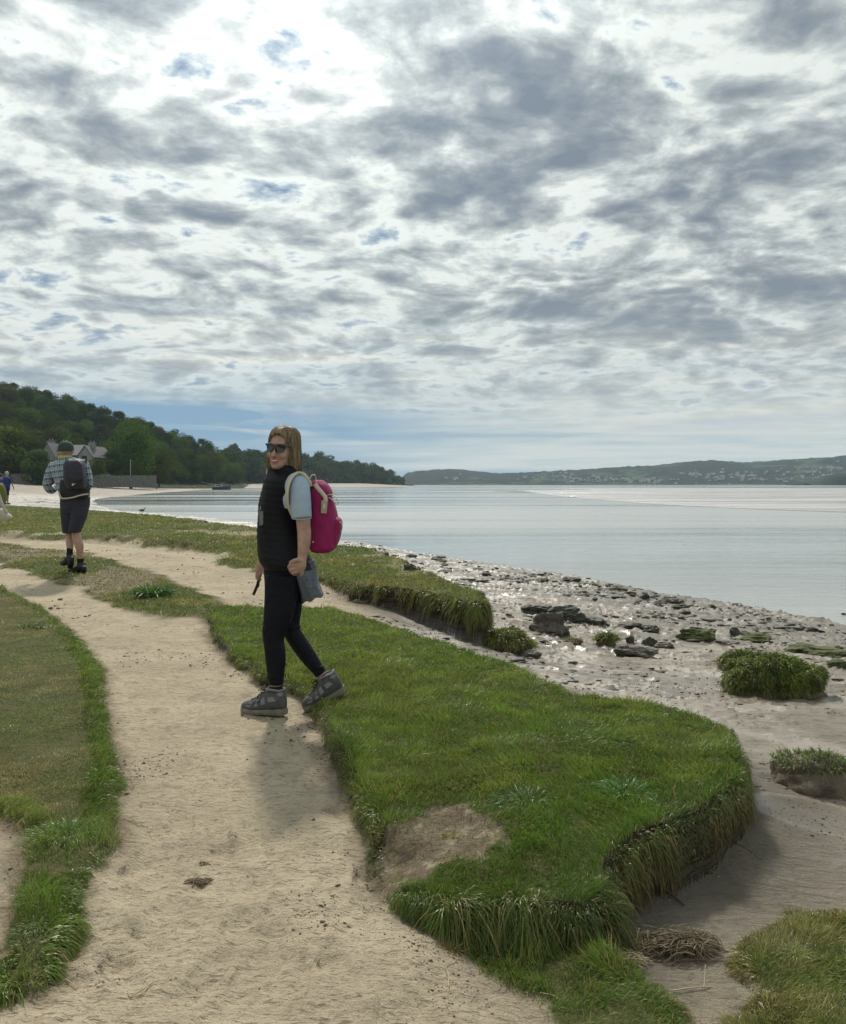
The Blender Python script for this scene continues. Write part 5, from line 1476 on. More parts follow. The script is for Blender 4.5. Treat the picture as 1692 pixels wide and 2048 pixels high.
def ball(c, r, sc=(1, 1, 1), seg=12):
    vs, fs = [], []
    for i in range(1, seg):
        ph = math.pi * i / seg
        for k in range(seg):
            th = 2 * math.pi * k / seg
            vs.append((c[0] + r * sc[0] * math.sin(ph) * math.cos(th), c[1] + r * sc[1] * math.sin(ph) * math.sin(th), c[2] + r * sc[2] * math.cos(ph)))
        if i > 1:
            for k in range(seg):
                fs.append(((i - 2) * seg + k, (i - 1) * seg + k, (i - 1) * seg + (k + 1) % seg, (i - 2) * seg + (k + 1) % seg))
    fs.append(tuple(range(seg))); fs.append(tuple((seg - 2) * seg + k for k in range(seg))[::-1])
    return vs, fs
def xf(vf, M):
    return [M @ Vector(v) for v in vf[0]], vf[1]
SKIN = bpy.data.materials.new('skin'); SKIN.use_nodes = True
q = NT(SKIN.node_tree); b = q.n('ShaderNodeBsdfPrincipled')
pos = q.n('ShaderNodeTexCoord').outputs['Object']
q.put(b.inputs['Base Color'], q.mix(q.mr(q.noise(pos, 30, 4, .6), .35, .65), (.36, .215, .155), (.45, .28, .21)))
b.inputs['Roughness'].default_value = .5; b.inputs['Subsurface Weight'].default_value = .15; b.inputs['Subsurface Radius'].default_value = (.02, .008, .004); b.inputs['Subsurface Scale'].default_value = .3
o_ = q.n('ShaderNodeOutputMaterial'); q.t.links.new(b.outputs[0], o_.inputs[0])
QUILT = mat('black_quilted_nylon', (.006, .0065, .009), .55, spec=.22, bump=(60, .35, .01))
LYCRA = mat('black_leggings', (.0075, .009, .014), .6, spec=.15, bump=(9, .5, .05))
TSHIRT = mat('pale_blue_cotton', (.36, .46, .56), .85, bump=(14, .6, .03))
MAGENTA = mat('magenta_canvas', (.27, .004, .085), .75, bump=(6, .4, .05), var=(4, .12))
CREAM = mat('cream_webbing', (.55, .50, .38), .8, bump=(150, .3, .003))
BLACKPAD = mat('black_padding', (.012, .012, .014), .8, bump=(60, .3, .006))
DENIM = mat('grey_blue_cloth', (.15, .175, .21), .9, bump=(14, 1.0, .06), var=(14, .2))
SOCK = mat('black_sock', (.008, .008, .009), .95)
BOOTD = mat('dark_grey_suede', (.085, .085, .088), .85, bump=(60, .5, .01), var=(25, .35))
BOOTL = mat('lilac_grey_panel', (.22, .215, .225), .8, bump=(70, .4, .008))
SOLE = mat('taupe_rubber_sole', (.19, .175, .135), .8, bump=(60, .5, .01), var=(30, .25))
DARKG = mat('dark_lens', (.006, .006, .008), .12, spec=.8)
TEETH = mat('teeth', (.80, .78, .72), .3)
LIPS = mat('lips', (.42, .13, .12), .45)
HAIR = mat('blond_hair', attr='tone', rough=.62, spec=.25)
METAL = mat('steel', (.5, .5, .5), .3, metal=1.0)

# ------------------------------------------------------------------ the woman on the path
WY = 5.12
wx, wyq, wz = P(580, 1425, 0.0)
WO = Vector(((575 - CX) / FL * WY, WY, gz((575 - CX) / FL * WY, WY)))
wom = empty('person', WO); tag(wom, 'smiling blond woman in black quilted vest and leggings striding on the sandy path', 'person')
ORG = tuple(WO)
# head in its own frame: face towards -Y, chin at the origin
HEADM = Matrix.Translation(PY(563.5, 937, WY) - WO) @ Matrix.Rotation(math.radians(-20), 4, 'Z') @ Matrix.Rotation(math.radians(5), 4, 'Y') @ Matrix.Rotation(math.radians(2), 4, 'X')
def head_vf(seg=28, inflate=0.0, rings=None, nsub=3):
    rings = rings or [(-.004, .012, -.078, -.045), (.0, .024, -.088, -.03), (.018, .041, -.096, .0), (.045, .054, -.095, .045), (.07, .062, -.092, .07), (.10, .069, -.088, .084), (.125, .071, -.082, .092),
             (.145, .073, -.088, .097), (.175, .071, -.084, .095), (.20, .060, -.066, .082), (.220, .040, -.035, .056), (.229, .014, -.002, .024)]
    R = cr(rings, nsub); vs, fs = [], []
    for i, (z, hw, yf, yb) in enumerate(R):
        cy = (yf + yb) / 2; hy_ = (yb - yf) / 2
        for k in range(seg):
            an = 2 * math.pi * k / seg
            vs.append((math.cos(an) * (hw + inflate), cy + math.sin(an) * (hy_ + inflate), z))
        if i:
            for k in range(seg):
                fs.append(((i - 1) * seg + k, (i - 1) * seg + (k + 1) % seg, i * seg + (k + 1) % seg, i * seg + k))
    fs.append(tuple(range(seg))[::-1]); fs.append(tuple((len(R) - 1) * seg + k for k in range(seg)))
    return vs, fs
mb = MB()
mb.add(xf(head_vf(), HEADM))
mb.add(xf(tube_np([(0, -.082, .132), (0, -.094, .112), (0, -.106, .090), (0, -.110, .081), (0, -.094, .072)], [.006, .008, .011, .013, .009], 10), HEADM))   # nose
for s in (-1, 1):
    mb.add(xf(ball((s * .011, -.098, .078), .008), HEADM))
    mb.add(xf(ball((s * .036, -.070, .082), .027, (1, .8, .9)), HEADM))    # cheeks lifted by the smile
    mb.add(xf(tube_np([(s * .05, -.074, .150), (s * .025, -.088, .153), (s * .008, -.09, .147)], .006, 8), HEADM))
    mb.add(xf(ball((s * .073, .008, .105), .022, (.35, .7, 1.3)), HEADM))  # ears
mb.add(xf(ball((0, -.088, .012), .014, (1.3, .8, .8)), HEADM))
mb.add(limb([(570, 905, WY + .02), (568, 925, WY + .02), (566, 950, WY + .03), (566, 980, WY + .03)], [.055, .052, .056, .07], WY, ORG))   # neck
mb.add(slices([(955, 545, 600, 0, .13), (975, 534, 606, 0, .14), (1040, 530, 596, 0, .11), (1100, 535, 600, 0, .11), (1150, 545, 590, 0, .10), (1165, 550, 585, 0, .08)], WY, 3, 20, org=ORG))
# near (left) arm and hand
mb.add(limb([(590, 964, 5.02), (600, 985, 4.96), (605, 1020, 4.935), (607, 1050, 4.92), (608.5, 1066, 4.915), (608, 1085, 4.90), (606, 1103, 4.89), (604.5, 1119, 4.885)],
            [.050, .050, .046, .041, .0405, .0375, .031, .026], WY, ORG, 4, 18))
mb.add(limb([(604.5, 1117, 4.885), (603, 1126, 4.88), (602, 1136, 4.878), (600, 1143, 4.878)], [(.020, .030), (.019, .033), (.018, .033), (.012, .022)], WY, ORG, 3, 14) if False else
       limb([(604.5, 1115, 4.885), (602, 1124, 4.88), (600.5, 1134, 4.878), (600, 1141, 4.878)], [.026, .032, .033, .026], WY, ORG, 3, 14))
fing = [([(598, 1123, 4.868), (588, 1122, 4.858), (581, 1125, 4.868), (582, 1130, 4.892), (589, 1131, 4.905)], .0098), ([(597, 1130, 4.862), (586, 1130, 4.850), (578, 1132.5, 4.862), (580, 1137, 4.89), (588, 1138, 4.905)], .0102),
        ([(598, 1137, 4.862), (587, 1138, 4.852), (580.5, 1140, 4.864), (583, 1144, 4.888), (590, 1144, 4.90)], .0098), ([(600, 1143, 4.866), (590, 1145, 4.858), (585, 1146.5, 4.868), (588, 1149, 4.886), (594, 1149, 4.895)], .0086)]
for p_, r in fing:
    mb.add(limb(p_, [r * 1.1, r * 1.08, r, r * .95, r * .85], WY, ORG, 4, 10))
mb.add(limb([(603, 1122, 4.86), (594, 1119.5, 4.845), (586, 1122, 4.842), (580, 1126, 4.846)], [.013, .0115, .0105, .0085], WY, ORG, 4, 10))   # thumb over the fist
mb.add(limb([(603, 1143, 4.872), (603, 1149, 4.872), (600, 1153, 4.875)], [.016, .010, .006], WY, ORG, 3, 10))
# far (right) arm and hand
mb.add(limb([(552, 970, 5.24), (536, 990, 5.29), (531, 1030, 5.32), (528, 1065, 5.33), (526, 1095, 5.31), (525, 1122, 5.29)], [.048, .046, .042, .038, .033, .026], 5.3, ORG, 4, 16))
mb.add(limb([(525, 1120, 5.29), (523, 1132, 5.28), (520, 1144, 5.275)], [.026, .031, .026], 5.3, ORG, 3, 14))
for i, (dx, dy) in enumerate([(-4.5, 0), (-1.5, 2), (1.8, 2), (5, 0)]):
    mb.add(limb([(520 + dx, 1140 + dy, 5.262), (516.5 + dx * .7, 1149 + dy, 5.250), (516 + dx * .6, 1156 + dy, 5.262), (519 + dx * .5, 1159 + dy, 5.285)], [.0100, .0096, .0090, .0078], 5.3, ORG, 4, 10))
mb.add(limb([(527, 1130, 5.265), (530, 1139, 5.245), (526, 1147, 5.24)], [.012, .011, .0085], 5.3, ORG, 4, 10))
# legs inside the leggings, so ankles can show
mb.add(limb([(560, 1150, 5.06), (556, 1205, 5.05), (548, 1262, 5.05), (551, 1320, 5.05), (552, 1370, 5.05), (552, 1392, 5.05)], [.06, .05, .042, .040, .034, .034], WY, ORG, 4, 16))
mb.add(limb([(582, 1150, 5.20), (586, 1205, 5.20), (582, 1258, 5.20), (609, 1303, 5.20), (643, 1349, 5.20), (651, 1362, 5.20)], [.05, .042, .038, .036, .027, .027], WY, ORG, 4, 16))
body = fuse(mb, 'body', .0042, 3, SKIN, wom)
# mouth, teeth, glasses, hair
def part_l(vf_list, name, m_, parent, smooth=True):
    m2 = MB()
    for v in vf_list: m2.add(v)
    return m2.build(name, m_, parent, smooth)
def arc_tube(pts, r, seg=8, n=5):
    A = cr([(*p, rr) for p, rr in zip(pts, r if hasattr(r, '__len__') else [r] * len(pts))], n)
    return tube_np([Vector(a[:3]) for a in A], [a[3] for a in A], seg)
up = [(-.032, -.0885, .063), (-.017, -.1015, .0570), (0, -.105, .0560), (.017, -.1015, .0570), (.032, -.0885, .063)]
lo = [(-.032, -.0885, .063), (-.018, -.100, .044), (0, -.1035, .038), (.018, -.100, .044), (.032, -.0885, .063)]
part_l([xf(arc_tube(up, [.002, .0035, .004, .0035, .002]), HEADM), xf(arc_tube(lo, [.002, .004, .0048, .004, .002]), HEADM)], 'lips', LIPS, wom)
tv = []
A_ = cr(up, 5); B_ = cr(lo, 5)
n_ = len(A_); vs = [Vector((a[0], a[1] + .0005, a[2] - .001)) for a in A_] + [Vector((a[0] * .3 + b2[0] * .7, b2[1] + .0005, a[2] * .42 + b2[2] * .58)) for a, b2 in zip(A_, B_)]
vs2 = [v + Vector((0, .006, 0)) for v in vs]; fs = []
for i in range(n_ - 1):
    fs += [(i, i + 1, n_ + i + 1, n_ + i), (2 * n_ + i, 3 * n_ + i, 3 * n_ + i + 1, 2 * n_ + i + 1)]
part_l([xf((vs + vs2, fs), HEADM)], 'teeth', TEETH, wom)
gl = []
def lens(s):
    out2 = [(.004, .116), (.006, .137), (.030, .143), (.058, .146), (.066, .142), (.060, .120), (.048, .103), (.026, .100), (.010, .106)]
    vs_, fs_ = [], []
    for d_ in (0, .006):
        for (x_, z_) in out2:
            vs_.append((s * x_, -.104 + .0035 * (x_ / .03) ** 2 * 1.3 + d_, z_ - .002))
    n_ = len(out2); fs_.append(tuple(range(n_))); fs_.append(tuple(range(n_, 2 * n_))[::-1])
    for k in range(n_): fs_.append((k, n_ + k, n_ + (k + 1) % n_, (k + 1) % n_))
    return vs_, fs_
fr_ = []
for s in (-1, 1):
    fr_.append(xf(arc_tube([(s * .066, -.088, .138), (s * .074, -.05, .134), (s * .077, .0, .126)], .0035, 6), HEADM))
    fr_.append(xf(arc_tube([(s * .003, -.1045, .137), (s * .03, -.103, .144), (s * .067, -.088, .1435)], .0032, 6), HEADM))
fr_.append(xf(arc_tube([(-.006, -.105, .128), (0, -.107, .131), (.006, -.105, .128)], .003, 6), HEADM))
sg = part_l(fr_, 'sunglasses', DARKG, wom)
for s in (-1, 1): part_l([xf(lens(s), HEADM)], 'lens', DARKG, sg, False)
# hair: a shell open over the face plus flowing strands
hrings = [(.256, .004, .012, .026), (.254, .028, -.020, .055), (.247, .050, -.047, .082), (.232, .067, -.068, .104), (.212, .077, -.081, .116), (.190, .082, -.091, .121), (.165, .086, -.096, .122), (.13, .091, -.097, .122), (.09, .097, -.094, .121),
          (.05, .102, -.088, .121), (.015, .105, -.078, .121), (-.010, .103, -.070, .118), (-.026, .094, -.055, .108)]
HR = cr(hrings, 3)
mbh = MB(); vs, fs = [], []; seg = 72
def hair_pt(t_, an, infl=0.0):
    i = min(int(t_ * (len(HR) - 1)), len(HR) - 2); f_ = t_ * (len(HR) - 1) - i
    z, hw, yf, yb = HR[i] * (1 - f_) + HR[i + 1] * f_
    cy = (yf + yb) / 2; hy_ = (yb - yf) / 2
    w_ = .0035 * math.sin(an * 9 + t_ * 5) * min(1, t_ * 3)
    fr_a = abs(math.atan2(math.sin(an - 1.5 * math.pi), math.cos(an - 1.5 * math.pi)))
    hl_ = .212 - .085 * (min(fr_a, 1.3) / 1.05) ** 2.0 + .006 * math.sin(an * 17)
    if fr_a < 1.22:
        k2 = 1 - .34 * float(sstep(0, .012, hl_ - z)) * float(sstep(1.22, 1.05, fr_a))
        hw *= k2 if False else 1; hy_ *= k2; hw = hw * (1 - (1 - k2) * .55)
    return Vector((math.cos(an) * (hw + infl + w_), cy + math.sin(an) * (hy_ + infl + w_), z + .002 * math.sin(an * 5)))
NT_ = 48
for i in range(NT_ + 1):
    for k in range(seg): vs.append(hair_pt(i / NT_, 2 * math.pi * k / seg))
    if i:
        for k in range(seg): fs.append(((i - 1) * seg + k, i * seg + k, i * seg + (k + 1) % seg, (i - 1) * seg + (k + 1) % seg))
fs.append(tuple(range(seg))); fs.append(tuple(NT_ * seg + k for k in range(seg))[::-1])
hv, hf = [HEADM @ v for v in vs], list(fs)
ht = [tuple(Vector((.25, .19, .115)) * (.55 + .45 * abs(math.sin((i % seg) * 2.399 + .3 * math.sin((i // seg) * .35))))) for i in range(len(vs))]
r_ = random.Random(3)
for i in range(1700):
    an = r_.uniform(0, 2 * math.pi) if i < 1050 else 1.5 * math.pi + r_.uniform(-1.3, 1.3)
    t1 = r_.uniform(.86, 1.03)
    fr0 = math.atan2(math.sin(an - 1.5 * math.pi), math.cos(an - 1.5 * math.pi))
    sweep = r_.uniform(.55, 1.1) * (1.36 - abs(fr0)) * (1 if fr0 >= 0 else -1) if abs(fr0) < 1.36 else 0
    an2 = an + sweep + r_.uniform(-.12, .12); w0 = r_.uniform(0, 6)
    pts = []
    inf = r_.uniform(-.001, .004)
    for k in range(12):
        t_ = .01 + (t1 - .01) * k / 11
        pts.append(hair_pt(min(t_, 1), an + (an2 - an) * float(sstep(0, .30, k / 11)) + .04 * math.sin(w0 + t_ * 7), inf + .0015 * math.sin(w0 * 2 + t_ * 11)) - Vector((0, 0, .012 * max(0, t_ - 1) * 20)))
    tv_, tf_ = tube_np([HEADM @ p for p in pts], [r_.uniform(.0011, .0021) * (1 - .5 * (k / 11) ** 3) for k in range(12)], 4)
    o0 = len(hv); hv += tv_; hf += [tuple(a + o0 for a in f) for f in tf_]
    c = Vector((.31, .24, .145)) * r_.uniform(.45, 1.35) if r_.random() < .62 else Vector((.11, .078, .05)) * r_.uniform(.7, 1.4)
    ht += [tuple(c)] * len(tv_)
me = bpy.data.meshes.new('hair'); me.from_pydata([tuple(v) for v in hv], [], hf); vcol(me, 'tone', np.array(ht)); link_mesh('hair', me, HAIR, wom)

# clothes
pf = lambda py, an: 1 + .014 * abs(math.sin(math.pi * (py - 930) / 12.5 + .5 * math.sin(an * 2 + .7))) + .018 * math.sin(an * 3 + py * .05) + .010 * math.sin(an * 7 - py * .11)
mb = MB().add(slices([(928, 545, 588, .01, .062), (936, 536, 597, .01, .078), (944, 534, 604, .01, .095), (953, 532, 614, .01, .14), (962, 530, 619, .02, .172), (975, 527, 616, .02, .175), (990, 523, 610, .02, .165), (1005, 519, 605, .02, .155),
        (1022, 517, 601, .02, .15), (1040, 516.5, 600, .02, .15), (1060, 516.5, 601, .02, .15), (1080, 516.5, 605, .02, .155), (1100, 517.5, 613, .02, .165), (1115, 519.5, 621, .02, .175), (1128, 524, 628, .02, .175), (1137, 531, 630, .02, .165)],
        WY, 10, 44, 2.3, pf, ORG))
vest = mb.build('quilted_vest', QUILT, wom)
zp = [(534, 938), (532.5, 955), (531, 968), (530, 980), (528, 992), (524.5, 1003), (521.5, 1014), (520, 1024)]
mb = MB(); mb.tube([PY(a, b2, WY - .055 - .03 * (i > 2)) - WO for i, (a, b2) in enumerate(zp)], .0035, 6); mb.build('neck_cord', CREAM, wom)
mb = MB()
def slab_px(mb_, corners, Yd, th, org=ORG):
    vs_ = [PY(a, b2, Yd) - Vector(org) for a, b2 in corners] + [PY(a, b2, Yd) - Vector(org) + Vector((0, th, 0)) for a, b2 in corners]
    n_ = len(corners); fs_ = [tuple(range(n_)), tuple(range(n_, 2 * n_))[::-1]] + [(k, n_ + k, n_ + (k + 1) % n_, (k + 1) % n_) for k in range(n_)]
    return mb_.add((vs_, fs_))
slab_px(mb, [(517.5, 1023), (526, 1022), (527.5, 1050), (519, 1051)], WY - .115, .008); mb.build('hanging_tag', mat('grey_plastic_tag', (.16, .17, .18), .4), wom, False)
mb = MB().add(limb([(593, 958, 5.02), (594, 972, 4.975), (598, 992, 4.945), (601.5, 1015, 4.93), (603.5, 1036, 4.925)], [.052, .072, .068, .062, .0585], WY, ORG, 6, 24))
mb.add(limb([(578, 985, 5.00), (577, 1000, 4.985), (578, 1016, 4.99)], [.03, .034, .026], WY, ORG, 4, 16))
fuse(mb, 'tshirt_sleeve', .005, 5, TSHIRT, wom)
mb = MB(); mb.tube([PY(603.5 + 19.6 * math.cos(a), 1035.5 + 2.6 * math.sin(a), 4.925) - WO + Vector((0, -.058 * math.sin(a), 0)) for a in np.linspace(0, 6.2832, 25)], .003, 6); mb.build('sleeve_hem', TSHIRT, wom)
mb = MB()
mb.add(slices([(1105, 524, 612, .02, .13), (1125, 527, 618, .02, .14), (1145, 529, 611, .02, .145), (1165, 530.5, 607, .02, .145), (1185, 531, 605, .02, .14), (1200, 533, 600, .02, .12)], WY, 3, 24, 2.3, None, ORG))
mb.add(slices([(1150, 530, 598, -.06, .085), (1180, 529.5, 596, -.06, .083), (1210, 528.5, 592, -.065, .08), (1240, 526.5, 584, -.07, .073), (1262, 525, 574, -.07, .066), (1280, 526, 568, -.07, .062), (1300, 529, 570.5, -.07, .06), (1320, 531, 571.5, -.07, .058),
        (1340, 533.5, 569.5, -.07, .052), (1358, 536.5, 567, -.07, .046), (1369, 538, 566, -.07, .041)], WY, 4, 22, 2.1, None, ORG))
mb.add(limb([(582, 1140, 5.20), (586, 1175, 5.20), (586.5, 1210, 5.20), (583, 1240, 5.20), (583.5, 1262, 5.20), (595, 1282, 5.20), (609.5, 1303, 5.20), (623, 1322, 5.20), (634, 1337, 5.20), (642, 1348, 5.20)],
            [.078, .062, .055, .052, .053, .0535, .0525, .047, .040, .036], WY, ORG, 4, 20))
for (px_, py_, Yq, rr_q, sl) in [(547, 1258, 5.05, .064, .3), (548, 1270, 5.05, .060, -.3), (551, 1352, 5.05, .048, .3), (552, 1362, 5.05, .0445, -.25), (583, 1256, 5.20, .054, .4), (634, 1336, 5.20, .0425, .5)]:
    c_q = PY(px_, py_, Yq) - Vector(ORG)
    mb.tube([c_q + Vector((math.cos(a) * rr_q, math.sin(a) * rr_q * .98, sl * math.cos(a + .6) * rr_q * .5)) for a in np.linspace(0, 6.2832, 22)], .0055, 6)
fuse(mb, 'leggings', .0055, 3, LYCRA, wom)
MBs = MB().add(limb([(552, 1371, 5.05), (552.5, 1380, 5.05), (553, 1392, 5.05)], [.0385, .040, .042], WY, ORG, 3, 18)); MBs.build('sock', SOCK, wom)
MBs = MB().add(limb([(643.5, 1351, 5.20), (648, 1358, 5.20), (653, 1368, 5.20)], [.032, .036, .038], WY, ORG, 3, 18)); MBs.build('sock', SOCK, wom)
fold = lambda py, an: 1 + .05 * (math.sin(an * 7 + py * .02) + .5 * math.sin(an * 13 - py * .03)) * min(1, max(0, (py - 1118) / 40))
mb = MB().add(slices([(1120, 575, 628, .03, .13), (1135, 580, 631, .03, .14), (1155, 590, 634, .03, .13), (1175, 598, 639, .03, .12), (1188, 601.5, 643, .03, .10), (1196, 603, 646, .03, .085), (1203, 603.5, 646, .03, .075)], WY, 5, 44, 2.0, fold, ORG))
vv2 = []
for (a, b2, c) in mb.v:
    pyy = HZ - (c + ORG[2] - CH) * FL / WY; tt = float(sstep(1160, 1205, pyy)); xx = (a + ORG[0]) * FL / WY + CX
    vv2.append((a, b2, c + tt * ((xx - 610) * .35 + 2.2 * math.sin(xx * .33)) * .003))
mb.v = vv2
mb.build('shirt_tail', DENIM, wom)

def boot(M, parent):
    """hiking boot in metres, toe towards -X, sole on z = 0"""
    R = cr([(-.003, .012, .026, .052), (.012, .030, .022, .066), (.04, .043, .020, .076), (.075, .049, .020, .086), (.105, .047, .020, .104), (.132, .043, .020, .128), (.155, .040, .020, .150), (.19, .040, .020, .153), (.225, .038, .020, .145), (.25, .035, .02, .146), (.262, .030, .024, .130), (.268, .018, .035, .09)], 4)
    vs_, fs_ = [], []; sg_ = 20
    for i, (x_, hw, z0, z1) in enumerate(R):
        for k in range(sg_):
            an = 2 * math.pi * k / sg_; c, s = math.cos(an), math.sin(an)
            hh = (z1 - z0) / 2; zz = (z0 + z1) / 2 + hh * math.copysign(abs(s) ** .75, s)
            ww = hw * math.copysign(abs(c) ** .8, c) * (1 - .18 * max(0, s))
            vs_.append((x_, ww, zz))
        if i:
            for k in range(sg_): fs_.append(((i - 1) * sg_ + k, (i - 1) * sg_ + (k + 1) % sg_, i * sg_ + (k + 1) % sg_, i * sg_ + k))
    fs_.append(tuple(range(sg_))[::-1]); fs_.append(tuple((len(R) - 1) * sg_ + k for k in range(sg_)))
    bt = part_l([xf((vs_, fs_), M)], 'boot', BOOTD, parent)
    # sole slab with lugs
    out2 = [(-.006, 0, .012), (.0, .026, .006), (.03, .044, .002), (.075, .053, 0), (.12, .049, .003), (.17, .043, .001), (.22, .044, 0), (.258, .036, 0), (.274, .016, .002), (.276, 0, .003)]
    top, bot = [], []
    o2 = cr(out2, 4)
    ring = [(x_, y_, z_) for x_, y_, z_ in o2] + [(x_, -y_, z_) for x_, y_, z_ in o2[::-1][1:-1]]
    n_ = len(ring); vs_ = [(x_, y_ * .96, z_) for x_, y_, z_ in ring] + [(x_, y_ * 1.03, z_ * .5 + .014) for x_, y_, z_ in ring] + [(x_, y_ * .97, .030 + (.010 if x_ < .02 else 0) + .006 * (x_ > .2)) for x_, y_, z_ in ring]
    fs_ = [tuple(range(n_))[::-1], tuple(range(2 * n_, 3 * n_))]
    for L_ in (0, 1):
        for k in range(n_): fs_.append((L_ * n_ + k, L_ * n_ + (k + 1) % n_, (L_ + 1) * n_ + (k + 1) % n_, (L_ + 1) * n_ + k))
    sl_ = part_l([xf((vs_, fs_), M)], 'sole', SOLE, bt, False)
    # pale panels on the near side
    def surf(x_, zf, side=-1, infl=.0018):
        i = np.interp(x_, R[:, 0], np.arange(len(R))); i0 = int(min(i, len(R) - 2)); f_ = i - i0
        _, hw, z0, z1 = R[i0] * (1 - f_) + R[i0 + 1] * f_
        s = zf * 2 - 1; s_ = max(-.98, min(.98, s)); an = math.asin(math.copysign(abs(s_) ** (1 / .75), s_))
        c = math.cos(an)
        return Vector((x_, side * (hw * abs(c) ** .8 * (1 - .18 * max(0, s_)) + infl), (z0 + z1) / 2 + (z1 - z0) / 2 * s_))
    for side in (-1, 1):
        pn = []
        for (pts_) in [[(.03, .55), (.055, .85), (.075, .80), (.06, .45)], [(.085, .42), (.095, .82), (.113, .82), (.108, .4)], [(.125, .38), (.125, .7), (.145, .72), (.15, .36)], [(.165, .62), (.20, .66), (.215, .50), (.17, .42)], [(.232, .93), (.255, .88), (.252, .76), (.236, .72), (.215, .80)]]:
            vs_ = []
            for inf_ in (.0025, -.003):
                vs_ += [surf(a, b2, side, inf_) for a, b2 in pts_]
            n_ = len(pts_); pn.append((vs_, [tuple(range(n_)), tuple(range(n_, 2 * n_))[::-1]] + [(k, n_ + k, n_ + (k + 1) % n_, (k + 1) % n_) for k in range(n_)]))
        part_l([xf(p_, M) for p_ in pn], 'side_panel', BOOTL, bt, False)
    lc = []
    for k in range(6):
        x_ = .062 + k * .015; zt = np.interp(x_, R[:, 0], R[:, 3]) + .002
        lc.append(xf(arc_tube([(x_ - .004, -.026, zt - .012), (x_, 0, zt + .003), (x_ + .006, .026, zt - .012)], .0022, 6, 3), M))
        lc.append(xf(arc_tube([(x_ + .006, -.026, zt - .008), (x_ + .002, 0, zt + .004), (x_ - .004, .026, zt - .014)], .0022, 6, 3), M))
    for s in (-1, 1):
        lc.append(xf(arc_tube([(.140, s * .01, .146), (.118, s * .022, .150), (.105, s * .020, .138), (.122, s * .008, .138), (.140, s * .004, .143)], .0018, 6, 3), M))
        lc.append(xf(arc_tube([(.140, s * .006, .144), (.112, s * .026, .122), (.100, s * .030, .094)], .0018, 6, 3), M))
    part_l(lc, 'laces', SOCK, bt)
    cb = [xf(arc_tube([(.155, -.036, .150), (.20, -.038, .148), (.235, -.034, .143), (.258, 0, .148), (.235, .034, .143), (.20, .038, .148), (.155, .036, .150)], .006, 8, 4), M)]
    part_l(cb, 'collar', BOOTL, bt)
z0 = gz((527 - CX) / FL * 5.05, 5.05)
Mf = Matrix.Translation(Vector(((484.5 - CX) / FL * 5.05, 5.05, max(z0, CH - (1426 - HZ) / FL * 5.05) + .002)) - WO) @ Matrix.Rotation(math.radians(-6), 4, 'Z')
boot(Mf, wom)
toe = PY(611, 1421, 5.16)
Mr = Matrix.Translation(Vector((toe.x, 5.16, gz(toe.x, 5.16) + .004)) - WO) @ Matrix.Rotation(math.radians(14), 4, 'Z') @ Matrix.Rotation(math.radians(-25), 4, 'Y')
boot(Mr, wom)

# ------------------------------------------------------------------ her rucksack
bpk = empty('backpack', PY(650, 1104, WY)); BO = tuple(bpk.location)
tag(bpk, 'magenta canvas rucksack with cream straps on the back of the woman', 'backpack')
wr = lambda py, an: 1 + .018 * math.sin(an * 5 + py * .09) + .012 * math.sin(an * 9 - py * .13)
mb = MB().add(slices([(961, 628, 640, 0, .05), (966, 624, 647, 0, .085), (975, 621.5, 653, 0, .115), (987, 620, 660, 0, .13), (1002, 619, 667, 0, .135), (1020, 618.5, 672, 0, .14), (1036, 618.5, 675, 0, .145), (1052, 618.5, 677, 0, .145), (1068, 619, 676.5, 0, .145),
        (1084, 620, 674, 0, .145), (1096, 622, 671, 0, .14), (1102, 626, 664, 0, .12), (1104.5, 634, 655, 0, .08)], WY, 6, 40, 3.2, wr, BO))
mb.build('bag_body', MAGENTA, bpk)
mb = MB().add(slices([(1034, 664, 677, 0, .07), (1040, 664, 683, 0, .095), (1052, 664, 684.5, 0, .10), (1066, 664, 682, 0, .10), (1082, 664, 678, 0, .10), (1094, 662, 672, 0, .08)], WY, 4, 24, 2.6, None, BO)); mb.build('front_pocket', MAGENTA, bpk)
mb = MB().add(slices([(960, 630, 645, 0, .06), (968, 626, 655, 0, .10), (978, 632, 661.5, 0, .12), (986, 640, 664, 0, .12), (992, 648, 664, 0, .10)], WY, 4, 24, 2.6, wr, BO)); mb.build('lid', MAGENTA, bpk)
def ribbon(mb_, pts, w, th, org, wdir=None):
    """flat webbing through world-ish points; w across the given direction"""
    A = cr(pts, 5); vs_, fs_ = [], []; n = len(A)
    for i in range(n):
        a = Vector(A[min(i + 1, n - 1)]) - Vector(A[max(i - 1, 0)]); a.normalize()
        s = Vector(wdir or (0, 1, 0)); s = (s - a * s.dot(a)).normalized(); t_ = a.cross(s)
        p = Vector(A[i])
        vs_ += [p + s * w / 2 + t_ * th / 2, p - s * w / 2 + t_ * th / 2, p - s * w / 2 - t_ * th / 2, p + s * w / 2 - t_ * th / 2]
        if i:
            for k in range(4): fs_.append(((i - 1) * 4 + k, (i - 1) * 4 + (k + 1) % 4, i * 4 + (k + 1) % 4, i * 4 + k))
    fs_.append((3, 2, 1, 0)); fs_.append(tuple((n - 1) * 4 + k for k in range(4)))
    return mb_.add((vs_, fs_))
def pxp(l, org): return [tuple(PY(a, b2, c) - Vector(org)) for a, b2, c in l]
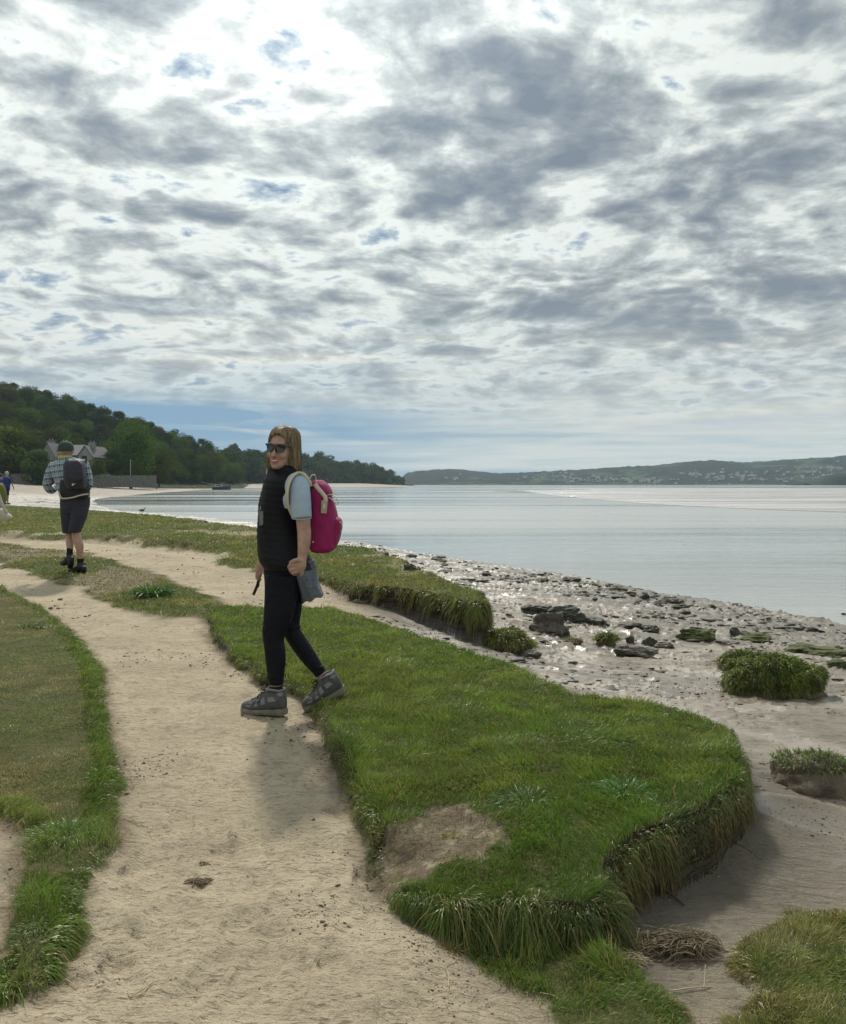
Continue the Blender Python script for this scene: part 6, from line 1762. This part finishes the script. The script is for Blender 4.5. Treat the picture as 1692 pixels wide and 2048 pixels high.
for side in (0, 1):
    st = [(620, 1075, 4.99), (606, 1060, 4.995), (589, 1035, 4.985), (579, 1012, 4.93), (576.5, 990, 4.90), (580, 968, 4.91), (588, 953, 4.94), (598, 947, 4.97), (608, 949, 4.99), (617, 960, 5.0), (624, 973, 5.02)]
    if side: st = [(a, b2, 2 * 5.14 - c) for a, b2, c in st]
    mb = MB(); ribbon(mb, pxp(st[3:], BO), .05, .014, BO); mb.build('shoulder_pad', BLACKPAD, bpk)
    mb = MB(); ribbon(mb, [(p[0] - .002, p[1] - (.029 if not side else -.029), p[2] + .002) for p in pxp(st[2:], BO)], .012, .018, BO); mb.build('shoulder_strap', CREAM, bpk)
mb = MB(); ribbon(mb, pxp([(619, 972, 5.06), (620, 958, 5.07), (624, 951, 5.09), (630, 952, 5.12), (631, 962, 5.14), (630, 974, 5.16)], BO), .022, .005, BO); mb.build('top_handle', CREAM, bpk)
mb = MB(); ribbon(mb, pxp([(630, 968, 4.985), (638, 979, 4.98), (646, 988, 4.978), (651, 996, 4.972), (650, 1008, 4.968), (647, 1026, 4.968)], BO), .024, .005, BO, (1, 0, .3)); cs = mb.build('closing_strap', CREAM, bpk)
mb = MB(); slab_px(mb, [(643, 1001), (655, 1003), (653, 1027), (642, 1026)], 4.958, .008, BO); mb.build('buckle', mat('tan_leather_tab', (.40, .34, .22), .6), cs, False)
mb = MB(); slab_px(mb, [(646.5, 1007), (651.5, 1008), (650.5, 1018), (646, 1017.5)], 4.952, .006, BO); mb.build('pin', METAL, cs, False)
mb = MB(); ribbon(mb, pxp([(652, 992, 5.02), (660, 989, 5.02), (668, 992, 5.03), (675, 1000, 5.05), (677, 1007, 5.06), (671, 1007, 5.05), (664, 999, 5.03), (656, 995, 5.02)], BO), .02, .004, BO); mb.build('ribbon_loop', CREAM, bpk)
mb = MB(); ribbon(mb, pxp([(680, 1043, 5.02), (684, 1049, 5.02), (684, 1058, 5.03), (681, 1063, 5.04)], BO), .016, .004, BO); mb.build('pocket_tab', CREAM, bpk)
mb = MB(); mb.add(ball(PY(626, 1084, 4.975) - Vector(BO), .006, (1, .4, 1), 10)); mb.build('rivet', METAL, bpk)

ob = empty('folded_case', PY(513, 1170, 5.25)); ob_o = tuple(ob.location); tag(ob, 'slim dark folded case hanging from the far hand of the woman', 'case')
mb = MB(); ribbon(mb, pxp([(523, 1140, 5.275), (518, 1160, 5.27), (513, 1175, 5.262), (506.5, 1190, 5.255)], ob_o), .016, .016, ob_o); mb.build('case_body', BLACKPAD, ob, False)
mb = MB(); ribbon(mb, pxp([(517, 1162, 5.268), (518, 1169, 5.262), (516, 1175, 5.262)], ob_o), .01, .006, ob_o); mb.build('clip', BLACKPAD, ob, False)

# ------------------------------------------------------------------ the man walking away
mxp, myp, mzp = hit(156, 1146)
MY = myp + .05
man = empty('person', (mxp, MY, mzp)); MO = tuple(man.location)
tag(man, 'man walking away in green cap, checked shirt and dark knee length shorts', 'person')
k_ = MY / FL
mb = MB()
mb.add(ball(PY(132, 899, MY) - Vector(MO), .098, (.95, 1.15, 1.15), 16))
for s in (-1, 1): mb.add(ball(PY(132 + s * 13.5, 903, MY) - Vector(MO), .03, (.4, .7, 1.2), 8))
mb.add(ball(PY(126, 904, MY + .10) - Vector(MO), .03, (.8, .9, 1.2), 8))
def mlimb(p, r): mb.add(limb(p, [q_ * k_ for q_ in r], MY, MO, 4, 16))
mlimb([(132, 904, MY), (132, 914, MY), (135, 924, MY)], [9, 9, 11])
mb.add(slices([(920, 115, 162, 0, .13), (935, 108, 172, 0, .15), (970, 116, 176, 0, .14), (1000, 124, 177, 0, .14), (1020, 126, 174, 0, .15)], MY, 3, 20, 2.2, None, MO))
mlimb([(110, 930, MY - .02), (100, 950, MY - .02), (95, 970, MY + .02), (104, 976, MY + .14), (114, 968, MY + .26)], [7, 6.5, 6, 5, 4])
mlimb([(168, 930, MY - .02), (176, 950, MY - .02), (179, 968, MY + .02), (170, 975, MY + .14), (160, 968, MY + .26)], [7, 6.5, 6, 5, 4])
for hx_, sd_ in ((114, 1), (160, -1)):      # hands on the chest straps
    mlimb([(hx_, 968, MY + .25), (hx_ + sd_ * 3, 964, MY + .29), (hx_ + sd_ * 6, 961, MY + .30)], [4.6, 5.6, 4.4])
    for i in range(4): mlimb([(hx_ + sd_ * (3 + i * .4), 960 + i * 2.6, MY + .31), (hx_ + sd_ * 8, 959 + i * 2.6, MY + .33), (hx_ + sd_ * 9, 961 + i * 2.4, MY + .30)], [1.5, 1.4, 1.2])
    mlimb([(hx_ + sd_ * 2, 960, MY + .29), (hx_ + sd_ * 5, 954, MY + .29), (hx_ + sd_ * 7, 952, MY + .30)], [1.8, 1.5, 1.2])
mlimb([(141, 1010, MY + .03), (140, 1040, MY + .05), (139, 1066, MY + .05), (139.5, 1076, MY + .03), (140, 1090, MY + .0), (140, 1103, MY - .02), (139, 1118, MY - .04)], [12, 11, 8.2, 7.6, 7.2, 5.6, 5.2])
mlimb([(158, 1010, MY - .03), (154, 1040, MY - .04), (152, 1064, MY - .05), (154.5, 1078, MY - .06), (158.5, 1092, MY - .07), (160, 1108, MY - .06), (161, 1126, MY - .05)], [12, 11, 8.6, 8.8, 8.4, 6.2, 5.6])
fuse(mb, 'body', .011, 3, SKIN, man)
PLAID = bpy.data.materials.new('checked_cotton'); PLAID.use_nodes = True
q = NT(PLAID.node_tree); b = q.n('ShaderNodeBsdfPrincipled'); b.inputs['Roughness'].default_value = .9
tcn = q.n('ShaderNodeTexCoord').outputs['Object']; s3 = q.n('ShaderNodeSeparateXYZ'); q.put(s3.inputs[0], tcn)
def stripe(v, per, w, off=0.0): 
    f_ = q.m('FRACT', q.m('ADD', q.m('DIVIDE', v, per), 10.0 + off)); return q.m('LESS_THAN', f_, w)
hx2 = q.m('ADD', s3.outputs[0], q.m('MULTIPLY', s3.outputs[2], .15)); vz = q.m('ADD', s3.outputs[2], q.m('MULTIPLY', s3.outputs[0], -.12))
base_ = q.mix(q.m('MULTIPLY', q.m('ADD', stripe(hx2, .085, .45), stripe(vz, .085, .45)), .5), (.36, .42, .45), (.03, .055, .13))
base_ = q.mix(q.m('MULTIPLY', stripe(hx2, .085, .16, .35), .7), base_, (.04, .13, .10)); base_ = q.mix(q.m('MULTIPLY', stripe(vz, .085, .10, .6), .8), base_, (.55, .60, .62)); base_ = q.mix(q.m('MULTIPLY', stripe(hx2, .085, .08, .75), .8), base_, (.55, .60, .62))
q.put(b.inputs['Base Color'], base_); o_ = q.n('ShaderNodeOutputMaterial'); q.t.links.new(b.outputs[0], o_.inputs[0])
mb = MB()
mb.add(slices([(914, 124, 146, 0, .09), (919, 116, 158, 0, .12), (926, 106, 168, 0, .15), (940, 103, 173, 0, .165), (960, 110, 176, 0, .165), (980, 117, 178, 0, .165), (994, 121, 178.5, 0, .165), (1001, 124, 178, 0, .155)], MY, 4, 30, 2.3, None, MO))
mlimb([(109, 928, MY - .02), (101, 942, MY - .02), (95.5, 958, MY - .01), (94, 970, MY + .0), (99, 979, MY + .06), (106, 980, MY + .14), (111, 974, MY + .20)], [9, 9, 8.4, 8, 8, 7, 6])
mlimb([(167, 926, MY - .02), (173, 940, MY - .02), (177, 955, MY - .01), (178, 967, MY + .0), (174, 976, MY + .06), (168, 977, MY + .14), (163, 972, MY + .20)], [9, 8.4, 8, 7.6, 7.6, 7, 6])
fuse(mb, 'checked_shirt', .012, 3, PLAID, man)
SHORT = mat('dark_navy_shorts', (.030, .031, .045), .9, bump=(12, .7, .04), var=(8, .2))
mb = MB()
mb.add(slices([(993, 123, 179, 0, .165), (1003, 122, 178.5, 0, .17), (1015, 122.5, 177, 0, .17), (1026, 126, 170, 0, .13)], MY, 3, 26, 2.3, None, MO))
mb.add(slices([(1005, 126, 150, .02, .12), (1018, 123, 153, .03, .15), (1040, 124.5, 153, .04, .14), (1058, 126, 152, .05, .125), (1066, 127, 151, .05, .12)], MY, 3, 20, 2.3, None, MO))
mb.add(slices([(1015, 146, 176.5, -.04, .14), (1035, 143, 172, -.05, .13), (1052, 140, 165, -.06, .12), (1065, 138, 160, -.06, .115)], MY, 3, 20, 2.3, None, MO))
fuse(mb, 'shorts', .011, 3, SHORT, man)
CAP = mat('dark_green_cap', (.035, .06, .055), .9, bump=(40, .4, .01))
mb = MB().add(slices([(882.5, 129, 135, 0, .03), (884, 124, 140, .0, .075), (888, 119.5, 144, .0, .105), (894, 117.5, 146, .0, .122), (900, 117, 146.5, .0, .128), (903, 117.2, 146.3, .0, .128)], MY, 4, 26, 2.1, None, MO))
mb.add(slices([(900, 116, 140, .14, .09), (902, 114, 138, .17, .10), (903, 115, 137, .17, .09)], MY, 2, 20, 2.0, None, MO)); mb.build('cap', CAP, man)
mb = MB().add(slices([(911, 119, 141, .0, .085), (913, 117.5, 143, .0, .09), (917.5, 117.5, 143.5, .0, .092), (919, 120, 142, 0, .085)], MY, 3, 24, 2.1, None, MO)); mb.build('neck_band', mat('lime_neck_band', (.42, .50, .06), .8), man)
for pts, rr in [([(139.8, 1097, MY - .01), (139.5, 1106, MY - .03), (138.5, 1116, MY - .04)], [6.3, 6.0, 6.2]), ([(160.6, 1116, MY - .06), (161, 1122, MY - .05), (161.5, 1131, MY - .05)], [6.5, 6.4, 6.4])]:
    m2 = MB().add(limb(pts, [q_ * k_ for q_ in rr], MY, MO, 3, 16)); m2.build('sock', SOCK, man)
SHOE = mat('black_walking_shoe', (.012, .012, .013), .6, bump=(40, .5, .02))
mb = MB().add(limb([(143, 1113, MY - .08), (138, 1118, MY - .04), (132, 1124, MY + .02), (126, 1126, MY + .10), (123, 1127, MY + .15)], [q_ * k_ for q_ in [6.5, 8, 7, 5.5, 3.5]], MY, MO, 4, 16))
mb.add(limb([(143, 1113, MY - .10), (142, 1122, MY - .09), (141, 1131, MY - .04), (138, 1135, MY + .04)], [q_ * k_ for q_ in [4, 6, 6, 3]], MY, MO, 4, 14)); s1 = fuse(mb, 'shoe', .009, 2, SHOE, man)
mb = MB().add(limb([(165, 1129, MY - .10), (163, 1134, MY - .06), (156, 1138, MY + .0), (147, 1140, MY + .06), (138, 1142, MY + .10)], [q_ * k_ for q_ in [7.5, 8.6, 7.5, 6, 4]], MY, MO, 4, 16))
mb.add(limb([(168, 1132, MY - .12), (168.5, 1140, MY - .11), (167, 1144, MY - .08)], [q_ * k_ for q_ in [4, 5, 4]], MY, MO, 4, 14)); s1 = fuse(mb, 'shoe', .009, 2, SHOE, man)
# his daypack
dp = empty('daypack', PY(150, 998, MY - .2)); DO = tuple(dp.location); tag(dp, 'dark navy daypack with waist pockets on the man in the checked shirt', 'backpack')
NAVY = mat('dark_navy_nylon', (.022, .022, .040), .55, bump=(22, .7, .04)); BLK = mat('black_nylon', (.008, .008, .010), .6, bump=(22, .6, .04))
mb = MB().add(slices([(917, 140, 158, -.17, .04), (921, 133, 164, -.20, .08), (930, 130, 167.5, -.22, .11), (945, 129.5, 170, -.23, .125), (958, 130, 171, -.23, .13), (968, 132, 171.5, -.22, .12), (978, 136, 171, -.20, .09)], MY, 4, 28, 3, wr, DO)); mb.build('bag_body', NAVY, dp)
mb = MB().add(slices([(960, 122, 172, -.13, .09), (972, 119, 178, -.12, .10), (985, 119.5, 178, -.12, .10), (993, 122, 177, -.12, .09), (996, 127, 174, -.12, .06)], MY, 4, 28, 2.6, wr, DO)); mb.build('hip_pocket', BLK, dp)
mb = MB().add(slices([(922, 141, 160, -.33, .03), (930, 139, 164, -.345, .04), (945, 140, 167, -.35, .045), (957, 142, 168, -.35, .045), (963, 146, 166, -.345, .03)], MY, 3, 24, 3, None, DO)); mb.build('front_pocket', NAVY, dp)
for xo in (0, 1):
    mb = MB(); ribbon(mb, pxp([(134 + xo * 26, 930, MY - .16), (127 + xo * 38, 922, MY - .08), (124 + xo * 42, 920, MY + .02), (124 + xo * 42, 930, MY + .15), (124 + xo * 44, 955, MY + .19)], DO), .06, .02, DO, (1, 0, 0)); mb.build('shoulder_strap', BLK, dp)
mb = MB(); ribbon(mb, pxp([(143, 918, MY - .2), (147, 924, MY - .26), (153, 929, MY - .30), (162, 926, MY - .30), (164, 921, MY - .26)], DO), .015, .01, DO); mb.build('webbing', mat('grey_webbing', (.25, .25, .27), .7), dp)
mb = MB(); slab_px(mb, [(143, 964), (147, 963), (153, 966), (144, 972)], MY - .34, .01, DO); mb.build('reflector', mat('reflective_patch', (.55, .55, .5), .4), dp, False)
mb = MB(); ribbon(mb, pxp([(118, 984, MY - .19), (121, 993, MY - .21), (126, 997, MY - .22), (145, 995, MY - .23), (162, 990, MY - .23), (177, 988, MY - .2)], DO), .02, .008, DO, (0, 0, 1)); mb.build('waist_cord', CREAM, dp)

# ------------------------------------------------------------------ smaller figures
def figure(px, py, Yd, hgt, yaw, cols, label, stride=.16, name='person', hat=None, pack=None, hem=.46, lean=0.0, seed=1, vox=.018):
    """a small walking figure: feet at the photograph point, facing yaw (0 = towards the viewer)"""
    x = (px - CX) / FL * Yd; z = gz(x, Yd) if py is None else CH - (py - HZ) / FL * Yd
    e = empty(name, (x, Yd, z), yaw); e.scale = (hgt / 1.75,) * 3
    tag(e, label, 'person')
    def lm(mb_, pts, rad): mb_.add(arc_tube(pts, rad, 12, 3))
    s = stride; mb = MB()
    mb.add(ball((0, -.01, 1.64), .098, (.82, 1, 1.15), 14)); mb.add(ball((0, -.11, 1.62), .022, (.8, 1, 1.2), 8))
    lm(mb, [(0, 0, 1.58), (0, .01, 1.50), (0, .01, 1.44)], [.055, .055, .08])
    lm(mb, [(0, .01, 1.48), (0, .01, 1.35), (0, 0, 1.15), (0, 0, .98), (0, 0, .88)], [.07, .14, .13, .135, .13])
    for sd_ in (-1, 1):
        lm(mb, [(sd_ * .16, 0, 1.42), (sd_ * .20, sd_ * s * .5 * .8, 1.25), (sd_ * .22, sd_ * s * .9, 1.10), (sd_ * .21, sd_ * s * 1.3 - .06, .95), (sd_ * .20, sd_ * s * 1.4 - .09, .86)], [.052, .046, .038, .030, .026])
        for f_ in range(4): lm(mb, [(sd_ * .20, sd_ * s * 1.4 - .11 + f_ * .016, .85), (sd_ * .197, sd_ * s * 1.4 - .12 + f_ * .016, .80), (sd_ * .19, sd_ * s * 1.4 - .115 + f_ * .015, .76)], [.010, .009, .008])
        lm(mb, [(sd_ * .09, 0, .92), (sd_ * .095, -sd_ * s * .7, .70), (sd_ * .095, -sd_ * s * 1.2, .50), (sd_ * .095, -sd_ * s * 1.4 + .04, .28), (sd_ * .095, -sd_ * s * 1.6 + .05, .08)], [.095, .085, .06, .052, .036])
    fuse(mb, 'body', vox, 2, SKIN, e)
    mb = MB(); lm(mb, [(0, .01, 1.47), (0, .01, 1.40), (0, 0, 1.2), (0, 0, 1.02), (0, 0, .90)], [.09, .175, .165, .165, .165])
    for sd_ in (-1, 1): lm(mb, [(sd_ * .14, 0, 1.42), (sd_ * .195, sd_ * s * .4, 1.28), (sd_ * .215, sd_ * s * .7, 1.17)], [.07, .066, .06])
    fuse(mb, 'shirt', vox, 2, cols[0], e)
    mb = MB(); lm(mb, [(0, 0, .98), (0, 0, .85)], [.155, .15])
    for sd_ in (-1, 1):
        t_ = (.92 - hem) / .84
        lm(mb, [(sd_ * .085, 0, .90), (sd_ * .095, -sd_ * s * .7, .70), (sd_ * .095, -sd_ * s * 1.2, max(hem, .50))] + ([(sd_ * .095, -sd_ * s * 1.45 + .04, .26), (sd_ * .095, -sd_ * s * 1.58 + .05, hem)] if hem < .45 else []), [.11, .105, .088] + ([.07, .06] if hem < .45 else []))
    fuse(mb, 'shorts' if hem > .4 else 'trousers', vox, 2, cols[1], e)
    mb = MB(); mb.add(ball((0, .012, 1.665), .104, (.86, 1.0, 1.1), 14)); 
    hair = mb.build('hat' if hat else 'hair', hat or cols[2], e)
    for sd_ in (-1, 1):
        mb = MB(); lm(mb, [(sd_ * .095, -sd_ * s * 1.6 + .09, .05), (sd_ * .095, -sd_ * s * 1.6 + .0, .045), (sd_ * .095, -sd_ * s * 1.6 - .12, .03)], [.045, .05, .03]); mb.build('shoe', cols[3], e)
    return e
BLUE = mat('royal_blue_shirt', (.02, .045, .17), .85); NAVYC = mat('navy_cloth', (.015, .02, .045), .9); WHAIR = mat('white_hair', (.45, .42, .40), .8); BROWN = mat('brown_shoe', (.10, .06, .04), .7)
PURP = mat('purple_cloth', (.12, .06, .22), .9); OLIVE = mat('olive_cloth', (.12, .13, .035), .9, bump=(8, .5, .05)); BEIGE = mat('beige_canvas', (.42, .39, .33), .9, bump=(10, .5, .05)); DHAIR = mat('dark_hair', (.04, .03, .02), .7)
bx = hit(13, 1012)[1]
figure(14, 1009, 46.0, 1.78, math.radians(160), (BLUE, NAVYC, WHAIR, BROWN), 'white haired man in royal blue shirt and dark shorts on the far grass', .12)
figure(1, 1008.5, 46.8, 1.68, math.radians(200), (PURP, NAVYC, DHAIR, BROWN), 'person in purple cut off by the left edge beside the man in blue', .10)
lx = figure(-24, None, 19.0, 1.72, math.radians(195), (OLIVE, NAVYC, DHAIR, SHOE), 'walker in olive clothes almost wholly cut off by the left edge', .2, hem=.15)
mb = MB(); mb.add(slices([(966, -12, 0, 0, .08), (970, -14, 6, 0, .13), (982, -15, 9.5, 0, .16), (996, -15, 10.5, 0, .17), (1006, -14, 9, 0, .15), (1009, -12, 5, 0, .1)], 18.8, 3, 24, 2.8, wr, tuple(PY(0, 1009, 18.8))))
o = mb.build('backpack', OLIVE); o.location = PY(0, 1009, 18.8); tag(o, 'olive rucksack cut by the left edge of the picture', 'backpack')
o2 = empty('shoulder_bag', PY(5, 1030, 18.5)); so_ = tuple(o2.location); tag(o2, 'pale beige shoulder bag hanging at the left edge above the grass', 'bag')
mb = MB(); mb.add(slices([(1016, -10, 2, 0, .08), (1020, -12, 9, 0, .12), (1027, -12, 17, 0, .14), (1033, -11, 23, 0, .14), (1037, -9, 22, 0, .12), (1041, -6, 12, 0, .08)], 18.5, 3, 24, 2.4, wr, so_)); mb.build('bag_body', BEIGE, o2)
mb = MB(); ribbon(mb, pxp([(14, 1027, 18.42), (6, 1012, 18.45), (-4, 985, 18.6), (-12, 962, 18.8)], so_), .06, .02, so_, (1, 0, 0)); mb.build('bag_strap', BEIGE, o2)
figure(271, None, 345, 1.75, .5, (NAVYC, NAVYC, DHAIR, SHOE), 'tiny dark figure standing on the far mud below the sea wall', .1, hem=.15, vox=.03)
figure(313, None, 330, 1.8, -.4, (NAVYC, NAVYC, DHAIR, SHOE), 'tiny dark figure walking on the far mud right of the sea wall', .18, hem=.15, vox=.03)
figure(388, None, 420, 1.8, 1.2, (BEIGE, NAVYC, DHAIR, SHOE), 'tiny pale figure on the distant beach below the wooded hill', .18, hem=.15, vox=.03)

# moored boat on the mud edge
bo = empty('moored_boat', tuple(PY(442, 979.5, 400))); bo.rotation_euler = (0, 0, .2); tag(bo, 'small dark hulled boat grounded on the distant mud edge', 'boat')
vs, fs = [], []
for i in range(13):
    t_ = i / 12; w = 1.5 * math.sin(math.pi * min(1, .12 + t_ * .62)) * (1 if t_ < .8 else 1); w = 1.5 * (1 - t_ ** 3) ** .6 if t_ > .3 else 1.25 + t_ * .8
    w = max(w, .02); sh = 1.3 + .9 * t_ ** 2
    for (a, z_) in [(-1, sh), (-.85, .5), (0, 0), (.85, .5), (1, sh)]: vs.append((-4 + 8.5 * t_, a * w, z_))
    if i:
        for k in range(4): fs.append(((i - 1) * 5 + k, i * 5 + k, i * 5 + k + 1, (i - 1) * 5 + k + 1))
        fs.append(((i - 1) * 5 + 4, i * 5 + 4, i * 5, (i - 1) * 5))
fs.append((0, 1, 2, 3, 4))
m2 = MB().add((vs, fs)); m2.build('hull', mat('navy_hull', (.03, .04, .07), .4), bo, False)
m2 = MB(); m2.box((-1, 0, 1.9), (3.2, 1.8, 1.2)); m2.build('cabin', WHITE, bo, False)
m2 = MB(); m2.box((-1, -.93, 2.05), (2.4, .05, .5)); m2.build('window', GLASS, bo, False)
# bather or seabird splash: dark bird at the pool edge
def bird(px, py, Yd, s, label):
    c = PY(px, py, Yd); e = MB(); e.add(ball((0, 0, .12 * s), .16 * s, (1.7, .8, .8), 10)); e.add(arc_tube([(.2 * s, 0, .16 * s), (.28 * s, 0, .32 * s), (.33 * s, 0, .36 * s), (.44 * s, 0, .34 * s)], [.06 * s, .04 * s, .05 * s, .012 * s], 8, 3)); e.add(arc_tube([(-.2 * s, 0, .14 * s), (-.42 * s, 0, .16 * s)], [.07 * s, .02 * s], 8, 2))
    for a in (-.03, .03): e.tube([(0, a * s, .1 * s), (0, a * s, -.08 * s)], .012 * s, 6)
    o = e.build('seabird', mat('dark_feathers', (.04, .04, .035), .8)); o.location = (c.x, Yd, max(gz(c.x, Yd), WATER_Z) + .08 * s); tag(o, label, 'bird')
bird(284, 1022, 84, .9, 'dark seabird standing where the pale mud meets the pool')
bird(72, 997, 62, .8, 'dark seabird on the bright wet mud left of the walking man')
# ------------------------------------------------------------------ the air between here and the far shore
mb = MB(); mb.box((0, 2050, 90), (10800, 4700, 187.5))
hz_o = mb.build('haze', None, None, False)
hm_ = bpy.data.materials.new('haze_air'); hm_.use_nodes = True
q = NT(hm_.node_tree)
pv = q.n('ShaderNodeVolumePrincipled')
pv.inputs['Color'].default_value = (.66, .83, 1.0, 1)
pv.inputs['Density'].default_value = .000085
pv.inputs['Anisotropy'].default_value = .25
o_ = q.n('ShaderNodeOutputMaterial'); q.t.links.new(pv.outputs[0], o_.inputs['Volume'])
hz_o.data.materials.append(hm_)
tag(hz_o, kind='stuff')
